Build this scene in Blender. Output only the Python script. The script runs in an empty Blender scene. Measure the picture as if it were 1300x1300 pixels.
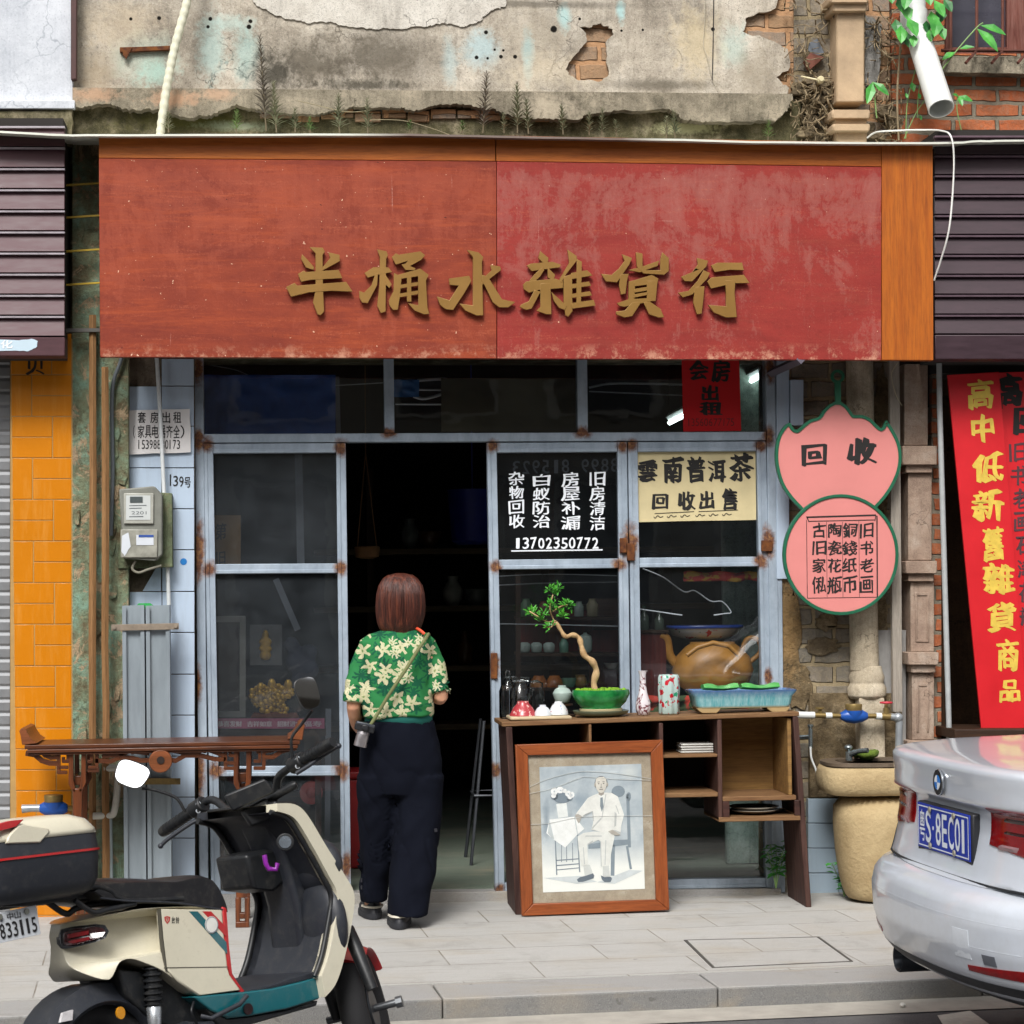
import bpy, bmesh, math, random
from mathutils import Vector, Matrix, noise as mnoise
from mathutils.geometry import tessellate_polygon
R = math.radians
random.seed(7)
SC = bpy.context.scene
COL = SC.collection
# ------------------------------------------------------------------ camera
FPX = 2800.0                                  # focal length in pixels of the 1300 px photograph
CAM = Vector((0.0, -10.25, 1.45))
YAW, PITCH, ROLL = math.atan(0.1036), R(1.94), 0.0107
cF = Vector((math.sin(YAW)*math.cos(PITCH), math.cos(YAW)*math.cos(PITCH), math.sin(PITCH)))
cR0 = Vector((math.cos(YAW), -math.sin(YAW), 0)); cU0 = cR0.cross(cF)
cR = cR0*math.cos(ROLL) - cU0*math.sin(ROLL); cU = cR0*math.sin(ROLL) + cU0*math.cos(ROLL)
cam = bpy.data.objects.new('camera', bpy.data.cameras.new('camera')); COL.objects.link(cam)
cam.matrix_world = Matrix(((cR.x, cU.x, -cF.x, CAM.x), (cR.y, cU.y, -cF.y, CAM.y), (cR.z, cU.z, -cF.z, CAM.z), (0, 0, 0, 1)))
cam.data.sensor_width = 36; cam.data.lens = 36*FPX/1300; cam.data.clip_end = 500
cam.data.dof.use_dof = True; cam.data.dof.focus_distance = 10.1; cam.data.dof.aperture_fstop = 18
SC.camera = cam
# ------------------------------------------------------------------ sky, sun, exposure
SUN_EL, SUN_AZ = R(46), R(197)                # azimuth clockwise from +Y: from behind the camera
w = bpy.data.worlds.new('World'); SC.world = w; w.use_nodes = True
wt = w.node_tree; bg = wt.nodes['Background']
sky = wt.nodes.new('ShaderNodeTexSky'); sky.sky_type = 'NISHITA'; sky.sun_disc = False
sky.sun_elevation = SUN_EL; sky.sun_rotation = SUN_AZ; sky.dust_density = 4; sky.air_density = 1.0
hs = wt.nodes.new('ShaderNodeHueSaturation'); hs.inputs['Saturation'].default_value = 0.12
wt.links.new(sky.outputs[0], hs.inputs['Color']); wt.links.new(hs.outputs[0], bg.inputs['Color'])
bg.inputs['Strength'].default_value = 0.115
sl = bpy.data.lights.new('sun', 'SUN'); sl.energy = 2.2; sl.angle = R(20); sl.color = (1.0, 0.975, 0.94)
so = bpy.data.objects.new('sun', sl); COL.objects.link(so)
sd = Vector((math.sin(SUN_AZ)*math.cos(SUN_EL), math.cos(SUN_AZ)*math.cos(SUN_EL), math.sin(SUN_EL)))
so.rotation_euler = sd.to_track_quat('Z', 'Y').to_euler(); so.location = (0, -8, 12)
SC.view_settings.view_transform = 'Standard'; SC.view_settings.look = 'None'
SC.view_settings.exposure = 0.52; SC.view_settings.gamma = 1
SC.cycles.use_denoising = True; SC.cycles.max_bounces = 8; SC.cycles.transparent_max_bounces = 12
SC.cycles.caustics_reflective = False; SC.cycles.caustics_refractive = False

# ------------------------------------------------------------------ geometry helpers
def ray(px, py):
    return cF + cR*((px-650)/FPX) - cU*((py-650)/FPX)
def W(px, py, y=0.0):                          # a point of the photo on the upright plane y
    d = ray(px, py); return CAM + d*((y-CAM.y)/d.y)
def G(px, py, z=0.0):                          # ... on the level plane z
    d = ray(px, py); return CAM + d*((z-CAM.z)/d.z)
def lin(h):
    h = h.lstrip('#'); r = []
    for i in (0, 2, 4):
        c = int(h[i:i+2], 16)/255; r.append(c/12.92 if c <= .04045 else ((c+.055)/1.055)**2.4)
    return (*r, 1)

class MB:
    def __init__(s, xf=None): s.v = []; s.f = []; s.xf = xf
    def add(s, vs, fs):
        o = len(s.v)
        s.v += [(s.xf(Vector(p)) if s.xf else Vector(p)) for p in vs]
        s.f += [tuple(i+o for i in f) for f in fs]
        return s
    def hexa(s, p):                            # p: 8 points, bottom loop then top loop
        return s.add(p, [(3, 2, 1, 0), (4, 5, 6, 7), (0, 1, 5, 4), (1, 2, 6, 5), (2, 3, 7, 6), (3, 0, 4, 7)])
    def box(s, x0, x1, y0, y1, z0, z1):
        return s.hexa([(x0, y0, z0), (x1, y0, z0), (x1, y1, z0), (x0, y1, z0), (x0, y0, z1), (x1, y0, z1), (x1, y1, z1), (x0, y1, z1)])
    def prism(s, loops, vec):                  # planar loops (first outer, rest holes) swept along vec
        vec = Vector(vec)
        if not isinstance(loops[0][0], (list, tuple, Vector)) or isinstance(loops[0][0], (int, float)): loops = [loops]
        loops = [[Vector(p) for p in l] for l in loops]
        flat = [p for l in loops for p in l]; n = len(flat)
        tr = tessellate_polygon(loops)
        nf = []
        for t in tr:
            a, b, c = (flat[i] for i in t)
            if (b-a).cross(c-a).length < 1e-12: continue
            nf.append(tuple(t) if (b-a).cross(c-a).dot(vec) < 0 else tuple(reversed(t)))
        fs = list(nf) + [tuple(i+n for i in reversed(t)) for t in nf]
        o = 0
        for l in loops:
            k = len(l)
            for i in range(k): fs.append((o+i, o+(i+1) % k, o+(i+1) % k+n, o+i+n))
            o += k
        return s.add(flat + [p+vec for p in flat], fs)
    def pp(s, pts, y, d, holes=()):            # photo polygon on plane y, thickness d away from the viewer
        return s.prism([[W(a, b, y) for a, b in l] for l in [pts, *holes]], (0, d, 0))
    def pr(s, x0, y0, x1, y1, y, d): return s.pp([(x0, y0), (x1, y0), (x1, y1), (x0, y1)], y, d)
    def bar(s, a, b, wpx, y, d):               # straight bar between two photo points
        a = Vector(a); b = Vector(b); t = (b-a).normalized(); n = Vector((-t.y, t.x))*wpx/2
        return s.pp([tuple(a+n), tuple(b+n), tuple(b-n), tuple(a-n)], y, d)
    def tube(s, pts, r, n=8, cap=True, close=False):
        pts = [Vector(p) for p in pts]; m = len(pts)
        rs = r if isinstance(r, (list, tuple)) else [r]*m
        up = None; vs = []
        for i, p in enumerate(pts):
            if close: t = pts[(i+1) % m]-pts[i-1]
            else: t = pts[min(i+1, m-1)]-pts[max(i-1, 0)]
            t = t.normalized() if t.length > 1e-9 else Vector((0, 0, 1))
            if up is None:
                up = t.cross(Vector((0, 0, 1)))
                if up.length < .1: up = t.cross(Vector((1, 0, 0)))
                up.normalize()
            up = (up - t*up.dot(t)).normalized(); b = t.cross(up)
            for k in range(n):
                a = 2*math.pi*k/n; vs.append(p+(up*math.cos(a)+b*math.sin(a))*rs[i])
        fs = []
        for i in range(m if close else m-1):
            j = (i+1) % m
            for k in range(n): fs.append((i*n+k, i*n+(k+1) % n, j*n+(k+1) % n, j*n+k))
        if cap and not close: fs += [tuple(reversed(range(n))), tuple(range((m-1)*n, m*n))]
        return s.add(vs, fs)
    def loft(s, rings, cap=True, close=True):
        n = len(rings[0]); vs = [p for r in rings for p in r]; fs = []
        for i in range(len(rings)-1):
            for k in range(n if close else n-1): fs.append((i*n+k, i*n+(k+1) % n, (i+1)*n+(k+1) % n, (i+1)*n+k))
        if cap: fs += [tuple(reversed(range(n))), tuple(range((len(rings)-1)*n, len(rings)*n))]
        return s.add(vs, fs)
    def lathe(s, prof, c, n=24, cap=True, sy=1.0):
        c = Vector(c)
        return s.loft([[c+Vector((r*math.cos(2*math.pi*k/n), sy*r*math.sin(2*math.pi*k/n), z)) for k in range(n)] for r, z in prof], cap)
    def disc(s, c, nrm, r, d, n=24, ratio=1.0, up=(0, 0, 1)):
        c = Vector(c); nrm = Vector(nrm).normalized(); a = Vector(up).cross(nrm).normalized(); b = nrm.cross(a)
        rg = [a*math.cos(2*math.pi*k/n)*r*ratio+b*math.sin(2*math.pi*k/n)*r for k in range(n)]
        return s.loft([[c+p for p in rg], [c+p+nrm*d for p in rg]])
    def ball(s, c, r, nu=14, nv=9):
        c = Vector(c); r = Vector(r) if isinstance(r, (list, tuple, Vector)) else Vector((r, r, r)); rings = []
        for j in range(1, nv):
            t = math.pi*j/nv
            rings.append([c+Vector((r.x*math.sin(t)*math.cos(2*math.pi*k/nu), r.y*math.sin(t)*math.sin(2*math.pi*k/nu), -r.z*math.cos(t))) for k in range(nu)])
        return s.loft(rings)
    def leaf(s, base, d, up, L, wd, fold=.25):
        base = Vector(base); d = Vector(d).normalized(); sd_ = d.cross(Vector(up))
        if sd_.length < 1e-4: sd_ = d.cross(Vector((1, 0, 0)))
        sd_.normalize(); u = sd_.cross(d)
        a = base+d*L*.45; e = base+d*L-u*L*.12
        return s.add([base, a+sd_*wd/2+u*wd*fold, a, a-sd_*wd/2+u*wd*fold, e, base+d*L*.8+sd_*wd*.28-u*L*.04, base+d*L*.8-sd_*wd*.28-u*L*.04],
                     [(0, 1, 2), (0, 2, 3), (2, 1, 5), (2, 5, 4), (2, 4, 6), (2, 6, 3)])
    def bez(s): return s
    def split(s, name, mat, parent=None, **kw):         # every separate piece becomes a part of its own
        par = list(range(len(s.v)))
        def find(i):
            while par[i] != i: par[i] = par[par[i]]; i = par[i]
            return i
        for f in s.f:
            for i in f[1:]: par[find(i)] = find(f[0])
        gr = {}
        for f in s.f: gr.setdefault(find(f[0]), []).append(f)
        for fs in gr.values():
            ids = sorted({i for f in fs for i in f}); mp = {i: k for k, i in enumerate(ids)}
            b = MB(); b.v = [s.v[i] for i in ids]; b.f = [tuple(mp[i] for i in f) for f in fs]; b.build(name, mat, parent, **kw)
    def build(s, name, mat, parent=None, smooth=None, bevel=0, loc=None, seg=2, sub=0, remesh=0, post=None):
        off = wloc(parent) if parent else Vector(loc) if loc is not None else base_of(s.v)
        me = bpy.data.meshes.new(name)
        me.from_pydata([p-off for p in s.v], [], s.f); me.update()
        if mat: me.materials.append(mat)
        o = bpy.data.objects.new(name, me); COL.objects.link(o)
        if parent: o.parent = parent
        else: o.location = off
        if remesh:
            md = o.modifiers.new('r', 'REMESH'); md.mode = 'VOXEL'; md.voxel_size = remesh
            sm = o.modifiers.new('s', 'SMOOTH'); sm.factor = .5; sm.iterations = post or 6
            o.data = bpy.data.meshes.new_from_object(o.evaluated_get(bpy.context.evaluated_depsgraph_get()))
            o.modifiers.clear(); me = o.data; me.name = name
            if mat and not me.materials: me.materials.append(mat)
            smooth = 180 if smooth is None else smooth
        else:
            bm = bmesh.new(); bm.from_mesh(me); bmesh.ops.recalc_face_normals(bm, faces=bm.faces); bm.to_mesh(me); bm.free()
        if bevel:
            md = o.modifiers.new('b', 'BEVEL'); md.width = bevel; md.segments = seg; md.limit_method = 'ANGLE'; md.angle_limit = R(38)
            if smooth is None: smooth = 35
        if sub:
            md = o.modifiers.new('s', 'SUBSURF'); md.levels = md.render_levels = sub
            if smooth is None: smooth = 180
        if smooth:
            me.polygons.foreach_set('use_smooth', [True]*len(me.polygons)); me.set_sharp_from_angle(angle=R(smooth)) if smooth < 180 else None
            me.update()
        return o
def wloc(o):
    v = Vector((0, 0, 0))
    while o: v += o.location; o = o.parent
    return v
def base_of(vs):
    lo = Vector((min(p.x for p in vs), min(p.y for p in vs), min(p.z for p in vs))); hi = Vector((max(p.x for p in vs), max(p.y for p in vs), max(p.z for p in vs)))
    return Vector(((lo.x+hi.x)/2, (lo.y+hi.y)/2, lo.z))
def tag(o, label, cat, group=None):
    o['label'] = label; o['category'] = cat
    if group: o['group'] = group
    return o
def struct(o): o['kind'] = 'structure'; return o
def root(name, loc, label, cat, group=None):
    o = bpy.data.objects.new(name, None); o.empty_display_size = .1; o.location = loc; COL.objects.link(o)
    return tag(o, label, cat, group)
def dup(o, loc, label=None):
    def cp(a, par):
        c = a.copy(); COL.objects.link(c); c.parent = par
        for ch in kids: 
            if ch[0] is a: cp(ch[1], c)
        return c
    kids = [(k.parent, k) for k in bpy.data.objects if k.parent]
    r = cp(o, None); r.location = loc
    if label: r['label'] = label
    return r
def smoothpath(pts, n=6):                      # Catmull-Rom
    pts = [Vector(p) for p in pts]; out = []
    for i in range(len(pts)-1):
        p0 = pts[max(i-1, 0)]; p1 = pts[i]; p2 = pts[i+1]; p3 = pts[min(i+2, len(pts)-1)]
        for k in range(n):
            t = k/n; out.append(.5*((2*p1)+(p2-p0)*t+(2*p0-5*p1+4*p2-p3)*t*t+(3*p1-p0-3*p2+p3)*t**3))
    return out+[pts[-1]]
def wires(pts, y, n=6):                        # photo points -> smooth path; y number or list
    ys = y if isinstance(y, (list, tuple)) else [y]*len(pts)
    return smoothpath([W(a, b, c) for (a, b), c in zip(pts, ys)], n)
_glyph = {}
def glyphs(txt, bold=0.0):
    k = (txt, bold)
    if k not in _glyph:
        c = bpy.data.curves.new('t', 'FONT'); c.body = txt; c.offset = bold; c.resolution_u = 3
        o = bpy.data.objects.new('t', c); COL.objects.link(o)
        me = bpy.data.meshes.new_from_object(o.evaluated_get(bpy.context.evaluated_depsgraph_get()))
        vs = [v.co.copy() for v in me.vertices]; fs = [tuple(p.vertices) for p in me.polygons]
        bpy.data.objects.remove(o); bpy.data.curves.remove(c); bpy.data.meshes.remove(me)
        x0 = min(v.x for v in vs); x1 = max(v.x for v in vs); y0 = min(v.y for v in vs); y1 = max(v.y for v in vs)
        _glyph[k] = ([((v.x-x0)/(x1-x0), (v.y-y0)/(y1-y0)) for v in vs], fs)
    return _glyph[k]
def write(mb, txt, fn, bold=0.0, brush=0.0, slant=0.0, seed=0):   # fn(u, v) -> point, u to the right, v upwards
    vs, fs = glyphs(txt); A, Bq, Cq = fn(0, 0), fn(1, 0), fn(0, 1); nn = (Bq-A).cross(Cq-A).normalized()
    if nn.dot(CAM-A) < 0: nn = -nn
    sh = [(0, 0)]
    if bold: sh = [(0, 0), (bold*1.5, bold*.5), (-bold*1.5, -bold*.5), (bold*.4, bold*1.3), (-bold*.4, -bold*1.3)] if not brush else [(0, 0), (bold*1.7, -bold*.8), (-bold*1.7, bold*.8), (bold*.85, -bold*.4), (-bold*.85, bold*.4)]
    for k, (du, dv) in enumerate(sh):
        out = []
        for u, v in vs:
            if txt in '1' and not brush: u = .25+u*.5
            elif txt in '1': u = .2+.5*u
            if brush:
                q = mnoise.noise_vector(Vector((u*2.3+seed*7.1, v*2.3, seed))); u += q.x*brush; v += q.y*brush + (u-.5)*brush*.8
            w_ = .6+.8*(.5+.5*math.sin(u*5+v*4+seed)) if brush else 1
            out.append(fn(u+slant*(v-.5)+du*w_, v+dv*w_)+nn*(.00006*k))
        mb.add(out, fs)
    return mb
def pbox(x0, y0, x1, y1, y):                   # text mapping into a photo box (y0 = top)
    return lambda u, v: W(x0+(x1-x0)*u, y1+(y0-y1)*v, y)
def quadmap(a, b, c, d):                       # bottom-left, bottom-right, top-right, top-left points
    a, b, c, d = map(Vector, (a, b, c, d))
    return lambda u, v: (a*(1-u)+b*u)*(1-v)+(d*(1-u)+c*u)*v

# ------------------------------------------------------------------ materials
class NM:
    def __init__(s, name):
        s.m = bpy.data.materials.new(name); s.m.use_nodes = True; s.t = s.m.node_tree; s.t.nodes.clear()
        s.o = s.t.nodes.new('ShaderNodeOutputMaterial'); s.b = s.t.nodes.new('ShaderNodeBsdfPrincipled')
        s.t.links.new(s.b.outputs[0], s.o.inputs[0]); s.pos = s.t.nodes.new('ShaderNodeNewGeometry').outputs['Position']
    def set(s, sock, v):
        if isinstance(v, bpy.types.NodeSocket): s.t.links.new(v, sock)
        elif isinstance(v, str): sock.default_value = lin(v)
        elif v is not None: sock.default_value = v
    def nd(s, typ, ins={}, out=0, **kw):
        n = s.t.nodes.new('ShaderNode'+typ)
        for k, v in kw.items(): setattr(n, k, v)
        for k, v in ins.items(): s.set(n.inputs[k], v)
        return n.outputs[out]
    def mapv(s, scale=(1, 1, 1), rot=(0, 0, 0), loc=(0, 0, 0), v=None):
        return s.nd('Mapping', {'Vector': v or s.pos, 'Scale': scale, 'Rotation': rot, 'Location': loc})
    def noise(s, scale=5, detail=6, rough=.6, dist=0, stretch=None, v=None):
        vec = v or s.pos
        if stretch: vec = s.mapv(stretch, v=vec)
        return s.nd('TexNoise', {'Vector': vec, 'Scale': scale, 'Detail': detail, 'Roughness': rough, 'Distortion': dist})
    def ramp(s, f, stops, interp='LINEAR'):
        n = s.t.nodes.new('ShaderNodeValToRGB'); s.set(n.inputs[0], f); e = n.color_ramp.elements; n.color_ramp.interpolation = interp
        while len(e) < len(stops): e.new(.5)
        for i, (p, c) in enumerate(stops):
            e[i].position = p; e[i].color = lin(c) if isinstance(c, str) else (c, c, c, 1)
        return n.outputs[0]
    def mix(s, f, a, b, mode='MIX'):
        n = s.t.nodes.new('ShaderNodeMix'); n.data_type = 'RGBA'; n.blend_type = mode; n.clamp_factor = True
        s.set(n.inputs[0], f); s.set(n.inputs[6], a); s.set(n.inputs[7], b); return n.outputs[2]
    def math(s, op, a, b=None, c=None, clamp=False):
        n = s.t.nodes.new('ShaderNodeMath'); n.operation = op; n.use_clamp = clamp
        for i, v in enumerate((a, b, c)):
            if v is not None: s.set(n.inputs[i], v)
        return n.outputs[0]
    def vmath(s, op, a, b=None, out=0):
        n = s.t.nodes.new('ShaderNodeVectorMath'); n.operation = op; s.set(n.inputs[0], a)
        if b is not None: s.set(n.inputs[1], b)
        return n.outputs[out]
    def spot(s, c, rx, rz, nz=None, amp=.8, soft=.35):    # a stain round a place of the wall
        d = s.vmath('MULTIPLY', s.vmath('SUBTRACT', s.pos, tuple(c)), (1/rx, 0, 1/rz)); l = s.vmath('LENGTH', d, out=1)
        if nz is not None: l = s.math('ADD', l, s.math('MULTIPLY', s.math('SUBTRACT', nz, .5), amp*2))
        return s.nd('MapRange', {0: l, 1: 1.0, 2: 1.0-soft, 3: 0.0, 4: 1.0})
    def bump(s, h, dist=.005, strength=1.0, prev=None):
        n = s.t.nodes.new('ShaderNodeBump'); n.inputs['Distance'].default_value = dist; n.inputs['Strength'].default_value = strength
        s.set(n.inputs['Height'], h)
        if prev is not None: s.set(n.inputs['Normal'], prev)
        return n.outputs[0]
    def fin(s, col=None, rough=.6, metal=0, normal=None, spec=.5, **kw):
        s.set(s.b.inputs['Base Color'], col); s.set(s.b.inputs['Roughness'], rough); s.set(s.b.inputs['Metallic'], metal)
        s.set(s.b.inputs['Specular IOR Level'], spec)
        if normal is not None: s.set(s.b.inputs['Normal'], normal)
        for k, v in kw.items(): s.set(s.b.inputs[k.replace('_', ' ')], v)
        return s.m
def simple(name, c, rough=.6, metal=0, var=.12, scale=14, bump=0, bscale=60, spec=.5, stretch=None, c2=None, **kw):
    n = NM(name); k = n.noise(scale, 7, .65, stretch=stretch)
    a = lin(c)
    if c2: col = n.mix(n.ramp(k, [(.38, 0.0), (.64, 1.0)]), c, c2)
    else: col = n.mix(n.ramp(k, [(.3, 0.0), (.7, 1.0)]), tuple(x*(1-var) for x in a[:3])+(1,), tuple(min(1, x*(1+var)) for x in a[:3])+(1,))
    nr = n.bump(n.noise(bscale, 5, .6, stretch=stretch), bump) if bump else None
    rg = n.math('ADD', n.math('MULTIPLY', k, .25), rough-.12)
    return n.fin(col, rg, metal, nr, spec, **kw)
def wood(name, c1, c2, axis='x', scale=6, rough=.55, bump=.0006, spec=.3):
    n = NM(name); st = {'x': (.6, 9, 9), 'z': (9, 9, .6), 'y': (9, .6, 9)}[axis]
    k = n.noise(scale, 8, .65, .6, stretch=st); f = n.noise(scale*5, 5, .7, stretch=st)
    col = n.mix(n.ramp(k, [(.35, 0.0), (.66, 1.0)]), c1, c2)
    col = n.mix(n.math('MULTIPLY', n.ramp(f, [(.45, 0.0), (.8, 1.0)]), .5), col, '1a0d07')
    return n.fin(col, n.math('ADD', n.math('MULTIPLY', f, .3), rough-.15), 0, n.bump(f, bump), spec)
# ================================================================== GROUND
KA, KB = G(400, 1274.5), G(1241, 1240)
kd = (KB-KA); kd.z = 0; kd.normalize(); kn = Vector((-kd.y, kd.x, 0))      # along the kerb, and inwards to the houses
def kerbpt(t, off, z): return KA + kd*t + kn*off + Vector((0, 0, z-KA.z))
RZ = -0.072
kang = math.atan2(kd.y, kd.x)
def granite_mat(name, light, dark, joints=None):
    n = NM(name)
    f = n.noise(420, 3, .8); g = n.noise(2.2, 6, .6); st = n.noise(9, 7, .7, .4, stretch=(.35, 5, 5))
    sp = n.noise(170, 2, .5); blot = n.noise(5, 9, .72, .5); sand = n.noise(2.6, 6, .65, .2, stretch=(.5, 2, 1))
    col = n.mix(n.ramp(f, [(.38, 0.0), (.62, 1.0)]), dark, light)
    col = n.mix(n.math('MULTIPLY', n.ramp(sp, [(.6, 0.0), (.7, 1.0)]), .45), col, '6b6a68')
    col = n.mix(n.math('MULTIPLY', n.ramp(st, [(.5, 0.0), (.72, 1.0)]), .42), col, '8e8a82')
    col = n.mix(n.math('MULTIPLY', n.ramp(g, [(.5, 0.0), (.75, 1.0)]), .38), col, 'a69a86')
    col = n.mix(n.math('MULTIPLY', n.ramp(blot, [(.52, 0.0), (.72, 1.0)]), .42), col, '7d7972'); col = n.mix(n.math('MULTIPLY', n.ramp(sand, [(.56, 0.0), (.7, 1.0)]), .45), col, 'a8987c')
    gum = n.noise(16, 2, .4); col = n.mix(n.math('MULTIPLY', n.ramp(gum, [(.74, 0.0), (.76, 1.0)]), .6), col, '5c5a56')
    nr = n.bump(f, .0008)
    if joints:
        v = n.mapv(rot=(0, 0, -kang), loc=joints[2])
        bt = n.t.nodes.new('ShaderNodeTexBrick'); n.t.links.new(v, bt.inputs['Vector'])
        bt.offset = .5; bt.inputs['Scale'].default_value = 1; bt.inputs['Mortar Size'].default_value = .003; bt.inputs['Mortar Smooth'].default_value = .3
        bt.inputs['Brick Width'].default_value = joints[0]; bt.inputs['Row Height'].default_value = joints[1]
        bt.inputs['Color1'].default_value = (.2, .2, .2, 1); bt.inputs['Color2'].default_value = (.8, .8, .8, 1); bt.inputs['Mortar'].default_value = (.5, .5, .5, 1)
        col = n.mix(n.math('MULTIPLY', bt.outputs['Color'], .3), col, '8f8c86')
        jf = n.math('MULTIPLY', bt.outputs['Fac'], n.ramp(n.noise(6, 4), [(.3, .2), (.65, .75)]))
        col = n.mix(jf, col, '6f6350')
        nr = n.bump(n.math('SUBTRACT', 1, bt.outputs['Fac']), .003, prev=nr)
    return n.fin(col, .8, 0, nr, .3)
m_pave = granite_mat('paving_granite', 'c9c7c3', '9a9996', (.62, .345, (.1, .05, 0)))
m_kerb = granite_mat('kerb_granite', 'b2b0ad', '807f7e')
def asphalt():
    n = NM('asphalt'); f = n.noise(300, 3, .8); g = n.noise(3, 5)
    col = n.mix(n.ramp(f, [(.35, 0.0), (.65, 1.0)]), '3c3c3f', '68676a'); col = n.mix(n.math('MULTIPLY', n.ramp(g, [(.4, 0.0), (.7, 1.0)]), .5), col, '77746f')
    return n.fin(col, .9, 0, n.bump(f, .002), .3)
m_asph = asphalt()
m_gut = simple('gutter_concrete', 'a39e95', .85, var=.18, scale=9, bump=.001, bscale=200)
m_white = simple('road_paint', 'c9c6bd', .8, var=.15, scale=30)
b = MB(); b.add([(-60, -60, RZ-.004), (60, -60, RZ-.004), (60, 14, RZ-.004), (-60, 14, RZ-.004)], [(0, 1, 2, 3)])
o = struct(b.build('road', m_asph))
b = MB(); q = [kerbpt(-30, -.235, RZ), kerbpt(30, -.235, RZ), kerbpt(30, 0.02, RZ), kerbpt(-30, 0.02, RZ)]; b.add(q, [(0, 1, 2, 3)])
struct(b.build('gutter_path', m_gut))
# kerb stones: a real step, one band of stones with open joints
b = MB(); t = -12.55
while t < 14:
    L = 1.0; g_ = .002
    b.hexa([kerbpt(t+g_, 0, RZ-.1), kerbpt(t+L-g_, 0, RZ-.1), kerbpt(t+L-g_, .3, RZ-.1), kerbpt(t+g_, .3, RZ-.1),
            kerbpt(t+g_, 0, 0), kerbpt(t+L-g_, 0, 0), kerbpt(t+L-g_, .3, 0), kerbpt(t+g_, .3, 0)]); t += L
ko = struct(b.build('kerb', m_kerb, bevel=.008)); ko.data.materials.append(granite_mat('weathered_shaded_kerb_face', '8f8e8c', '5a5a5a'))
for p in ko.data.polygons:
    if abs(p.normal.z) < .5: p.material_index = 1  # upright faces darker: dirt plus their shade put into the colour
b = MB(); P0, P1 = kerbpt(-13, .302, 0), kerbpt(14, .302, 0)
b.prism([[P0, P1, Vector((P1.x, .6, 0)), Vector((P0.x, .6, 0))]], (0, 0, -.15))
struct(b.build('pavement', m_pave))
b = MB()
for px in (1190,):
    a = G(px, 1289, RZ+.001); q = [a, G(px+42, 1283, RZ+.001), G(px+66, 1300, RZ+.001), G(px+10, 1306, RZ+.001)]
    b.add(q, [(0, 1, 2, 3)])
struct(b.build('road_marking', m_white))
# inspection cover in the pavement
t_ = root('inspection_cover', G(975, 1210), 'square granite inspection cover set flush in the pavement near the kerb', 'manhole cover')
c4 = [(868, 1193), (1040, 1189), (1083, 1220), (904, 1228)]
def inset(q, k):
    c = sum((Vector(p) for p in q), Vector((0, 0)))/4; return [tuple(c+(Vector(p)-c)*k) for p in q]
m_iron = simple('dark_iron', '55524e', .6, .3, bump=.0005)
b = MB(); o4 = [G(*p, .003) for p in c4]; i4 = [G(*p, .003) for p in inset(c4, .965)]
b.prism([o4, i4], (0, 0, -.02)); b.build('cover_frame', m_iron, t_)
b = MB(); b.prism([[G(*p, .005) for p in inset(c4, .955)]], (0, 0, -.02)); b.build('cover_slab', m_pave, t_)

# ================================================================== BUILDING
def stain_wall(name, c1, c2, c3, spots=(), grime='3f3a33', gamt=.55, scale=5, rough=.9, bump=.006, dark=(), streak=.4, hi=None):
    n = NM(name); a = n.noise(scale, 9, .68, .3); f = n.noise(scale*9, 6, .7); big = n.noise(scale*.35, 5, .6); sn = n.noise(scale*2.5, 8, .72, .6)
    vs = n.noise(4, 7, .7, .2, stretch=(6, 6, .5))
    col = n.ramp(a, [(.3, c1), (.5, c2), (.68, c3)])
    if hi: col = n.mix(n.ramp(n.noise(scale*.8, 10, .75, .8), [(.535, 0.0), (.56, 1.0)]), col, hi)
    col = n.mix(n.math('MULTIPLY', n.ramp(vs, [(.5, 0.0), (.72, 1.0)]), streak), col, grime)
    col = n.mix(n.math('MULTIPLY', n.ramp(f, [(.5, 0.0), (.7, 1.0)]), gamt*.6), col, grime)
    col = n.mix(n.math('MULTIPLY', n.ramp(n.math('ADD', n.math('MULTIPLY', big, .6), n.math('MULTIPLY', sn, .4)), [(.5, 0.0), (.62, 1.0)]), gamt), col, grime)
    ck = n.nd('TexVoronoi', {'Vector': n.vmath('ADD', n.pos, n.vmath('MULTIPLY', n.nd('TexNoise', {'Vector': n.pos, 'Scale': scale*1.6, 'Detail': 5.0}, 1), (.35, .35, .35))), 'Scale': scale*.8}, feature='DISTANCE_TO_EDGE')
    crk = n.math('MULTIPLY', n.ramp(ck, [(.0, 1.0), (.012, 0.0)]), n.ramp(n.noise(scale*.5, 3, .5), [(.5, 0.0), (.6, .8)]))
    col = n.mix(crk, col, grime)
    spk = n.noise(scale*38, 3, .6); col = n.mix(n.math('MULTIPLY', n.ramp(spk, [(.56, 0.0), (.68, 1.0)]), .45), col, grime); col = n.mix(n.math('MULTIPLY', n.ramp(spk, [(.30, 1.0), (.42, 0.0)]), .45), col, c3)
    for c, rx, rz, hexc, amt in spots: col = n.mix(n.math('MULTIPLY', n.spot(c, rx, rz, n.math('ADD', n.math('MULTIPLY', sn, .6), n.math('MULTIPLY', f, .4)), 1.5, .7), amt), col, hexc)
    for c, rx, rz in dark: col = n.mix(n.spot(c, rx, rz, f, .25, .3), col, '14100c')
    nr = n.bump(n.math('ADD', a, n.math('SUBTRACT', n.math('MULTIPLY', f, .5), n.math('ADD', n.math('MULTIPLY', crk, .4), n.math('MULTIPLY', spk, .3)))), bump)
    return n.fin(col, rough, 0, nr, .2)
SW = 1/273.0
def sp_(px, py, rx, rz, c, a, y=-.135): return (W(px, py, y), rx*SW, rz*SW, c, a)
YU = -.135
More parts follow.
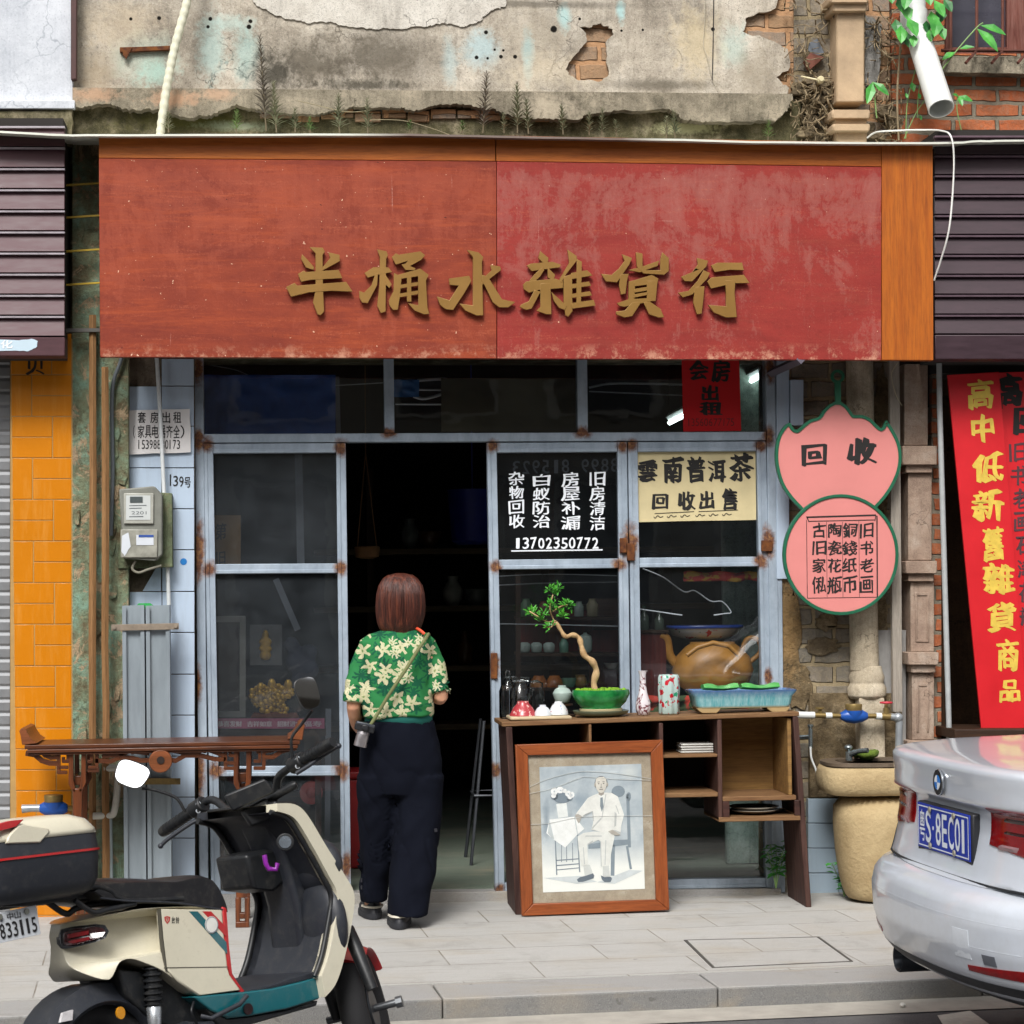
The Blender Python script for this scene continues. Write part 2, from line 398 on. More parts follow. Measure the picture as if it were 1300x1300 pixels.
m_plaster = stain_wall('weathered_plaster', '8f8577', 'b8ae9e', 'd2c9ba', spots=[
    sp_(185, 75, 50, 42, 'a9bfb2', .5), sp_(200, 92, 30, 22, 'a5c6ba', .65), sp_(268, 62, 22, 60, 'b0cac4', .6), sp_(312, 70, 22, 50, 'a6c6c0', .55), sp_(292, 30, 40, 14, 'b0c9c2', .5),
    sp_(571, 75, 12, 40, 'b2cacb', .5), sp_(612, 62, 30, 30, 'aecbd0', .6), sp_(670, 68, 10, 40, 'a8d6da', .8), sp_(716, 22, 10, 22, 'a8d2d2', .7), sp_(788, 15, 8, 20, 'a8d2d2', .7),
    sp_(930, 58, 26, 36, 'a9c2b9', .5), sp_(480, 70, 100, 46, '5a5348', .8), sp_(395, 80, 80, 46, '575045', .8), sp_(345, 95, 40, 32, '403d35', .85), sp_(450, 20, 60, 10, '4a453c', .6), sp_(680, 50, 50, 60, '9a8f7c', .5), sp_(960, 90, 30, 40, '8a7f6c', .6), sp_(120, 90, 30, 40, 'a3937a', .6), sp_(460, 108, 80, 10, '3b382f', .8),
    sp_(885, 55, 40, 60, 'c6b592', .6), sp_(150, 30, 60, 40, 'bfae94', .5), sp_(700, 90, 90, 30, 'cdbfa6', .5), sp_(840, 108, 90, 10, '5c564a', .7), sp_(660, 5, 200, 6, '4a453c', .6)],
    dark=[(W(p, q_, YU), r*SW, r*SW) for p, q_, r in ((267, 24, 3), (264, 34, 2.5), (318, 27, 3), (316, 34, 3.5), (166, 24, 2.5), (202, 23, 3), (605, 73, 3), (619, 74, 2), (628, 63, 2), (636, 72, 3), (654, 72, 3), (639, 64, 2), (617, 41, 3), (703, 37, 5), (736, 24, 2), (789, 39, 2), (816, 38, 2), (905, 37, 3))],
    gamt=.4, scale=4.2, streak=.3)
m_plaster_l = stain_wall('flaking_lime_plaster', 'a9a298', 'c9c3b8', 'd9d4ca', gamt=.3, scale=5, streak=.25)
m_ledge = stain_wall('mossy_cornice_plaster', '6e6658', '938a78', 'b3a792', spots=[sp_(120, 120, 40, 12, 'b9967a', .8, -.22), sp_(220, 125, 40, 14, 'c29a7c', .8, -.22), sp_(275, 120, 30, 10, 'c0a085', .8, -.22), sp_(700, 135, 40, 20, 'b9ad98', .7, -.22)], grime='2f2d22', gamt=.6, scale=7)
m_moss = stain_wall('mossy_wall_base', '3a3824', '5f5a40', '9a9076', spots=[sp_(250, 155, 120, 14, '565526', .7, -.15), sp_(870, 162, 60, 10, 'c9c79a', .7, -.15), sp_(480, 140, 14, 8, 'b4b2b4', .7, -.15), sp_(300, 160, 60, 8, '9aa48c', .6, -.15)], grime='23231a', gamt=.6, scale=9)
m_white_wall = stain_wall('white_painted_render', 'b9bdc4', 'cacdd3', 'd6d9de', grime='9aa0a8', gamt=.35, scale=3, bump=.002)
def brick_mat(name, c1, c2, mort, bw=.22, bh=.072, ms=.012, grime='2c2820', gamt=.5, vert=True):
    n = NM(name); v = n.nd('CombineXYZ', {0: n.nd('SeparateXYZ', {0: n.pos}, 0), 1: n.nd('SeparateXYZ', {0: n.pos}, 2), 2: 0.0})
    v = n.vmath('ADD', v, n.vmath('MULTIPLY', n.nd('TexNoise', {'Vector': n.pos, 'Scale': 9.0}, 1), (.03, .03, .03)))
    bt = n.t.nodes.new('ShaderNodeTexBrick'); n.t.links.new(v, bt.inputs['Vector']); bt.inputs['Scale'].default_value = 1
    bt.inputs['Brick Width'].default_value = bw; bt.inputs['Row Height'].default_value = bh; bt.inputs['Mortar Size'].default_value = ms; bt.inputs['Mortar Smooth'].default_value = .4
    bt.inputs['Color1'].default_value = lin(c1); bt.inputs['Color2'].default_value = lin(c2); bt.inputs['Mortar'].default_value = lin(mort)
    a = n.noise(6, 8, .7); f = n.noise(50, 5, .7)
    col = n.mix(n.math('MULTIPLY', n.ramp(a, [(.45, 0.0), (.68, 1.0)]), gamt), bt.outputs['Color'], grime)
    col = n.mix(n.math('MULTIPLY', n.ramp(f, [(.45, 0.0), (.7, 1.0)]), .4), col, mort)
    nr = n.bump(n.math('ADD', n.math('MULTIPLY', n.math('SUBTRACT', 1, bt.outputs['Fac']), 1.0), n.math('MULTIPLY', f, .7)), .012)
    return n.fin(col, .9, 0, nr, .2)
m_brick_red = brick_mat('old_red_brick', 'a85a38', 'c0714a', '8b8272', grime='4a3628', gamt=.5)
m_brick_grey = brick_mat('old_grey_brick', '7b766c', '8f8577', 'a09072', .2, .09, grime='352f25', gamt=.55)
m_brick_hole = brick_mat('exposed_brick', '8f8478', 'a1805f', 'b98f6a', .2, .085, .014, grime='6b5a48', gamt=.3)
m_rough = stain_wall('crumbling_masonry', '5a4c38', '8d7a5c', 'b3a080', spots=[sp_(1000, 800, 30, 90, 'a8875a', .8, -.05), sp_(1040, 820, 30, 30, '6b6050', .6, -.05)], grime='2a241c', gamt=.6, scale=8, bump=.03)

shop = root('shop_building', (W(560, 1140, 0).x, 0, 0), 'old shophouse with crumbling grey plaster upper wall above the red wooden sign', 'building')
zt = 6.2
def wz(py, px=560, y=YU): return W(px, py, y).z
# masonry core of the upper storey (behind the plaster) and its lime plaster skin with the hole in it
xL, xR = W(92, 60, YU).x, W(1012, 60, YU).x
b = MB(); b.box(xL, W(1132, 60, YU).x, -.105, .25, wz(190), zt); b.build('upper_wall', m_brick_hole, shop)
ztop = lambda px: (px, -560)
hole = [(735, 33), (748, 35), (760, 30), (770, 33), (778, 38), (779, 44), (769, 54), (770, 75), (773, 95), (760, 104), (748, 101), (735, 102), (724, 96), (718, 88), (722, 79), (730, 70), (736, 62), (745, 53), (744, 42)]
def jag(pts, amp, n=3, seed=1):
    rnd = random.Random(seed); out = []
    for (a, b_), (c, d) in zip(pts, pts[1:]):
        for i in range(n):
            k = i/n; out.append((a+(c-a)*k+(rnd.uniform(-amp, amp) if i else 0), b_+(d-b_)*k+(rnd.uniform(-amp, amp) if i else 0)))
    return out+[pts[-1]]
hole = jag(hole+[hole[0]], 1.2, 4)[:-1]
edge = jag([(1010, -560), (1006, -80), (985, 10), (948, 22), (943, 40), (975, 50), (1000, 62), (1003, 85), (985, 98), (1002, 112), (996, 128)], 2.0, 5, 3)
b = MB(); b.pp([(93, -560)]+edge+[(93, 128)], YU, .018, [hole]); b.build('plaster_skin', m_plaster, shop)
cr = jag([(648, -560), (646, -60), (642, 8), (625, 13), (607, 27), (585, 34), (562, 29), (540, 34), (500, 36), (470, 36), (440, 33), (420, 27), (395, 29), (365, 24), (340, 14), (322, 3), (310, -60), (305, -560)], 1.5, 5, 5); cr = jag(cr, .8, 3, 6)
b = MB(); b.pp(cr, YU-.009, .008); b.build('plaster_patch', m_plaster_l, shop)
led = jag([(92, 136), (140, 132), (165, 140), (200, 138), (240, 150), (270, 145), (300, 132), (330, 140), (400, 146), (420, 141), (450, 136), (500, 137), (530, 140), (560, 132), (600, 135), (630, 140), (650, 148), (680, 151), (735, 152), (745, 145), (780, 140), (850, 138), (868, 152), (900, 154), (985, 154), (1000, 140), (1006, 122)], 1.6, 5, 8); led = jag(led, 1.3, 3, 10)
b = MB(); b.pp(led+[(1006, 119), (92, 111)], -.22, .085); b.build('cornice', m_ledge, shop)
b = MB(); b.pp(jag([(92, 190), (1016, 190), (1016, 128), (92, 124)], 0, 1), -.15, .04); b.build('wall_base_band', m_moss, shop)
# irregular stones showing under the broken cornice
b = MB(); rnd = random.Random(4); x = 330
while x < 700:
    wd = rnd.uniform(18, 36); q_ = rnd.uniform(138, 142); b.pr(x, q_, x+wd-2, q_+rnd.uniform(9, 14), -.168, .03); x += wd
b.split('exposed_brick', m_brick_hole, shop, bevel=.004)
# deep lintel behind the sign, ceiling soffit
zl = W(560, 462, 0).z
b = MB(); b.box(W(246, 460, 0).x, W(990, 460, 0).x, -.04, .25, zl+.02, wz(190)); b.build('lintel', m_moss, shop)

# ---- left pier: green peeling pilaster
m_green = stain_wall('peeling_green_paint', '72553a', '8b9679', '98bda6', grime='4f3c2a', gamt=.5, scale=9, bump=.025, hi='c0a888')
b = MB(); b.pr(92, 174, 163, 1178, -.19, .3); b.build('pilaster', m_green, shop)
b = MB(); rnd = random.Random(11)                                  # bits of plaster still sticking to it
for i in range(46):
    cx, cy = rnd.uniform(97, 160), rnd.uniform(200, 1150); k = rnd.randint(6, 9); r = rnd.uniform(4, 13)
    b.pp([(min(162, max(93, cx+r*.7*rnd.uniform(.6, 1.2)*math.cos(2*math.pi*j/k))), cy+r*1.7*rnd.uniform(.6, 1.2)*math.sin(2*math.pi*j/k)) for j in range(k)], -.19-rnd.uniform(.006, .016), .02)
b.split('plaster_flake', m_green, shop, bevel=.003)
# ---- blue wall tiles beside the shopfront
def tile_mat(name, c, var=.05, rough=.25, stain='8b8f94', amt=.25):
    n = NM(name); a = n.noise(3, 6, .6); v = n.noise(5, 7, .75, .2, stretch=(5, 5, .6))
    al = lin(c); col = n.mix(a, tuple(x*(1-var) for x in al[:3])+(1,), tuple(min(1, x*(1+var)) for x in al[:3])+(1,))
    col = n.mix(n.math('MULTIPLY', n.ramp(v, [(.5, 0.0), (.75, 1.0)]), amt), col, stain)
    return n.fin(col, rough, 0, n.bump(n.noise(30, 2), .0006), .5)
m_blue = tile_mat('pale_blue_tile', 'b4c4d6'); m_orange = tile_mat('orange_glazed_tile', 'c47604', .12, .3, 'dba050', .35)
m_mortar = stain_wall('tile_backing', '5f5348', '6f6254', '85786a', grime='3a322a', gamt=.4, scale=9)
tw = root('tiled_wall', (W(205, 1140, -.1).x, -.1, 0), 'strip of pale blue wall tiles beside the left shop door, painted with a house number', 'tiled wall')
b = MB(); b.pr(162, 455, 247, 1168, -.10, .3); b.build('mortar_bed', m_mortar, tw)
ys = [455, 490, 541, 594, 646, 698, 751, 803, 856, 908, 960, 1012, 1064, 1116, 1168]
b = MB()
for i in range(len(ys)-1):
    for (x0, x1) in ((164, 204.4), (205.4, 246)):
        if i == 0 and x0 == 164: continue
        if i == 5 and x0 == 164: b.pp([(181, ys[6]-.6), (204.4, ys[6]-.6), (204.4, ys[5]+12)], -.112, .012); continue
        d_ = (i*.35)
        b.pr(x0+d_*.35, ys[i]+.6, x1+d_*.35, ys[i+1]-.6, -.112, .012)
b.build('tiles', m_blue, tw, bevel=.0015)
m_ink = simple('black_ink', '151313', .7, var=.05)
b = MB()
for k, (ch, x0, x1, y0, y1) in enumerate((('1', 215, 218, 602, 617), ('3', 220, 226, 604, 617), ('9', 227.5, 233, 605, 618), ('号', 234, 242, 606, 619))):
    write(b, ch, pbox(x0, y0, x1, y1, -.1135), .012, .05, seed=k)
b.build('house_number', m_ink, tw)
b = MB(); b.disc(W(233, 713, -.1125), (0, -1, 0), 4.2*SW, .001); b.build('blue_dot', simple('blue_sticker', '1672b8', .5), tw)
# ---- right pier
b = MB(); b.pr(986, 440, 1132, 1160, -.02, .4); b.build('brick_pier', m_brick_grey, shop)
rnd = random.Random(3); b = MB()
def blob(cx, cy, rx, ry, y, d, k=23):
    b.pp([(cx+rx*rnd.uniform(.75, 1.15)*math.cos(2*math.pi*j/k), cy+ry*rnd.uniform(.75, 1.15)*math.sin(2*math.pi*j/k)) for j in range(k)], y, d)
for (cx, cy, rx, ry) in ((1003, 800, 16, 60), (1012, 868, 20, 34), (1000, 720, 12, 40), (1022, 920, 22, 16), (1045, 820, 22, 12), (1050, 790, 16, 12), (1118, 800, 10, 60), (1125, 880, 10, 50), (1120, 520, 10, 60), (1122, 600, 8, 60)):
    blob(cx, cy, rx, ry, -.026-rnd.uniform(0, .012), .04)
b.split('plaster_remnant', m_rough, shop, bevel=.003)
b = MB(); b.pr(1028, 880, 1145, 1012, -.05, .05); b.build('masonry_patch', m_rough, shop)
b = MB()
for i in range(4):
    for x0, x1 in ((1026, 1064.5), (1065.5, 1105), (1106, 1145)): b.pr(x0, 1014+31*i*1.02, x1, 1014+31*i*1.02+30.6, -.06, .05)
b.build('lower_tiles', tile_mat('grey_blue_tile', '9fb0be'), shop, bevel=.0015)
m_stone = stain_wall('painted_stone_column', '9c907c', 'b9ab94', 'd0c4ae', grime='5d5546', gamt=.35, scale=6, bump=.006)
m_stone_r = stain_wall('worn_pinkish_stone', '8a7466', 'a58f7e', 'b5a596', grime='5a4a40', gamt=.35, scale=6, bump=.006)
cx = W(1095, 700, -.06).x
def zz(py, px=1095, y=-.1): return W(px, py, y).z
b = MB(); b.lathe([(.068, zz(852)), (.066, zz(700)), (.064, zz(440))], (cx, -.06, 0), 28)
b.lathe([(.075, zz(888)), (.09, zz(884)), (.092, zz(874)), (.078, zz(868)), (.084, zz(860)), (.075, zz(853)), (.069, zz(846))], (cx+.01, -.06, 0), 28)
b.box(cx-.045, cx+.075, -.13, 0, zz(965), zz(886)); b.build('round_column', m_stone, shop, smooth=40, bevel=.004)
b = MB()
for x0, y0, x1, y1, y in ((1148, 462, 1178, 566, -.10), (1146, 566, 1190, 590, -.15), (1150, 590, 1184, 600, -.125), (1153, 600, 1183, 712, -.10), (1150, 712, 1190, 728, -.15), (1153, 728, 1186, 738, -.125),
                          (1156, 738, 1186, 828, -.10), (1153, 828, 1192, 844, -.15), (1157, 844, 1188, 854, -.125), (1158, 854, 1186, 940, -.10), (1152, 940, 1196, 1150, -.11)):
    b.pr(x0, y0, x1, y1, y, -y+.2)
for (x0, y0, x1, y1) in ((1162, 752, 1180, 756), (1162, 752, 1165, 815), (1177, 752, 1180, 815), (1162, 812, 1180, 815), (1164, 868, 1180, 871), (1164, 868, 1167, 930), (1177, 868, 1180, 930)): b.pr(x0, y0, x1, y1, -.106, .01)
b.build('carved_pilaster', m_stone_r, shop, bevel=.008)
m_board = wood('grey_weathered_board', '8c847a', 'a39a8e', 'z', rough=.8)
b = MB(); b.pp([(1129, 455), (1142, 455), (1146, 904), (1134, 904)], -.15, .03); b.build('timber_strip', m_board, shop, bevel=.002)
b = MB(); b.pr(1110, 800, 1150, 1000, -.045, .05); b.build('cement_panel', simple('grey_cement', '918f8c', .9, bump=.002), shop)
b = MB(); b.pr(986, 458, 1002, 735, -.05, .06); b.pr(1004, 482, 1020, 540, -.07, .08); b.split('tile_remnant', m_blue, shop, bevel=.002)
# ---- upper pilaster and the rough zone round it
b = MB()
for x0, y0, x1, y1, y in ((1062, -560, 1098, 130, -.24), (1054, -8, 1103, 3, -.30), (1057, 3, 1101, 14, -.275), (1056, 139, 1105, 150, -.29), (1060, 150, 1101, 157, -.265), (1057, 157, 1105, 166, -.29), (1062, 166, 1101, 182, -.25)):
    b.pr(x0, y0, x1, y1, y, -y-.05)
b.build('upper_pilaster', simple('ochre_stone', 'b39a7c', .85, var=.2, scale=7, bump=.002), shop, bevel=.008)
b = MB(); b.pr(1008, -300, 1056, 186, -.115, .1); b.build('rough_brick_zone', m_brick_grey, shop)
b = MB(); b.pp(jag([(1098, 18), (1112, 25), (1120, 32), (1118, 70), (1116, 100), (1105, 108), (1098, 110)], 1.5, 3), -.15, .05); b.build('stone_block', stain_wall('grey_stone', '6a6863', '8c8a86', 'a5a39e', scale=12), shop, bevel=.004)
b = MB()
for i in range(26): blob(rnd.uniform(1006, 1054), rnd.uniform(95, 180), rnd.uniform(5, 14), rnd.uniform(4, 9), -.12-rnd.uniform(.0, .07), .07, 8)
for i in range(10): blob(rnd.uniform(1100, 1140), rnd.uniform(130, 180), rnd.uniform(5, 12), rnd.uniform(4, 8), -.12-rnd.uniform(.0, .07), .07, 8)
b.split('rubble_piece', stain_wall('crumbled_mortar', '4b4132', '7d6f5a', 'a89878', grime='2a241c', gamt=.6, scale=14), shop, bevel=.006)

# ---- left neighbour
nb = root('orange_tiled_building', (W(40, 1160, -.2).x, -.2, 0), 'left neighbouring building with glossy orange tiles and white painted upper wall', 'building')
xa = -8.5
b = MB(); b.hexa([(xa, -.2, wz(135, 40, -.2)), W(92, 135, -.2), Vector((W(92, 135, -.2).x, .3, wz(135, 40, -.2))), (xa, .3, wz(135, 40, -.2)), (xa, -.2, zt), (W(92, 0, -.2).x, -.2, zt), (W(92, 0, -.2).x, .3, zt), (xa, .3, zt)]); b.build('white_wall', m_white_wall, nb)
b = MB(); b.pp([(-700, 128), (95, 127), (95, 138), (-700, 140)], -.235, .035); b.build('wall_sill', m_white_wall, nb, bevel=.004)
b = MB(); b.pp([(-700, 140)]+jag([(-60, 139), (40, 141), (92, 139), (92, 185), (-700, 185)], 1, 6), -.22, .06); b.build('mossy_ledge', m_moss, nb)
b = MB(); b.pr(13, 430, 92, 1175, -.19, .3); b.build('grout', simple('grout', 'a88652', .9), nb)
b = MB(); y0 = 423; k = 0
while y0 < 1165:
    h = 26.4; xa_, xb_ = 13.5+k*.6, 91
    if k % 2 == 0: q4 = [(xa_, y0, xa_+52, y0+h), (xa_, y0+h, xa_+52, y0+2*h), (xa_+52, y0, xb_, y0+2*h)]
    else: q4 = [(xa_, y0, xa_+26, y0+2*h), (xa_+26, y0, xb_, y0+h), (xa_+26, y0+h, xb_, y0+2*h)]
    for a_, c_, d_, e_ in q4: b.pr(a_+.6, c_+.6, d_-.6, e_-.6, -.1925, .004)
    y0 += 2*h; k += 1
b.build('orange_tiles', m_orange, nb, bevel=.0015)
b = MB(); b.box(xa, W(93, 800, -.1).x, -.02, .3, 0, wz(136)); b.build('dark_wall', m_moss, nb)
# half of a character painted on the tiles under the awning box
b = MB(); write(b, '贝', pbox(33, 452, 56, 476, -.194), .015, .03); b.build('painted_character', m_ink, nb)
# ---- right neighbour
rb = root('brick_building', (W(1260, 1100, 0).x, 0, 0), 'right neighbouring building of old red brick with a barred upstairs window', 'building')
xr0 = W(1132, 100, YU).x
b = MB(); wx0, wx1, wy = 1199, 1312, 68
b.pp([(1132, -560), (2100, -560), (2100, 200), (1132, 200)], -.11, .3, [[(wx0, -150), (wx1, -150), (wx1, wy), (wx0, wy)]]); b.build('brick_wall', m_brick_red, rb)
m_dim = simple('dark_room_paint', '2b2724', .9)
b = MB(); b.pp(jag([(1198, 72), (2100, 72), (2100, 92), (1300, 94), (1195, 92)], .8, 6), -.19, .1); b.build('window_sill', m_ledge, rb, bevel=.004)
m_oldred = wood('worn_red_timber', '6d3a30', '8b6258', 'z', rough=.8)
b = MB(); b.pr(wx0, -150, wx0+5, wy, -.06, .05); b.pr(1278, -150, 1312, wy, -.05, .04); b.pr(wx0+5, 60, 1278, wy, -.06, .05); b.build('window_frame', m_oldred, rb, bevel=.003)
b = MB(); b.pr(wx0+5, -150, 1278, 60, -.03, .006); b.build('window_pane', simple('dusty_dark_glass', '3b3a44', .25, spec=.6, var=.3, scale=3), rb)
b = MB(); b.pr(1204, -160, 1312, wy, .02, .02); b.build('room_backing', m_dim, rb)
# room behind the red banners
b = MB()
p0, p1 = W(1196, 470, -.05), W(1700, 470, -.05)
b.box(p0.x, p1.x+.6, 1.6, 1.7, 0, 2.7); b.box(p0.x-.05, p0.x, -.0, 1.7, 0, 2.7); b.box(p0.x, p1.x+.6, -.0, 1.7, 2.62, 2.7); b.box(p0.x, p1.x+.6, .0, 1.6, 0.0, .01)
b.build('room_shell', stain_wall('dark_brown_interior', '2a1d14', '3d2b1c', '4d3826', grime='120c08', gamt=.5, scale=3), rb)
b = MB(); b.pr(1186, 440, 2100, 474, -.08, .3); b.box(p1.x+.6, 8.5, -.05, .3, 0, wz(300)); b.build('opening_lintel', m_dim, rb)
b = MB(); b.pr(1183, 470, 1195, 1150, -.04, .2); b.build('brick_jamb', m_brick_red, rb)

# ---- the row of houses across the street, behind the camera (seen only in panes and mirrors)
opp = root('terrace_building', (0, -21, 0), 'row of cream houses across the street, mirrored in the shop panes', 'building')
b = MB()
zs = [(0, .3, 2.9), (1, 3.9, 5.6), (2, 6.8, 8.4)]
b.box(-22, 22, -21.4, -21.0, RZ, 9.4)
b.build('wall', simple('cream_render', '8f8878', .9, var=.2, scale=1), opp)
bf, bg_ = MB(), MB()
for s_, z0, z1 in zs:
    for i in range(-9, 10):
        x = i*2.3
        bf.box(x-.75, x+.75, -20.99, -20.93, z0-.08, z1+.08); bg_.box(x-.65, x+.65, -20.925, -20.91, z0, z1)
bf.split('window_frame', simple('white_frame', 'b9b5aa', .6), opp); bg_.split('window_pane', simple('window_glass', '20262c', .1), opp)
b = MB(); b.box(-22, 22, -21.0, -20.2, 3.0, 3.2); b.box(-22, 22, -21.0, -20.7, 9.3, 9.6); b.split('balcony_slab', simple('grey_concrete', '77736b', .9), opp)
# ================================================================== SIGN
YS = -.50
def signmat(name, c1, c2, hi, amt, streak, seed):
    n = NM(name); V = lambda sx, sy, sz, k=0: n.mapv((sx, sy, sz), loc=(seed+k, seed*.7, k))
    a = n.noise(2.4, 9, .7, .5, v=V(1, 1, 2.4)); g = n.noise(4.5, 9, .75, .4, v=V(.5, 1, 5, 2)); f = n.noise(24, 8, .78, .6, v=V(1, 1, 1, 3)); fine = n.noise(110, 4, .7, .2, v=V(1, 1, 1, 4))
    blot = n.noise(3.2, 10, .74, .9, v=V(1.1, 1, .9, 5)); drip = n.noise(9, 7, .7, .5, v=V(2.2, 1, .28, 6)); brsh = n.noise(13, 8, .8, .3, v=V(.22, 1, 3.2, 7)); vb = n.noise(12, 8, .8, .3, v=V(3, 1, .3, 8))
    col = n.mix(n.ramp(a, [(.34, 0.0), (.66, 1.0)]), c1, c2)
    col = n.mix(n.math('MULTIPLY', n.ramp(g, [(.5, 0.0), (.68, 1.0)]), .6), col, streak)
    col = n.mix(n.math('MULTIPLY', n.ramp(f, [(.5, 0.0), (.75, 1.0)]), .35), col, '5c1c14')
    zt_ = W(800, 205, YS).z; sep = n.nd('SeparateXYZ', {0: n.pos}, 2)
    top = n.nd('MapRange', {0: sep, 1: zt_-.62, 2: zt_-.12, 3: 0., 4: .09}); top2 = n.nd('MapRange', {0: sep, 1: zt_-.08, 2: zt_, 3: 0., 4: .12})
    sc = n.math('ADD', n.math('ADD', n.math('MULTIPLY', blot, .5), n.math('MULTIPLY', drip, .22)), n.math('ADD', n.math('MULTIPLY', f, .28), n.math('SUBTRACT', top, top2)))
    col = n.mix(n.math('MULTIPLY', n.ramp(sc, [(.535, 0.0), (.565, .45), (.66, .95)]), amt), col, hi)
    rub = n.math('MULTIPLY', n.ramp(n.math('ADD', n.math('MULTIPLY', vb, .6), n.math('MULTIPLY', fine, .4)), [(.55, 0.0), (.66, 1.0)]), amt*.75); col = n.mix(rub, col, hi)
    rub2 = n.math('MULTIPLY', n.ramp(n.math('ADD', n.math('MULTIPLY', brsh, .65), n.math('MULTIPLY', fine, .35)), [(.55, 0.0), (.66, 1.0)]), .4); col = n.mix(rub2, col, 'c0694a')
    sl_ = n.noise(60, 3, .6, .2, v=V(1, 1, .03, 9)); sh = n.noise(50, 3, .6, .2, v=V(.04, 1, 1, 10))
    lines = n.math('MULTIPLY', n.math('MAXIMUM', n.ramp(sl_, [(.71, 0.0), (.75, 1.0)]), n.ramp(sh, [(.73, 0.0), (.77, 1.0)])), n.ramp(fine, [(.4, 0.0), (.6, 1.0)]))
    col = n.mix(n.math('MULTIPLY', lines, .6), col, 'd3a596')
    sp = n.noise(55, 3, .5, v=V(1, 1, 1, 11)); col = n.mix(n.ramp(sp, [(.735, 0.0), (.755, 1.0)]), col, 'e0b89c'); col = n.mix(n.ramp(sp, [(.235, 1.0), (.25, 0.0)]), col, '3a120c')
    zb_ = W(600, 455, YS).z; wear = n.math('MULTIPLY', n.nd('MapRange', {0: sep, 1: zb_+.07, 2: zb_, 3: 0., 4: 1.}), n.ramp(n.noise(10, 8, .8, v=V(1, 1, 1, 12)), [(.5, 0.0), (.6, 1.0)])); col = n.mix(n.math('MULTIPLY', wear, .7), col, 'cf9c80')
    return n.fin(col, n.math('ADD', .45, n.math('MULTIPLY', f, .25)), 0, n.bump(n.math('ADD', f, n.math('MULTIPLY', fine, .5)), .0012), .3)
m_redL = signmat('red_painted_plywood', '762a19', '8e3a20', 'b0583e', .35, 'a84a22', 0)
m_redR = signmat('scuffed_red_plywood', '812620', '942f27', 'a0645a', .62, '8e3a2c', 3)
m_strip = wood('orange_varnished_wood', '9a4f19', 'b26324', 'x', 3, .45)
m_stripz = wood('orange_varnished_wood_upright', '9c5019', 'b2621e', 'z', 3, .45)
sg = root('shop_sign', (W(655, 455, YS).x, YS, W(655, 455, YS).z), 'long weathered red wooden shop sign with six raised gold characters over the shopfront', 'sign')
TH = .045
b = MB(); b.pp([(125.5, 201), (630.3, 205), (630.5, 455), (127, 453)], YS, TH); b.build('red_panel', m_redL, sg, bevel=.002)
b = MB(); b.pp([(631, 205), (1119, 212), (1119, 457), (631, 455)], YS-.001, TH); b.build('red_panel', m_redR, sg, bevel=.002)
b = MB(); b.pp([(125.5, 171), (629, 172), (629, 204.5), (125.5, 200.5)], YS+.004, TH); b.pp([(630, 172), (1119, 181), (1119, 211.5), (630, 204.5)], YS+.004, TH); b.build('top_board', m_strip, sg, bevel=.002)
b = MB(); b.pp([(1119.6, 181), (1184, 182), (1185, 457.5), (1119.6, 457)], YS-.003, TH); b.build('end_board', m_stripz, sg, bevel=.002)
b = MB()
for xx in (160, 640, 1150):
    for yy in (215, 430):
        p = W(xx, yy, YS+TH); b.box(p.x-.02, p.x+.02, p.y, -.04, p.z-.02, p.z+.02)
b.split('fixing_bracket', simple('bracket_steel', '4a4a4e', .5, .6), sg)
b = MB()
for yy in (232, 273, 316, 358.5): b.pp([(80, yy+2), (130, yy-1), (130, yy+1.2), (80, yy+4.4)], -.26, .012)
b.split('bracket_rod', simple('yellow_rod', 'a88a1c', .6, var=.3), sg)
b = MB(); b.pp([(80, 417), (130, 416.5), (130, 421), (80, 421.5)], -.28, .03); b.build('cross_bar', m_iron, sg)
b = MB(); a0, a1 = W(1017, 456, -.5), W(978, 474, -.03)
ax = (a1-a0).normalized(); b.tube([a0, a1], .022, 4); b.build('steel_arm', simple('dull_steel', '6b6470', .5, .5), sg)
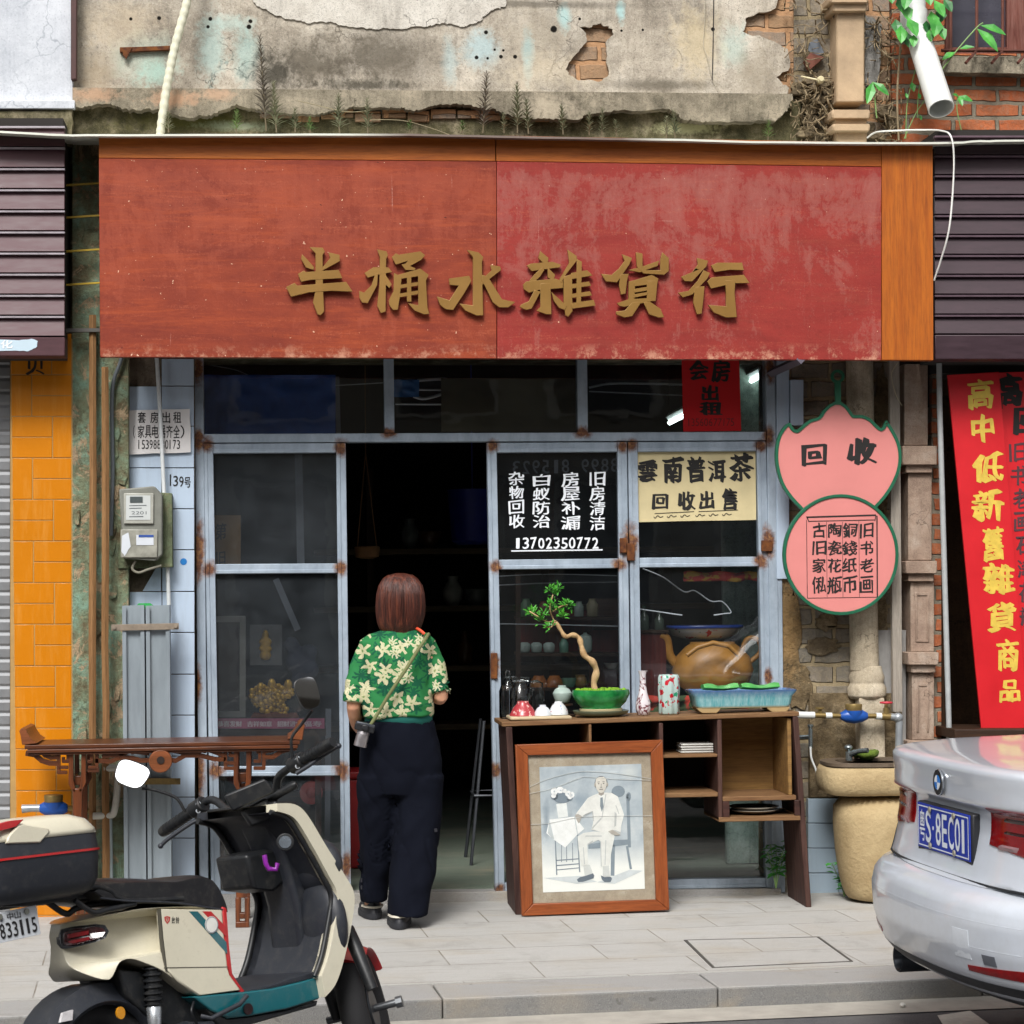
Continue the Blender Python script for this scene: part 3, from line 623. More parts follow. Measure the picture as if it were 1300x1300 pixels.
Z6 = [  # strokes traced in an enlargement of the photograph
 (350, [[(180,58),(250,60),(262,80),(250,100),(252,270),(258,400),(240,420),(222,415),(198,350),(212,290),(212,90)], [(140,95),(170,125),(205,165),(200,178),(160,165),(135,120)], [(280,85),(340,98),(342,132),(250,182),(245,170),(290,115)],
        [(118,200),(150,182),(160,190),(335,178),(355,222),(180,232),(135,242)], [(55,270),(100,248),(115,262),(375,242),(410,295),(300,290),(180,298),(82,322)]]),
 (350, [[(540,70),(590,80),(598,100),(588,120),(585,400),(560,408),(540,370),(552,260),(555,110)], [(473,195),(520,165),(600,165),(620,190),(540,205),(490,220)], [(545,195),(540,260),(490,355),(460,352),(445,325),(445,290),(470,300),(510,260),(530,200)], [(585,205),(618,255),(605,275),(585,255)],
        [(618,110),(640,90),(655,98),(770,80),(795,100),(775,125),(715,158),(745,170),(740,180),(690,178),(670,150),(690,146),(705,130),(640,150)],
        [(630,195),(650,205),(770,172),(815,205),(800,235),(808,380),(818,412),(790,415),(740,395),(705,355),(760,368),(758,212),(670,225),(660,330),(650,390),(625,392),(605,365),(602,340),(628,290)], [(663,258),(757,243),(757,262),(663,277)], [(660,305),(758,288),(758,308),(660,324)], [(699,215),(722,212),(722,348),(699,348)]]),
 (350, [[(1018,72),(1080,85),(1105,110),(1098,140),(1105,420),(1070,422),(1010,395),(978,358),(1050,368),(1050,110)], [(922,225),(1030,210),(1042,238),(1000,310),(945,392),(905,388),(875,365),(858,320),(925,340),(975,262),(925,258)],
        [(1142,152),(1195,160),(1200,180),(1130,235),(1100,258),(1098,228),(1150,180)], [(1100,205),(1130,215),(1205,335),(1275,350),(1240,378),(1190,378),(1155,350),(1115,265),(1095,235)]]),
 (650, [[(150,78),(170,95),(195,115),(190,140),(165,142),(140,115)], [(78,155),(100,145),(215,135),(260,150),(255,165),(150,178),(105,185)], [(162,165),(172,180),(150,215),(120,242),(85,250),(100,225),(130,192)], [(190,165),(230,205),(220,238),(190,218)],
        [(60,255),(75,240),(230,225),(272,240),(272,275),(150,285),(90,300),(62,280)], [(150,250),(205,250),(210,415),(185,415),(130,395),(152,375)], [(120,285),(152,295),(105,385),(75,392),(40,375),(50,362),(90,345)],
        [(295,70),(345,105),(345,130),(290,200),(262,250),(252,230),(305,140),(300,100)], [(275,215),(320,200),(322,400),(300,428),(285,420),(275,360)], [(315,195),(400,180),(430,208),(318,228)], [(315,255),(410,240),(422,262),(318,278)], [(315,307),(415,292),(427,314),(318,328)],
        [(318,355),(435,338),(445,368),(318,385)], [(345,120),(372,135),(367,362),(343,362)], [(210,296),(292,370),(282,392),(250,380),(222,342)]]),
 (650, [[(585,95),(640,115),(625,150),(560,245),(500,240),(475,200),(530,205),(570,170),(600,130)], [(578,200),(622,200),(612,240),(605,305),(580,310),(570,260)], [(785,128),(775,158),(680,192),(620,180),(700,158)], [(660,85),(695,92),(695,165),(715,180),(790,180),(790,125),(800,85),(835,115),(835,185),(810,205),(700,198),(665,160)],
        [(622,240),(657,232),(652,340),(620,362)], [(650,234),(745,205),(780,225),(775,250),(650,266)], [(718,236),(775,236),(765,345),(718,345)], [(650,280),(722,268),(722,288),(650,300)], [(650,308),(722,296),(722,312),(650,326)],
        [(560,355),(620,335),(735,328),(745,345),(600,375),(570,370)], [(640,352),(690,348),(640,425),(600,432),(555,415),(555,400),(600,395)], [(700,352),(735,348),(790,385),(810,430),(780,432),(730,415)]]),
 (650, [[(985,115),(1045,130),(1035,160),(960,240),(920,238),(900,215),(960,190),(990,150)], [(1020,180),(1055,195),(1040,225),(960,310),(910,325),(885,300),(940,290),(990,235)], [(975,270),(1025,265),(1020,330),(1010,412),(985,415),(965,350)],
        [(1060,155),(1095,140),(1225,140),(1235,180),(1160,178),(1080,190)], [(1040,240),(1060,220),(1100,215),(1235,205),(1265,248),(1180,250),(1060,278)], [(1135,235),(1190,235),(1185,300),(1197,430),(1140,432),(1075,405),(1045,365),(1140,372),(1140,300)]])]
m_gold = simple('gold_paint', '8c6830', .42, .25, var=.08, scale=5)
for x0, st in Z6:
    b = MB()
    for i, s_ in enumerate(st): b.pp([(x0+x/4.1935, 300+y/4.1935) for x, y in s_], YS-.028-.0004*i, .016)
    b.build('gold_character', m_gold, sg, bevel=.0012)

# ================================================================== METAL CANOPY SHEET
def canopy():
    e = [(-500, 150), (-60, 163), (0, 167), (82, 171), (127, 171.5), (300, 170.5), (480, 170.5), (640, 173), (820, 176.5), (1000, 180.5), (1185, 181.5), (1245, 179), (1300, 178), (1500, 174), (1900, 168)]
    P = smoothpath([W(a, c, -.57) for a, c in e], 4)
    v = []; rnd = random.Random(2)
    for p in P:
        d = rnd.uniform(-.0015, .0015)
        v.append([p+Vector((0, 0, -.006+d)), p+Vector((0, 0, .003+d)), Vector((p.x, -.155, p.z+.05)), Vector((p.x, -.155, p.z+.036))])
    b = MB(); b.loft(v); return b
n = NM('canopy_zinc'); f = n.noise(4, 6, .7); sx = n.nd('SeparateXYZ', {0: n.pos}, 0)
mid = n.math('MULTIPLY', n.nd('MapRange', {0: sx, 1: W(440, 175, -.57).x, 2: W(520, 175, -.57).x, 3: 0., 4: 1.}), n.nd('MapRange', {0: sx, 1: W(790, 175, -.57).x, 2: W(850, 175, -.57).x, 3: 1., 4: 0.}))
col = n.mix(mid, n.mix(f, 'c3c6b8', 'e2e2d8'), n.mix(f, '6b5a52', '7d6f68'))
o = canopy().build('metal_canopy', n.fin(col, .5, .2, n.bump(f, .002)), smooth=40); tag(o, 'thin bent metal canopy sheet running along the top of the signs', 'canopy')

# ================================================================== SHOPFRONT
def steel():
    n = NM('galvanised_steel'); a = n.noise(6, 7, .65, stretch=(2, 2, .8)); f = n.noise(45, 6, .7)
    col = n.mix(n.ramp(a, [(.3, 0.0), (.7, 1.0)]), '8a97a5', 'b0bdca'); col = n.mix(n.math('MULTIPLY', n.ramp(f, [(.55, 0.0), (.75, 1.0)]), .3), col, '7b7f86')
    sn = n.noise(22, 8, .75, .5); m = None
    S = [(263, 565, 10, 12), (433, 568, 10, 14), (265, 722, 12, 12), (433, 722, 10, 12), (252, 700, 9, 45), (252, 470, 9, 20), (252, 560, 9, 18), (493, 550, 12, 8), (739, 549, 14, 9), (625, 566, 10, 10), (790, 566, 9, 10), (801, 566, 9, 10), (965, 566, 9, 10),
         (629, 720, 10, 10), (786, 717, 11, 10), (800, 690, 14, 30), (966, 712, 12, 12), (975, 690, 9, 26), (975, 555, 9, 16), (977, 470, 8, 20), (628, 845, 8, 18), (274, 978, 12, 12), (434, 978, 12, 16), (440, 1100, 8, 22), (628, 978, 10, 12), (250, 870, 7, 30), (253, 985, 8, 40), (975, 860, 6, 14), (634, 1128, 8, 8)]
    for x, y, rx, ry in S:
        s_ = n.spot(W(x, y, -.03), rx*SW*1.15, ry*SW*1.1, sn, .75, .55); m = s_ if m is None else n.math('MAXIMUM', m, s_)
    rust = n.ramp(n.noise(60, 6, .7), [(.3, '2a150a'), (.5, '6a3b1a'), (.72, 'a07438')])
    col = n.mix(n.math('MULTIPLY', m, .95), col, rust)
    return n.fin(col, n.math('ADD', .42, n.math('MULTIPLY', m, .4)), n.math('MULTIPLY', n.math('SUBTRACT', 1, m), .15), n.bump(f, .0006), .4)
m_steel = steel()
m_rust = simple('rusty_iron', '4a2412', .85, .2, var=.5, scale=30, bump=.002, c2='7c4a20')
def glass(name, tint=(.9, .95, .96, 1), ior=1.5, dust=.0):
    n = NM(name); t = n.t; t.nodes.remove(n.b)
    fr = n.nd('Fresnel', {'IOR': ior}); tr = n.nd('BsdfTransparent', {'Color': tint}); f = n.noise(2.2, 3, .5)
    gl = n.nd('BsdfGlossy', {'Color': (1, 1, 1, 1), 'Roughness': .015, 'Normal': n.bump(f, .004, .35)})
    fr2 = n.math('MULTIPLY', fr, 1.5, clamp=True)
    mx = t.nodes.new('ShaderNodeMixShader'); n.set(mx.inputs[0], fr2); t.links.new(tr, mx.inputs[1]); t.links.new(gl, mx.inputs[2])
    df = n.nd('BsdfDiffuse', {'Color': '8b949c'}); m2 = t.nodes.new('ShaderNodeMixShader'); n.set(m2.inputs[0], n.math('MULTIPLY', n.ramp(n.noise(5, 7, .75), [(.35, .4), (.7, 1.0)]), dust)); t.links.new(mx.outputs[0], m2.inputs[1]); t.links.new(df, m2.inputs[2]); t.links.new(m2.outputs[0], n.o.inputs[0])
    return n.m
m_glass = glass('window_glass_thin', (.86, .89, .91, 1), dust=.03); m_glassd = glass('dusty_window_glass', (.86, .89, .91, 1), dust=.12)
def pane(par, x0, y0, x1, y1, y=-.012):
    b = MB(); b.add([W(x0, y1, y), W(x1, y1, y), W(x1, y0, y), W(x0, y0, y)], [(0, 1, 2, 3)]); return b.build('glass_pane', m_glass, par)
fr = root('shopfront_frame', (W(610, 1140, 0).x, 0, 0), 'fixed grey steel shopfront frame with three dark transom panes under the red sign', 'shopfront')
b = MB()
b.bar((252, 440), (259, 1150), 11.5, -.045, .09); b.bar((978, 440), (987, 1135), 11.5, -.045, .09); b.bar((987.5, 458), (994, 1133), 6, -.04, .05)
b.split('side_post', m_steel, fr, bevel=.003)
b = MB(); b.bar((258.5, 556.5), (972.4, 553.5), 11, -.045, .08); b.build('transom_rail', m_steel, fr, bevel=.003)
for x in (494, 739.5):
    b = MB(); b.bar((x-.6, 440), (x+.6, 550), 12.5, -.04, .07); b.build('mullion', m_steel, fr, bevel=.003)
for x0, x1 in ((258, 487.5), (500.5, 733), (746, 972)): pane(fr, x0, 440, x1, 551)
def ribbed(b, a, c, wd, y=-.035):               # a steel section with a shallow groove
    b.bar(a, c, wd, y, .05)
    A, C = Vector(a), Vector(c); t = (C-A).normalized(); n_ = Vector((-t.y, t.x)); b.bar(tuple(A+n_*wd*.28), tuple(C+n_*wd*.28), wd*.36, y-.006, .006)
def leaf(label, TL, TR, BL, BR, rails, glassy):
    # corners of the outer frame (photo points), heights of the inner rails
    d = root('glass_door', W(BL[0], BL[1], 0), label, 'glass door', 'steel framed glass doors of the shop')
    L = lambda t: (TL[0]+(BL[0]-TL[0])*t, TL[1]+(BL[1]-TL[1])*t); Rr = lambda t: (TR[0]+(BR[0]-TR[0])*t, TR[1]+(BR[1]-TR[1])*t)
    hw = 6.2
    for f_, s_ in ((L, 1), (Rr, -1)):
        b = MB(); a, c = f_(0), f_(1); ribbed(b, (a[0]+s_*hw, a[1]), (c[0]+s_*hw, c[1]), 12.2); b.build('stile', m_steel, d, bevel=.002)
    H = BL[1]-TL[1]; prev = None; allr = [TL[1]+6.5]+rails+[BL[1]-6.5]
    for y in allr:
        t = (y-TL[1])/H; a, c = L(t), Rr(t)
        b = MB(); ribbed(b, (a[0]+12.6, a[1]), (c[0]-12.6, c[1]), 12.6); b.build('rail', m_steel, d, bevel=.002)
        if prev is not None:
            t0 = (prev-TL[1])/H; a0, c0 = L(t0), Rr(t0)
            b = MB(); y_ = -.012; b.add([W(a[0]+12, a[1], y_), W(c[0]-12, c[1], y_), W(c0[0]-12, c0[1], y_), W(a0[0]+12, a0[1], y_)], [(0, 1, 2, 3)]); b.build('glass_pane', m_glassd if 'altar' in label else m_glass, d)
        prev = y
    return d
d1 = leaf('glass door standing left of the open doorway, behind the carved altar table', (258, 563), (439, 562), (268, 1144), (446, 1143), [722.5, 979.5], 1)
d2 = leaf('glass door with white painted adverts for house cleaning and a phone number', (618, 562), (796, 561), (628.5, 1134), (803, 1130), [717, 978], 1)
d3 = leaf('glass door carrying the cream paper tea notice in its upper pane', (797, 561), (972.5, 560), (806, 1130), (985, 1127), [714.5, 970], 1)
b = MB(); b.pr(787, 683, 795.5, 702, -.055, .02); b.build('hinge', m_rust, d2, bevel=.003)
b = MB(); b.pr(796.5, 690, 806, 712, -.055, .02); b.build('hinge', m_rust, d3, bevel=.003)
b = MB(); b.pr(967, 686, 981, 700, -.056, .02); b.build('hinge', m_rust, d3, bevel=.003)
b = MB(); b.pr(623, 829, 631.5, 862, -.05, .014); b.build('door_latch', m_rust, d2, bevel=.003)
# lettering on the glass of the second door
m_wp = simple('white_paint_marker', 'e6eaef', .6, var=.04)
def column(b, chars, x0, x1, ytop, ybot, y, bold=.012, brush=.1, seed=0, drift=0):
    k = len(chars); h = (ybot-ytop)/k
    for i, ch in enumerate(chars):
        yy = ytop+h*i; dx = drift*i
        write(b, ch, pbox(x0+dx, yy+.6, x1+dx, yy+h-.8, y), bold, brush, 0, seed+i*3)
b = MB(); yv = -.0155
column(b, '杂物回收', 646, 665, 598, 671, yv, .012, .09, 1); column(b, '白蚁防治', 677, 698, 601, 671, yv, .012, .09, 5)
column(b, '房屋补漏', 713, 736, 599, 673, yv, .012, .1, 9); column(b, '旧房清洁', 749, 768, 599, 673, yv, .012, .09, 14)
for i, ch in enumerate('13702350772'): write(b, ch, pbox(654+i*9.8, 683-(i % 3)*.5, 661.5+i*9.8, 696.5, yv), .02, .05, seed=i)
b.bar((649, 699.5), (765, 698), 1.6, yv, .0005)
b.build('painted_lettering', m_wp, d2)
m_dimw = simple('grey_lettering', '4a4d52', .8, var=.03)
b = MB()
for i, ch in enumerate('8899 815923'):
    if ch != ' ': write(b, ch, pbox(785-i*12.5, 582+i*.3, 776-i*12.5, 599+i*.3, -.008), .01, .04, seed=i+40)
b.build('reversed_lettering', m_dimw, d2)
# cream paper notice
def paper(name, c, var=.06): return simple(name, c, .8, var=var, scale=7, bump=.0008, bscale=9)
m_brush = simple('brush_ink', '14110f', .65, var=.05)
pn = root('paper_notice', W(882, 662, -.02), 'cream paper notice about buying and selling tea, brush lettered, on the glass', 'notice')
b = MB(); b.pp(jag([(807, 573), (959, 573), (960, 660), (808, 663)], .4, 5, 2), -.018, .001); b.build('paper', paper('cream_paper', 'cdbe93', .12), pn)
b = MB(); yv = -.0195
for i, (ch, x0, y0, x1, y1) in enumerate((('雲', 811, 585, 833, 612), ('南', 843, 580, 866, 613), ('普', 872, 580, 894, 612), ('洱', 899, 584, 921, 613), ('茶', 927, 576, 955, 610), ('回', 829, 627, 848, 646), ('收', 862, 624, 882, 647), ('出', 889, 624, 906, 646), ('售', 917, 621, 935, 647))):
    write(b, ch, pbox(x0, y0, x1, y1, yv), .035, .09, seed=i*5)
b.bar((831, 652), (881, 649.5), .9, yv, .0004); b.bar((887, 649.5), (937, 647.5), .9, yv, .0004)
for i in range(6):
    x = 836+i*17+(2 if i > 2 else 0); y = 656-i*.6
    pts = [(x-6+k*1.0, y+2.2*math.sin(k*.9)*(1-k/14)) for k in range(13)]
    for p_, q_ in zip(pts, pts[1:]): b.bar(p_, q_, 1.0, yv-.0001*(pts.index(p_) % 3), .0003)
b.build('brush_lettering', m_brush, pn)
# red rental paper on the transom
rp = root('red_notice', W(902, 548, -.02), 'red paper rental notice with black characters on the transom glass', 'notice')
b = MB(); b.pp([(865, 445), (938, 445), (941, 547), (867.5, 548)], -.02, .001); b.build('paper', paper('red_paper', 'c00a12'), rp)
b = MB(); yv = -.0215
for i, (ch, x0, y0, x1, y1) in enumerate((('会', 875, 458, 898, 482), ('房', 904, 457, 925, 484), ('出', 891, 489, 911, 509), ('租', 889, 511, 916, 527))): write(b, ch, pbox(x0, y0, x1, y1, yv), .035, .08, seed=i*4+2)
b.build('brush_lettering', m_brush, rp)
b = MB(); write(b, '13560677175', pbox(874, 531, 932, 541, yv), 0, .02); b.build('phone_number', simple('dark_red_ink', '6a0a0c', .7), rp)

# ================================================================== INTERIOR
xi0, xi1 = W(246, 700, 0).x, W(985, 700, 0).x
rm = root('shop_interior', ((xi0+xi1)/2, .3, 0), 'dim shop interior with dark walls and worn terrazzo behind the open doorway', 'shop room')
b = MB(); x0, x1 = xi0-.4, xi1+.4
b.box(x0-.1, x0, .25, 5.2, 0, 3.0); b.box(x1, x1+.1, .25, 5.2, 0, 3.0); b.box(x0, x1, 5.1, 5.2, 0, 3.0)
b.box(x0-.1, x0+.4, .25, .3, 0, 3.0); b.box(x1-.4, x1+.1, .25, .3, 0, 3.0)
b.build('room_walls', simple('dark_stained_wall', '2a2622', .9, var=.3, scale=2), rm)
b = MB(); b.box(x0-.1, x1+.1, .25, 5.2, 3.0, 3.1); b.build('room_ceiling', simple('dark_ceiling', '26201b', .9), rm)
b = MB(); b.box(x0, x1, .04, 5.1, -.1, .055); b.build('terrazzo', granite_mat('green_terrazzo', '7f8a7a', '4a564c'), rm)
b = MB(); b.pp([(246, 1136), (992, 1128), (992, 1146), (246, 1156)], -.06, .12); b.build('doorstep', m_kerb, rm, bevel=.004)
def yz(px, py, y): return W(px, py, y)
m_dwood = wood('dark_shelf_wood', '2a1a10', '3d2818', 'x', rough=.6)
m_redwood = wood('dark_red_cabinet_wood', '4a1712', '61221a', 'z', rough=.5)
# back shelves seen through the doorway
sh = root('wall_shelves', W(560, 1050, 3.6), 'long dark wall shelves at the back of the shop seen through the doorway', 'shelves')
b = MB()
for py in (697, 770, 846, 920): 
    p = W(500, py, 3.6); b.box(p.x-.5, p.x+2.2, 3.55, 3.95, p.z-.035, p.z)
b.build('shelf_boards', wood('pale_shelf_edge', '5e4c36', '77634a', 'x'), sh)
b = MB()
for px in (470, 700): p = W(px, 697, 3.6); b.box(p.x-.02, p.x+.02, 3.6, 3.95, .055, 2.2)
b.build('uprights', m_dwood, sh)
rnd = random.Random(21); m_pots = [simple('glazed_pot_'+n_, c, .3, var=.2) for n_, c in (('grey', '6c706e'), ('brown', '5a3a20'), ('green', '3a5a48'), ('white', 'a9a9a4'))]
vase_p = [[(.03, 0), (.06, .05), (.065, .1), (.03, .16), (.035, .19)], [(.05, 0), (.07, .04), (.08, .1), (.075, .11)], [(.03, 0), (.045, .02), (.05, .12), (.02, .17), (.02, .22)]]
pl = ['grey', 'brown', 'green', 'white']
for i, (px, py) in enumerate(((520, 697), (545, 697), (585, 697), (575, 770), (605, 770), (590, 846))):
    p = W(px, py, 3.7); b = MB(); b.lathe([(r, z) for r, z in vase_p[i % 3]], (p.x, 3.7, p.z+.002), 16)
    o = b.build('clay_jar', m_pots[i % 4], smooth=50); tag(o, f'{pl[i%4]} jar on the {("top","top","top","middle","middle","lowest")[i]} back shelf, number {("one","two","three","one","two","one")[i]} from its left end', 'jar', 'jars on the dark back shelves')
# hanging basket on strings
b = MB(); p = W(466, 697, 1.0)
b.lathe([(.03, 0), (.06, .01), (.065, .06), (.055, .065)], (p.x, 1.0, p.z-.05), 16); b.tube([p+Vector((-.05, 0, 0)), W(464, 575, 1.0)], .003, 5); b.tube([p+Vector((.05, 0, 0)), W(464, 575, 1.0)], .003, 5); b.tube([W(464, 575, 1.0), Vector((p.x, 1.0, 3.0))], .003, 5)
o = b.build('hanging_basket', simple('brown_rattan', '6b4a28', .8), smooth=40); tag(o, 'small brown basket hanging on strings inside the dark doorway', 'basket')
b = MB(); p = W(600, 680, 2.2); b.lathe([(.09, 0), (.12, .02), (.14, .3), (.145, .31)], (p.x, 2.2, p.z-.05), 20); b.tube([Vector((p.x, 2.2, p.z+.25)), Vector((p.x, 2.2, 3.0))], .004, 5)
o = b.build('hanging_bucket', simple('blue_plastic', '141f78', .5), smooth=40); tag(o, 'blue plastic bucket hanging in the dark behind the right door', 'bucket')
# bar stool
st = root('bar_stool', W(603, 1060, 1.0).xy.to_3d()+Vector((0, 0, .055)), 'thin metal bar stool with wooden seat just inside the doorway', 'stool')
p = W(610, 914, 1.0); b = MB(); b.disc((p.x+.1, 1.0, p.z), (0, 0, 1), .15, .03); b.build('seat', wood('stool_wood', '6b4a30', '85603e', 'x'), st, bevel=.004)
for dx, dy in ((-1, -1), (1, -1), (-1, 1), (1, 1)):
    b = MB(); b.tube([(p.x+.1+dx*.09, 1.0+dy*.09, p.z), (p.x+.1+dx*.17, 1.0+dy*.17, .056)], .009, 6); b.build('leg', simple('dark_tube', '4a4d52', .4, .6), st, smooth=60)
b = MB(); z_ = .4; b.tube([(p.x+.1+a*.145, 1.0+c*.145, z_) for a, c in ((-1, -1), (1, -1), (1, 1), (-1, 1))], .007, 6, close=True); b.build('foot_ring', bpy.data.materials['dark_tube'], st)
b = MB(); p = W(453, 1100, .9); b.box(p.x-.04, p.x+.07, .8, 1.05, .056, .5); b.box(p.x-.045, p.x+.075, .79, 1.06, .5, .54); o = b.build('plastic_crate', simple('red_plastic', '8e1418', .45), bevel=.01); tag(o, 'red plastic box on the floor in the dark just inside the doorway', 'box')
# fluorescent lamp
fl = root('tube_lamp', W(910, 508, .9), 'lit white fluorescent tube lamp slanting behind the transom glass', 'lamp')
ln = NM('lamp_glow'); ln.fin('ffffff', .5); ln.set(ln.b.inputs['Emission Color'], (.85, 1, .96, 1)); ln.b.inputs['Emission Strength'].default_value = 9
a0, a1 = W(976, 472, .45), W(850, 537, 1.5)
b = MB(); b.tube([a0, a1], .011, 12); b.build('tube', ln.m, fl, smooth=60)
up_ = Vector((0, 0, .03)); b = MB(); b.tube([a0+up_, a1+up_], .024, 4); b.build('fitting', simple('white_enamel', 'd0d4d2', .4), fl)
b = MB(); b.box(W(930, 500, .32).x, x1-.001, .62, .66, .06, 2.98); 
o = b.build('partition_wall', stain_wall('grey_green_plaster', '5a6a62', '78897f', '93a298', grime='2a302c', gamt=.5, scale=6), loc=None); tag(o, 'grey green plaster partition behind the right transom pane, lit by the tube lamp', 'partition')
# displays behind the left door
YD = .22
sf = root('window_shelf', W(350, 925, YD), 'low display shelf with a pink printed edge strip behind the left glass door', 'shelf')
b = MB(); b.pr(270, 926, 414, 934, YD-.04, .3); b.pr(400, 934, 408, 1130, YD-.03, .03); b.pr(278, 934, 285, 1130, YD-.03, .03); b.build('board', m_dwood, sf)
b = MB(); b.pr(272, 912, 412, 925, YD-.05, .004); b.build('edge_strip', simple('pink_print', 'b05a7a', .6, var=.2, scale=20), sf)
b = MB()
for k, s_ in enumerate((0, 38, 76, 108)): write(b, ('恭喜发财', '吉祥如意', '招财进宝', '福寿')[k], pbox(276+s_, 915.5, 276+s_+(31 if k < 3 else 24), 922.5, YD-.0515), .01)
b.build('strip_lettering', simple('pale_print', 'd8c4cc', .6), sf)
pf = root('empty_picture_frame', W(285, 908, YD+.1), 'tall silver grey picture frame leaning inside the left glass door', 'picture frame')
b = MB(); Y_ = YD+.12; b.pp([(255, 782), (312, 782), (312, 911), (255, 911)], Y_, .02, [[(262, 790), (304, 790), (304, 903), (262, 903)]]); b.build('moulding', simple('silver_grey', '9b9a92', .5), pf, bevel=.003)
b = MB(); b.pr(262, 790, 304, 903, Y_+.012, .005); b.build('backing_board', simple('dark_backing', '3a302a', .7, var=.4, scale=8), pf)
m_gilt = simple('gilt', 'c69a2e', .35, .4, var=.25, scale=30)
pq = root('gilt_plaque', W(338, 845, YD+.18), 'grey upright plaque with a small gold deity relief behind the left door', 'plaque')
b = MB(); b.pr(317, 793, 358, 845, YD+.18, .02); b.build('board', simple('grey_velvet', '5a5a58', .8), pq, bevel=.003)
b = MB()
for (x, y, r) in ((337, 806, 5), (337, 802, 3.4), (337, 812, 6), (337, 818, 7.5), (337, 825, 7), (337, 832, 8), (332, 815, 4), (342, 815, 4), (331, 823, 3), (343, 824, 3)): b.ball(W(x, y, YD+.17), (r*SW, .02, r*SW*.9), 12, 8)
b.build('gold_figure', m_gilt, pq, remesh=.006, post=3)
gf = root('gilt_flower_ornament', W(348, 912, YD+.05), 'gold flower ornament on a small carved wooden stand behind the left door', 'ornament')
b = MB(); rnd = random.Random(9)
for i in range(22):
    x, y = rnd.uniform(325, 372), rnd.uniform(873, 900); y += abs(x-348)*.25; p = W(x, y, YD+.06+rnd.uniform(-.02, .04)); r = rnd.uniform(.012, .026)
    for k in range(6):
        a = 2*math.pi*k/6+i; b.ball(p+Vector((math.cos(a)*r, -.004, math.sin(a)*r)), (r*.62, .006, r*.62), 8, 6)
    b.ball(p+Vector((0, -.008, 0)), r*.4, 8, 6)
for (x, y) in ((331, 874), (345, 869), (366, 870)): b.ball(W(x, y, YD+.06), (.02, .012, .03), 10, 7)
b.tube([W(348, 906, YD+.06), W(348, 880, YD+.07)], .012, 8); b.build('gilt_flowers', m_gilt, gf, smooth=60)
b = MB(); b.pp([(318, 911), (322, 905), (335, 907), (348, 904), (362, 907), (376, 905), (380, 911)], YD+.02, .08); b.build('stand', wood('red_stand', '6a3018', '8a4422', 'x'), gf, bevel=.003)
cs = root('calligraphy_board', W(289, 718, YD+.1), 'tan board with dark characters leaning behind the upper left pane', 'board')
b = MB(); b.pr(262, 654, 305.5, 722, YD+.1, .012); b.build('board', simple('tan_board', '8a6c44', .8), cs)
b = MB(); write(b, '第', pbox(274, 664, 287, 685, YD+.097), .015, .05); write(b, '旧', pbox(275, 700, 286, 716, YD+.097), .015, .05); b.build('lettering', m_brush, cs)
m_greyp = simple('grey_pole_paint', '6b7078', .5)
for i, (x0, y0, x1, y1, wd, lb) in enumerate(((379, 577, 382, 720, 9.5, 'pale grey upright post behind the upper left pane'), (428, 478, 430, 552, 5.5, 'short grey upright bar behind the left transom pane'), (350, 735, 378, 800, 8, 'grey slat leaning askew behind the middle left pane'), (417, 900, 415, 1130, 7, 'pale grey post rising behind the lower left pane'))):
    b = MB(); b.bar((x0, y0), (x1, y1), wd, YD+.3+.03*i, .02); o = b.build('grey_post', m_greyp); tag(o, lb, 'post')
b = MB(); b.disc(W(395, 1006, YD+.1), (0, -1, 0), .055, .03, 24); b.ball(W(395, 1006, YD+.08), (.03, .02, .03)); o = b.build('red_drum', simple('faded_red', '9a3028', .5), bevel=.006); tag(o, 'small round red drum low behind the left glass door', 'drum')
b = MB()
for (x, y, r) in ((377, 840, 16), (392, 828, 12), (370, 818, 11), (392, 850, 14), (380, 865, 12)): b.ball(W(x, y, YD+.25), (r*SW, .04, r*SW), 12, 8)
o = b.build('cloth_bundle', simple('navy_cloth', '23283a', .9), remesh=.012, post=5); tag(o, 'dark navy cloth bundle on display beside the gold plaque', 'bundle')
# blue sheet behind the left transom, imitating a reflected tarpaulin
b = MB(); b.grid = None
def sheet(x0, y0, x1, y1, y, amp, nu=24, nv=10, seed=0):
    vs = []
    for j in range(nv+1):
        for i in range(nu+1):
            p = W(x0+(x1-x0)*i/nu, y0+(y1-y0)*j/nv, y); q = mnoise.noise(Vector((i*.35+seed, j*.5, seed))); vs.append(p+Vector((0, q*amp, q*amp*.2)))
    fs = [(j*(nu+1)+i, j*(nu+1)+i+1, (j+1)*(nu+1)+i+1, (j+1)*(nu+1)+i) for j in range(nv) for i in range(nu)]
    return vs, fs
b = MB(); b.add(*sheet(256, 476, 426, 553, .14, .03)); o = b.build('reflected_tarpaulin', simple('reflected_navy_tarp', '1a4890', .5, var=.2), smooth=180); tag(o, 'navy blue sheet imitating a reflected tarpaulin in the left transom pane', 'tarpaulin')
b = MB(); b.add(*sheet(500, 482, 532, 504, .16, .02, 10, 8, 4)); o = b.build('blue_bag', simple('bright_blue_plastic', '1a6ab0', .4), smooth=180); tag(o, 'bright blue plastic bag behind the middle transom pane', 'bag')
b = MB(); b.add(*sheet(560, 480, 740, 548, .22, .03, 16, 8, 8)); o = b.build('hanging_cloth', simple('dull_olive_cloth', '4d4a38', .9), smooth=180); tag(o, 'dull olive cloth hanging behind the middle transom pane', 'cloth')
m_refl = simple('pane_reflection_white', 'b9bcc0', .5)  # strands added indoors to imitate bright reflections curving across the panes
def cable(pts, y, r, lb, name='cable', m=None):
    b = MB(); b.tube(wires(pts, y), r, 6); o = b.build(name, m or m_refl, smooth=60); tag(o, lb, 'cable'); return o
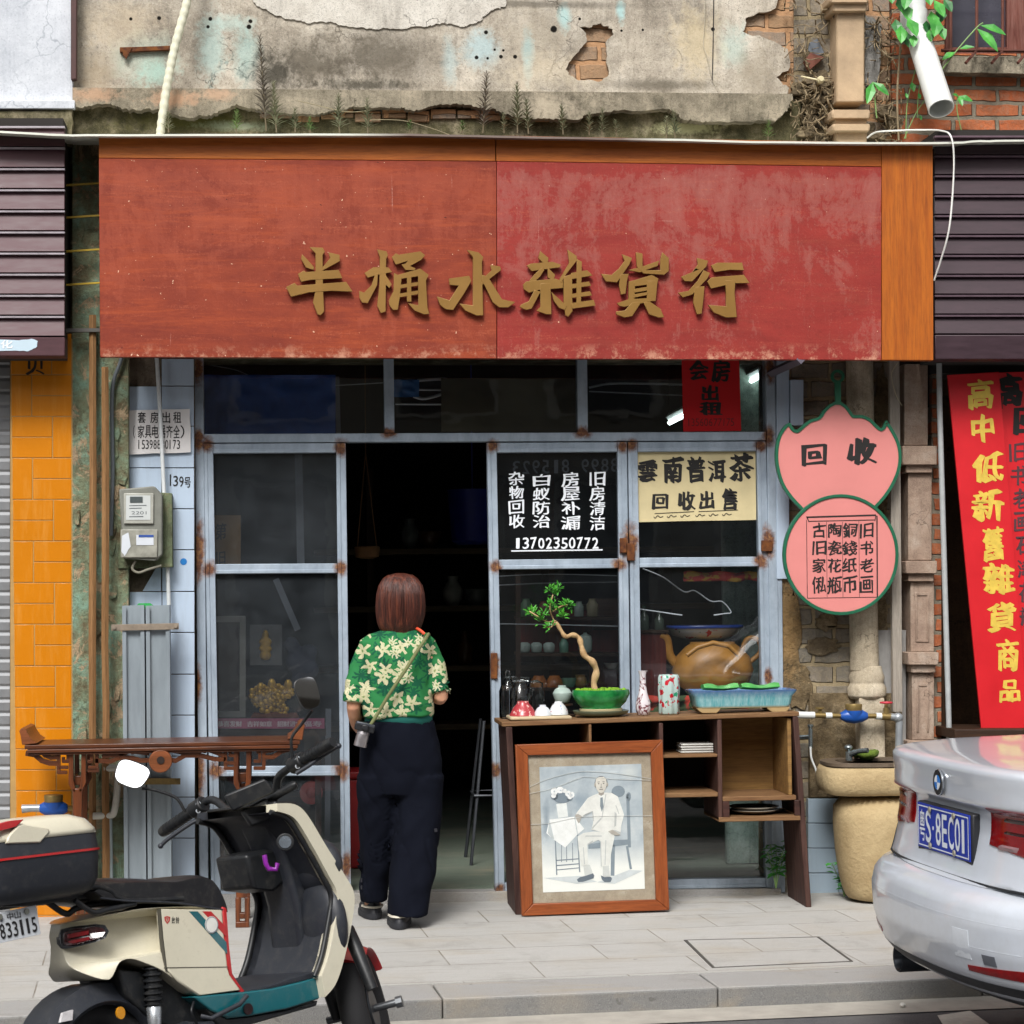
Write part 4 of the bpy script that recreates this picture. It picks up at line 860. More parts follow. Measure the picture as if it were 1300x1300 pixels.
cable([(256, 462), (300, 470), (340, 486), (400, 490), (486, 486)], .3, .0025, 'thin pale reflection line, added as a sagging strand behind the left transom pane')
cable([(502, 494), (560, 495), (640, 492), (732, 484)], .3, .005, 'upper pale reflection line, added as a strand behind the middle transom pane')
cable([(502, 513), (580, 513), (650, 509), (732, 500)], .3, .005, 'lower pale reflection line, added as a strand behind the middle transom pane')
cable([(748, 492), (775, 487), (820, 487), (866, 488)], .3, .006, 'upper pale reflection line, added as a strand behind the right transom pane')
cable([(748, 497), (800, 499), (866, 502)], .3, .003, 'lower thin reflection line, added as a strand behind the right transom pane')
cable([(530, 483), (568, 482), (567, 497), (540, 506), (525, 503)], .35, .008, 'pale looped reflection, added as a tube behind the middle transom pane', 'reflection_loop')
cable([(632, 743), (700, 740), (786, 739)], .12, .003, 'upper white reflection line, added as a strand behind the bonsai pane')
cable([(632, 792), (700, 793), (786, 795)], .12, .003, 'lower white reflection line, added as a strand behind the bonsai pane')
cable([(632, 731.5), (700, 729), (786, 731)], .12, .0022, 'topmost thin white reflection line, added as a strand just under the rail of the bonsai pane')
cable([(816, 722), (842, 733), (868, 751), (882, 750), (902, 763), (917, 764), (928, 777), (921, 779), (906, 781)], .1, .0035, 'kinked white reflection line, added as a strand behind the pane with the brown teapot')
cable([(811, 773), (838, 777), (866, 781)], .1, .0035, 'short white reflection line left of the kinked one, added behind the teapot pane')
# shelves behind the right doors
YE = .30
sr = root('display_rack', W(800, 1060, YE), 'dark display shelving with crockery behind the right glass doors', 'shelving')
b = MB()
for x0, x1, py in ((660, 790, 829), (636, 790, 873), (790, 985, 908), (660, 790, 783), (636, 790, 930)): b.pr(x0, py, x1, py+4, YE, .26)
b.pr(753, 760, 790, 930, YE+.24, .02); b.pr(655, 728, 661, 930, YE-.02, .02); b.build('boards', m_dwood, sr)
b = MB(); b.pr(660, 775, 752, 829, YE+.25, .01); b.pr(748, 800, 790, 873, YE+.2, .01); b.build('back_panels', m_redwood, sr)
def pot(name, px, py, prof, y, m, lb, cat, grp=None, sy=1, k=SW):
    p = W(px, py, y); b = MB(); b.lathe([(r*k, z*k) for r, z in prof], (p.x, y, p.z), 24, sy=sy); o = b.build(name, m, smooth=50); tag(o, lb, cat, grp); return o
m_celadon = simple('celadon', '9fb0a8', .25, var=.15); m_brownglaze = simple('brown_glaze', '8a4a18', .25, var=.4, scale=9, c2='c07a3a'); m_grn = simple('green_glaze_jar', '5f8a78', .25)
cup = [(4, 0), (7, 2), (8, 9), (7.4, 12), (4, 14), (3.5, 13)]
for i, (x, lb) in enumerate(((666, 'pale cup upside down, first on the shelf behind the bonsai crown'), (681, 'pale cup upside down, second on the shelf left of the bonsai trunk'), (697, 'pale cup upside down, third and closest to the bonsai trunk'))):
    pot('upturned_cup', x, 829, cup, YE+.08, m_celadon, lb, 'cup', 'cups upside down on the display shelf')
pot('lidded_jar', 743, 829, [(6, 0), (9, 5), (9.5, 16), (8, 23), (3, 25), (2, 27)], YE+.08, m_celadon, 'tall pale jar on the display shelf right of the bonsai trunk', 'jar')
for i, (x, lb) in enumerate(((684, 'brown glazed bowl, left one of the pair low behind the glass'), (704, 'brown glazed bowl, right one of the pair, nearer the bonsai trunk'))):
    pot('brown_bowl', x, 873, [(11.5, 0), (12, 3), (10, 10), (7, 15), (6.5, 16)], YE+.06, m_brownglaze, lb, 'bowl', 'brown bowls behind the bonsai door')
pot('green_bowl', 722, 873, [(6, 0), (9, 5), (11, 13), (10, 13)], YE+.07, m_grn, 'green patterned bowl on the shelf beside the brown bowls', 'bowl')
pot('ochre_jar', 737, 873, [(5, 0), (8, 4), (8, 12), (6, 15), (7, 17)], YE+.08, simple('ochre_glaze', '8a6a3a', .3), 'small ochre jar behind the bonsai trunk', 'jar')
pot('maroon_vase', 753, 905, [(8, 0), (16, 10), (17, 22), (9, 36), (6, 40)], YE-.05, simple('maroon_glaze', '4a1420', .25), 'round maroon vase behind the bonsai trunk', 'vase')
pot('white_bowl', 776, 850, [(4, 0), (7, 3), (10, 9), (9, 9)], YE+.1, simple('white_china', 'b5b5b0', .25), 'small white bowl at the right end behind the bonsai pane', 'bowl')
rnd = random.Random(77)
for i, (x, py, nm, m, lb) in enumerate(((668, 783, 'tea_tin', simple('dull_green_tin', '4d6a50', .4), 'dull green tin on the top shelf left behind the bonsai leaves'), (690, 783, 'tea_tin', simple('dull_red_tin', '6a2a22', .4), 'dull red tin on the top shelf behind the bonsai crown'), (735, 783, 'glass_decanter', m_celadon, 'pale decanter on the top shelf right of the bonsai crown'), (752, 783, 'tea_tin', simple('dull_cream_tin', '8d866c', .5), 'cream tin at the right end of the top shelf'), (716, 829, 'short_vase', m_grn, 'short green vase between cups and tall jar'), (768, 908, 'stoneware_jar', m_brownglaze, 'brown stoneware jar low beside the door post'))):
    k = rnd.uniform(.85, 1.15); pot(nm, x, py, [(6*k, 0), (7*k, 1), (7*k, 15*k), (5*k, 18*k), (4*k, 21*k), (4.5*k, 22*k)], YE+.1, m, lb, nm.split('_')[-1])
rc = root('red_chest', W(828, 908, YE+.02), 'dark red wooden chest behind the glass left of the brown teapot', 'chest')
b = MB(); b.pr(796, 803, 846, 906, YE+.02, .25); b.build('body', m_redwood, rc, bevel=.004)
b = MB(); b.pr(793, 800, 849, 804, YE+.01, .27); b.build('lid', m_dwood, rc, bevel=.002)
for i, (x, h, lb) in enumerate(((818, 32, 'tall dark glass bottle on the red chest'), (837, 26, 'squat dark glass bottle on the red chest'))):
    pot('dark_bottle', x, 799.5, [(6, 0), (6.5, 2), (6.5, h*.55), (2.4, h*.72), (2.4, h), (3, h)], YE+.12, simple('dark_bottle_glass', '3f4a40', .15), lb, 'bottle', 'dark bottles on the red chest')
# big teapot and tureen
tp = root('brown_teapot', W(905, 905, .3), 'large ochre brown clay teapot behind the right glass door', 'teapot')
m_ochre = simple('ochre_clay', 'a8742e', .45, var=.25, scale=12)
p = W(905, 880, .34); b = MB(); K = SW
b.lathe([(30*K, 0), (48*K, 12*K), (55*K, 30*K), (50*K, 48*K), (36*K, 62*K), (30*K, 66*K), (30*K, 68*K)], (p.x, .34, p.z), 32, sy=.7); b.build('body', m_ochre, tp, smooth=60)
b = MB(); b.tube(wires([(862, 848), (850, 832), (846, 812), (838, 806)], .34), [.05, .035, .026, .022, .02]+[.02]*14 if False else .024, 10); b.build('spout', m_ochre, tp, smooth=60)
b = MB(); b.tube(wires([(940, 832), (948, 812), (962, 812), (965, 828), (950, 842)], .34), .012, 8); b.build('handle', m_ochre, tp, smooth=60)
b = MB(); b.tube([W(872, 832, .12), W(885, 822, .12), W(905, 816, .12), W(925, 820, .12), W(938, 832, .12)], .012, 8); b.build('moulded_band', m_ochre, tp, smooth=60)
tu = root('porcelain_basin', W(895, 812, .45), 'blue rimmed white porcelain basin with red flowers above the teapot', 'basin')
def floral(name, base, blots, scale, rough=.25):
    n = NM(name); col = base
    for i, (c, sc_, th) in enumerate(blots):
        f = n.noise(scale*sc_, 3, .5, .3, v=n.mapv(loc=(i*3.3, i*1.7, 0))); col = n.mix(n.ramp(f, [(th, 0.0), (th+.02, 1.0)]), col, c)
    return n.fin(col, rough, spec=.5)
m_porc = floral('painted_porcelain', 'c3ccd2', [('b32a22', 1, .63), ('2a7a52', 1.4, .66)], 22)
p = W(895, 812, .5); b = MB(); b.lathe([(26*K, 0), (44*K, 6*K), (52*K, 17*K), (49*K, 17*K), (40*K, 8*K)], (p.x, .5, p.z), 32, sy=.7); b.build('bowl', m_porc, tu, smooth=60)
b = MB(); b.tube([Vector((p.x+51*K*math.cos(t), .5+51*K*.7*math.sin(t), p.z+17.5*K)) for t in [2*math.pi*i/32 for i in range(32)]], .008, 6, close=True); b.build('blue_rim', simple('cobalt_glaze', '24408a', .3), tu, smooth=60)
b = MB(); p = W(885, 912, .2); b.lathe([(12*K, 0), (40*K, 5*K), (58*K, 16*K), (57*K, 17*K), (38*K, 7*K)], (p.x+.05, .27, p.z+.01), 36, sy=.45)
o = b.build('serving_dish', simple('grey_white_china', 'a8a29c', .3), smooth=60); tag(o, 'wide pale dish standing in front of the brown teapot', 'dish')
b = MB(); b.add(*sheet(812, 908, 975, 884, .16, .06, 20, 6, 5)); o = b.build('folded_cloth', floral('red_green_cloth', '3a4a2a', [('b03828', .5, .55)], 14, .9), smooth=180); tag(o, 'red and green folded cloth lying below the teapot behind glass', 'cloth')
b = MB(); b.add(*sheet(868, 726, 972, 738, .3, .05, 16, 4, 6)); o = b.build('painted_ribbon', floral('red_gold_ribbon', '8a6a1a', [('8a2018', 1, .5)], 14, .8), smooth=180); tag(o, 'gold and red ribbon hung behind the top of the teapot pane', 'ribbon')
# ================================================================== AWNINGS AND SHUTTERS
def slats(px0, px1, y0, y1, n_, y, mA, par, lean=0):
    b = MB(); e = MB(); h = (y1-y0)/n_
    for i in range(n_):
        a, c = y0+h*i, y0+h*(i+1)
        p = [W(px0, a+2, y+.012), W(px1, a+2, y+.012), W(px1, c-1.6, y-.012), W(px0, c-1.6, y-.012)]
        b.prism([p], (0, .02, 0))
        e.prism([[W(px0, a, y-.010), W(px1, a, y-.010), W(px1, a+2.2, y-.010), W(px0, a+2.2, y-.010)]], (0, .03, 0))
    b.build('slats', mA, par, bevel=.002); return e
m_purpleL = simple('dusty_purple_aluminium', '48292f', .5, .1, var=.2, scale=10, stretch=(1, 1, 6))
m_purpleR = simple('dark_purple_aluminium', '35222a', .45, .1, var=.2, scale=10, stretch=(1, 1, 6))
m_edge = simple('scuffed_metal_edge', '9a9298', .5, .3, var=.2, scale=20); m_edgeR = simple('dull_metal_edge', '5d4a54', .5, .3, var=.2, scale=20)
aw = root('slatted_awning', (W(-60, 450, -.45).x, -.45, W(40, 452, -.45).z), 'dusty purple slatted metal awning box above the orange tiled column', 'awning')
slats(-420, 82, 160, 428, 10, -.45, m_purpleL, aw).build('slat_edges', m_edge, aw)
b = MB(); b.pr(-420, 428, 82.5, 452, -.47, .12); b.build('bottom_rail', m_purpleL, aw, bevel=.004)
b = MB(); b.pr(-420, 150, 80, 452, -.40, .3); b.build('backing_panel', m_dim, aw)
b = MB(); b.pp(jag([(-20, 431), (24, 432), (40, 430), (48, 433), (47, 440), (40, 444), (34, 446), (20, 445), (-20, 447)], .6, 3, 4), -.472, .0015); b.build('torn_sticker', paper('pale_blue_sticker', 'b9ccd8'), aw)
b = MB(); write(b, '化', pbox(1, 432, 16, 442, -.4735), .02); b.build('sticker_character', m_wp, aw)
aw2 = root('slatted_awning', (W(1250, 450, -.45).x, -.45, W(1250, 455, -.45).z), 'dark purple slatted metal awning right of the red sign, above the red banners', 'awning')
slats(1187, 1800, 172, 425, 10, -.45, m_purpleR, aw2).build('slat_edges', m_edgeR, aw2)
b = MB(); b.pr(1187, 425, 1800, 456, -.47, .12); b.build('bottom_rail', m_purpleR, aw2, bevel=.004)
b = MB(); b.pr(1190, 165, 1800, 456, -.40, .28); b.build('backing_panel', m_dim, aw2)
gs = root('roller_shutter', (W(-60, 1130, -.12).x, -.12, 0), 'closed grey roller shutter left of the orange tiled column', 'shutter')
b = MB(); P = []; y = 1160
for i in range(46):
    a = 1160-i*17
    P += [(a, -.12), (a-3, -.126), (a-13, -.126), (a-16, -.121)]
rings = [[W(-700, a, y_), W(12.5, a, y_), W(12.5, a, y_+.02), W(-700, a, y_+.02)] for a, y_ in P]; b.loft(rings); b.build('curtain', simple('grey_zinc_slats', '7b7d80', .5, .2, var=.15, scale=8), gs)

# ================================================================== HIGH ON THE WALL
b = MB(); pth = wires([(262, -330), (256, -150), (243, -40), (238, 0), (222, 60), (211, 115), (203, 172)], -.3, 22); b.tube(pth, [.0185+.0022*(i % 4 < 2) for i in range(len(pth))], 10)
o = b.build('drain_hose', simple('cream_hose', 'd4d2bb', .6, var=.08), smooth=60); tag(o, 'cream corrugated hose running down the plaster wall to the canopy', 'hose')
b = MB(); b.pp([(152, 60), (216, 58), (216, 63), (152, 66)], -.16, .05); b.pp([(155, 60), (168, 60), (160, 75), (156, 70)], -.165, .01); o = b.build('iron_bracket', m_rust, bevel=.001); tag(o, 'short rusty angle iron fixed flat on the plaster beside the hose', 'bracket')
b = MB(); b.pp([(89, -560), (99, -560), (97, 100), (90, 101)], -.24, .05); o = b.build('rusty_channel', simple('brown_rusty_metal', '4b3230', .6, .2, var=.25), bevel=.003); tag(o, 'brown rusted metal strip along the edge of the white upper wall', 'strip')
cable([(907, -300), (906, 0), (904, 102)], -.145, .0022, 'thin black wire hanging down the plaster wall left of the stone pilaster', 'hanging_wire', simple('black_cable', '17161a', .6))
cable([(893, -200), (895, 0), (893, 55), (897, 70), (906, 105), (918, 120)], -.144, .0012, 'hair thin pale string beside the black wire on the plaster', 'string', simple('pale_string', 'b8b09c', .8))
cable([(1101, 175), (1112, 168), (1135, 166), (1170, 165), (1195, 166), (1207, 173), (1211, 200), (1209, 250), (1203, 300), (1186, 356)], [-.3, -.34, -.4, -.45, -.54, -.60, -.61, -.61, -.6, -.5], .0042, 'white cable looping over the canopy edge and down beside the sign', 'cable', simple('white_pvc_cable', 'd9d9d4', .45))
# downspout
m_pvc = simple('white_pvc', 'd7d9d6', .35, var=.06)
ds = root('downspout', W(1198, 140, -.55), 'white plastic downspout with an open slanting lower end at upper right', 'downspout')
b = MB(); b.tube([W(1158, -560, -.22), W(1160, -20, -.22), W(1160, 28, -.23)], .056, 20); b.build('upper_pipe', m_pvc, ds, smooth=50)
b = MB(); b.tube([W(1160, 14, -.225), W(1160, 30, -.235), W(1163, 40, -.26)], [.064, .064, .062], 20); b.build('elbow', m_pvc, ds, smooth=50)
A, B = W(1162, 34, -.25), W(1195, 138, -.52); dr = (B-A).normalized()
sA = dr.cross(Vector((0, 1, 0))).normalized(); sB = sA.cross(dr)
rg = lambda c, r: [c+(sA*math.cos(2*math.pi*k/28)+sB*math.sin(2*math.pi*k/28))*r for k in range(28)]
b = MB(); b.loft([rg(A, .056), rg(B, .060), rg(B, .055), rg(A+dr*.1, .051)], cap=False); b.build('lower_pipe', m_pvc, ds, smooth=50)
# window grille
b = MB()
for x in (1207, 1240, 1273, 1306): b.tube([W(x, -200, -.2), W(x, 64, -.2), W(x-8, 73, -.26), W(x-14, 80, -.29)], .0075, 6)
for yy in (-120, -10, 64): b.tube([W(1195, yy, -.205), W(1320, yy+1, -.205)], .008, 6)
b.tube([W(1203, -200, -.12), W(1203, 70, -.12)], .012, 6)
b.build('window_grille', simple('rusted_grille', '5a3328', .8, .2, var=.3), rb, smooth=60)
# insulator and broken tiles in the rubble
b = MB(); p = W(1041, 102, -.24); b.tube([p+Vector((.01, .1, 0)), p], .008, 8); b.disc(p, (0, -1, 0), .017, .02, 16); b.disc(p+Vector((0, -.02, 0)), (0, -1, 0), .012, .012, 16); b.tube([W(1017, 97, -.2), p], .005, 6)
o = b.build('insulator', simple('cream_porcelain', 'cfc39c', .3), smooth=40, bevel=.002); tag(o, 'small cream porcelain insulator on a stub among the rubble', 'insulator')
for lb, c_, q4 in (('blue grey broken roof tile stuck in the rubble', '6a7078', [(1028, 54), (1038, 49), (1047, 68), (1035, 72), (1026, 64)]), ('rust red broken roof tile just under the blue grey one', '7a4a3c', [(1020, 78), (1030, 66), (1047, 73), (1036, 82), (1027, 90)])):
    b = MB(); b.prism([[W(x, y, -.16-(72-y)*.0006) for x, y in q4]], (0, .02, 0)); o = b.build('broken_tile', simple('tile_'+c_, c_, .7, var=.25), bevel=.002); tag(o, lb, 'roof tile')
# ---- weeds along the cornice
def leafmat(name, c, c2, rough=.55):
    n = NM(name); a = n.noise(12, 4); ob = n.noise(3, 3)
    return n.fin(n.mix(n.ramp(a, [(.35, 0.0), (.65, 1.0)]), c, c2), rough, 0, None, .4, Subsurface_Weight=0.0)
m_weed = leafmat('dull_weed', '5d6648', '8d8d70'); m_weedg = leafmat('green_weed', '4b6a34', '6f8a4a'); m_weedp = leafmat('purplish_weed', '5f564e', '857c6e'); m_stem = simple('weed_stem', '6a5f48', .8)
rnd = random.Random(31)
def weed(px, base, h, y, m, lb, k=1.0):
    r_ = root('weed', W(px, base, y), lb, 'weed', 'weeds on the cornice')
    H = h*SW; b0 = W(px, base, y); tilt = Vector((rnd.uniform(-.08, .08), rnd.uniform(-.1, .05), 1)).normalized()
    b = MB(); b.tube([b0, b0+tilt*H*.5, b0+tilt*H], [.004, .003, .0015], 5); b.build('stem', m_stem, r_)
    b = MB(); N_ = int(18+h*.9)
    for i in range(N_):
        t = .12+.88*i/N_; a = i*2.4; L = (.055*(1-t*.62)*(.5+.5*min(1, h/60)))*k*rnd.uniform(.8, 1.2)
        d = Vector((math.cos(a), math.sin(a)*.9, .55+.9*t)); b.leaf(b0+tilt*H*t, d, (0, 0, 1), L*1.15, L*.22)
    b.build('leaves', m, r_)
for px, base, h, m, lb in ((338, 166, 116, m_weedp, 'tallest spiky weed, standing beside the turquoise stains'), (351, 168, 62, m_weed, 'half height spiky weed close beside the tallest one'), (214, 168, 24, m_weed, 'tiny weed at the foot of the cream hose'),
    (300, 169, 28, m_weedg, 'small fresh green weed halfway from the hose to the tallest weed'), (375, 168, 28, m_weed, 'short weed just past the tallest pair'), (394, 169, 18, m_weedg, 'very low weed between two taller ones, over the sign edge'), (431, 169, 46, m_weed, 'bushy weed above the gap before the second gold character'),
    (467, 169, 42, m_weed, 'bushy weed directly over the second gold character'), (613, 169, 74, m_weedp, 'tall dry feathery weed near the joint of the two red panels'), (640, 169, 24, m_weed, 'low weed at the joint of the two red panels'), (657, 169, 60, m_weed, 'tall grey green weed right of the panel joint'),
    (671, 170, 42, m_weed, 'medium weed leaning on the tall grey green one'), (715, 171, 36, m_weed, 'lone medium weed below the bullet marks'), (748, 172, 28, m_weed, 'left one of three weeds below the hole in the plaster'), (764, 172, 34, m_weed, 'middle and tallest of three weeds below the hole in the plaster'),
    (783, 173, 20, m_weed, 'last and smallest of three weeds below the hole in the plaster'), (846, 175, 26, m_weed, 'smaller weed of the pair over the fifth gold character'), (857, 175, 34, m_weed, 'taller weed of the pair over the fifth gold character'), (975, 178, 24, m_weedg, 'short green weed near the rubble end of the cornice'), (587, 169, 14, m_weedg, 'tiny green sprig left of the dry feathery weed'), (520, 168, 14, m_weedg, 'tiny green sprig over the third gold character')):
    weed(px, base, h, -.30-rnd.uniform(0, .12), m, lb)
cable([(378, 128), (400, 133), (440, 142), (470, 140)], -.26, .0018, 'long dry stalk lying along the broken cornice above the second character', 'dry_stalk', simple('straw', '9a8f72', .9))
cable([(470, 152), (510, 153), (545, 162), (570, 171)], -.3, .0018, 'pale bent dry stalk over the third character', 'dry_stalk', bpy.data.materials['straw'])
# ---- vine and dry roots
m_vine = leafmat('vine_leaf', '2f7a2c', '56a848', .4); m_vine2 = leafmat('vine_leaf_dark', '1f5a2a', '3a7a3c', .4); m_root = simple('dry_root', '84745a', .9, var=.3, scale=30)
cv = root('climbing_vine', W(1170, 175, -.2), 'green leafy vine climbing round the top of the white downspout', 'vine')
b = MB(); b2 = MB()
LV = [(1140, 4, .10), (1148, 12, .10), (1152, 0, .09), (1137, 32, .085), (1144, 40, .10), (1152, 30, .11), (1150, 48, .09), (1182, 22, .10), (1190, 30, .11), (1196, 18, .09), (1186, 8, .10), (1192, 40, .08), (1176, 34, .07), (1180, 45, .07), (1160, 52, .07), (1198, 6, .08), (1130, -8, .09), (1175, -8, .1), (1190, -15, .1), (1150, -20, .1), (1140, -30, .1)]
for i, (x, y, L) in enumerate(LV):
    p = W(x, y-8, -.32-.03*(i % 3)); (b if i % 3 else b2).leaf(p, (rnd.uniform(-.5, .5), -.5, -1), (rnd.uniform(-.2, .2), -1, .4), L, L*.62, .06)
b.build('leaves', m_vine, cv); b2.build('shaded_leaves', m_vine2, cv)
b = MB(); b.tube(wires([(1142, -60), (1146, 0), (1143, 60), (1139, 120), (1141, 178)], -.24), .005, 6)
b.tube(wires([(1188, -60), (1186, 0), (1193, 40)], -.24), .004, 6); b.build('stems', m_root, cv)
tw_ = root('vine_shoot', W(1195, 95, -.3), 'leaning vine shoot with two broad leaves across the barred window', 'vine shoot')
b = MB(); b.tube(wires([(1196, 88), (1218, 60), (1240, 35), (1248, 29)], -.3), .0035, 6); b.build('stem', simple('green_stem', '7a9a5a', .6), tw_)
b = MB()
for x, y, d, L in ((1244, 32, (1, -.3, -.35), .13), (1240, 36, (.75, -.4, -.9), .15), (1218, 62, (.7, -.3, .1), .07), (1212, 66, (-.9, -.3, -.5), .08)): b.leaf(W(x, y, -.3), d, (0, -.8, .6), L, L*.42, .12)
b.build('leaves', m_vine, tw_)
tw_ = root('vine_shoot', W(1108, 150, -.3), 'short vine shoot with two drooping leaves right of the stone pilaster', 'vine shoot')
b = MB(); b.tube(wires([(1113, 150), (1110, 120), (1108, 104)], -.28), .003, 6); b.build('stem', bpy.data.materials['green_stem'], tw_)
b = MB()
for d, L in (((.75, -.4, -.7), .10), ((-.35, -.4, -1), .12)): b.leaf(W(1108, 104, -.28), d, (0, -1, .3), L, L*.4, .12)
b.build('leaves', m_vine, tw_)
tw_ = root('vine_shoot', W(1222, 160, -.25), 'tiny three leaved vine shoot on the red bricks beside the pipe mouth', 'vine shoot')
b = MB(); b.tube(wires([(1222, 172), (1215, 140), (1216, 122)], -.22), .0025, 6); b.build('stem', bpy.data.materials['green_stem'], tw_)
b = MB()
for d, L in (((.9, -.3, -.35), .07), ((.1, -.4, -.6), .06), ((-.6, -.4, .1), .04)): b.leaf(W(1217, 122, -.22), d, (0, -1, .3), L, L*.45, .12)
b.build('leaves', m_vine, tw_)
tw_ = root('vine_shoot', W(1165, 178, -.22), 'thin shoots with small leaves behind the slanting pipe', 'vine shoot')
b = MB()
for q4 in ([(1150, 176), (1152, 130), (1163, 85)], [(1148, 176), (1165, 140), (1188, 110)], [(1165, 150), (1166, 120), (1176, 60)]): b.tube(wires(q4, -.2), .0025, 6)
b.build('stems', bpy.data.materials['green_stem'], tw_)
b = MB()
for x, y, L in ((1157, 104, .055), (1168, 146, .03), (1150, 118, .03), (1166, 118, .035)): b.leaf(W(x, y, -.21), (.1, -.4, -.8), (0, -1, .2), L, L*.55, .12)
b.build('leaves', m_vine, tw_)
def roots(lb, x0, x1, y0, y1, n_, seed):
    q = random.Random(seed); b = MB()
    for i in range(n_):
        x, y = q.uniform(x0, x1), q.uniform(y0, y1); a = q.uniform(-1.5, 1.5)+(1.57 if q.random() < .6 else 0); pts = []
        for k in range(6):
            pts.append((min(x1+4, max(x0-4, x)), min(y1+3, y))); a += q.uniform(-.6, .6); x += math.cos(a)*7; y += math.sin(a)*7
        b.tube(wires(pts, [-.13-q.uniform(0, .1) for _ in pts], 3), q.uniform(.0012, .004), 5)
    o = b.build('dry_roots', m_root); tag(o, lb, 'roots')
roots('matted dry roots over the rubble left of the stone pilaster', 1008, 1054, 96, 180, 70, 2)
roots('matted dry roots right of the stone pilaster base', 1102, 1140, 0, 180, 70, 5)
roots('fine dry roots on the wall between pilaster plaster and bricks', 1000, 1054, 0, 96, 26, 8)

# ================================================================== LEFT PIER FITTINGS
m_pole = wood('reddish_timber_pole', '7a5836', '96714a', 'z', rough=.8)
for a, c, wd, y, lb in (((118, 400), (117, 1172), 9.5, -.25, 'brown timber pole standing against the green pilaster, the taller left one of two'), ((133, 466), (135, 1172), 9.5, -.27, 'brown timber pole standing against the green pilaster, the right one next to the grey conduit')):
    b = MB(); m_ = [(a[0]+(c[0]-a[0])*t+rnd.uniform(-.8, .8), a[1]+(c[1]-a[1])*t) for t in [i/8 for i in range(9)]]
    pts = [W(x, yy, y) for x, yy in m_]; b.tube(pts, [wd*SW*.5*rnd.uniform(.95, 1.08) for _ in pts], 5); o = b.build('timber_pole', m_pole, bevel=.002); tag(o, lb, 'pole', 'timber poles against the pilaster')
b = MB(); b.tube(wires([(158, 440), (152, 462), (144, 485), (142, 520), (143, 600), (141, 680)], -.215), .009, 8); o = b.build('grey_conduit', simple('grey_conduit_paint', '5d6468', .6), smooth=60); tag(o, 'grey conduit pipe bending down the green pilaster above the meter box', 'conduit')
b = MB(); b.tube(wires([(198, 440), (203, 520), (208, 620), (212, 700), (215, 785)], -.165), .0095, 10); o = b.build('plastic_pipe', simple('white_thin_pipe', 'cfd3d4', .4), smooth=60); tag(o, 'thin white plastic pipe running down over the rental notice', 'pipe')
rn = root('rental_notice', W(203, 575, -.13), 'white printed rental notice with a phone number on the blue tiles', 'notice')
b = MB(); b.pp(jag([(163, 521), (241, 519), (242, 574), (164, 577)], .5, 5, 3), -.128, .003); b.build('paper', paper('white_paper', 'd6d3d2'), rn)
b = MB(); yv = -.1295
for k, (ch, x) in enumerate((('套', 176), ('房', 192), ('出', 207), ('租', 221))): write(b, ch, pbox(x-1, 523, x+9, 537, yv), .008)
for k, ch in enumerate('（家具电器齐全）'): write(b, ch, pbox(166+k*9+(0 if ch != '（' else 3), 540, 166+k*9+(8.2 if ch not in '（）' else 5), 556, yv), .006)
for k, ch in enumerate('15398880173'): write(b, ch, pbox(175+k*4.95, 558.5, 179+k*4.95-(1.6 if ch == '1' else 0), 570, yv), 0)
b.build('printed_lettering', m_ink, rn)
# meter box
mb_ = root('electricity_meter', W(180, 715, -.2), 'dusty grey electricity meter box with a small display on a backing board', 'meter box')
b = MB(); b.pp([(196, 625), (218, 626), (219, 720), (150, 722), (150, 690), (196, 690)], -.2, .09); b.build('backing_board', stain_wall('mouldy_board', '55503f', '6d7a5e', '8a8468', scale=12, grime='2f2a22'), mb_, bevel=.003)
b = MB(); b.pp([(151, 621), (196, 617), (206, 628), (206, 704), (198, 712), (156, 709)], -.27, .08); b.build('case', simple('dusty_grey_plastic', '777870', .5, var=.2, scale=14), mb_, bevel=.006)
b = MB(); b.pr(157, 626, 195, 665, -.283, .015); b.build('meter_window', simple('clear_grey_cover', 'a3a39a', .25, var=.12), mb_, bevel=.004)
b = MB(); b.pr(160, 629, 191, 660, -.285, .003); b.build('meter_face', paper('meter_face_card', 'bcc0bf'), mb_)
b = MB(); b.pr(165, 630.5, 181, 638, -.2875, .003); b.build('display', simple('lcd_grey', '4c5354', .3), mb_)
b = MB(); yv = -.2858
write(b, '2201', pbox(167, 649, 186, 653, yv)); b.bar((164, 642), (186, 641.5), 1, yv, .0004); b.bar((164, 645.5), (180, 645), 1, yv, .0004); b.bar((164, 656), (182, 655.7), 1.2, yv, .0004)
b.build('meter_print', simple('grey_print', '5a5f62', .7), mb_)
b = MB(); b.pr(153, 672, 200, 708, -.281, .012); b.build('lower_cover', simple('clear_grey_lower', '8f8e84', .3, var=.3, scale=20), mb_, bevel=.004)
b = MB(); b.pr(173, 679, 195, 692, -.283, .003); b.build('label', paper('label_white', 'c6cbd2'), mb_)
b = MB(); b.pr(176, 679, 195, 682, -.2845, .002); b.build('label_band', simple('label_blue', '2a4a92', .5), mb_)
b = MB(); b.pp(jag([(155, 680), (163, 676), (166, 694), (158, 706), (154, 700)], .5, 3), -.283, .001); b.build('torn_label', bpy.data.materials['label_white'], mb_)
b = MB(); b.tube(wires([(172, 712), (168, 722), (176, 727), (188, 723), (205, 718)], -.24), .006, 7); b.build('cable_tail', simple('grey_cable', '7d7a6c', .7), mb_, smooth=60)
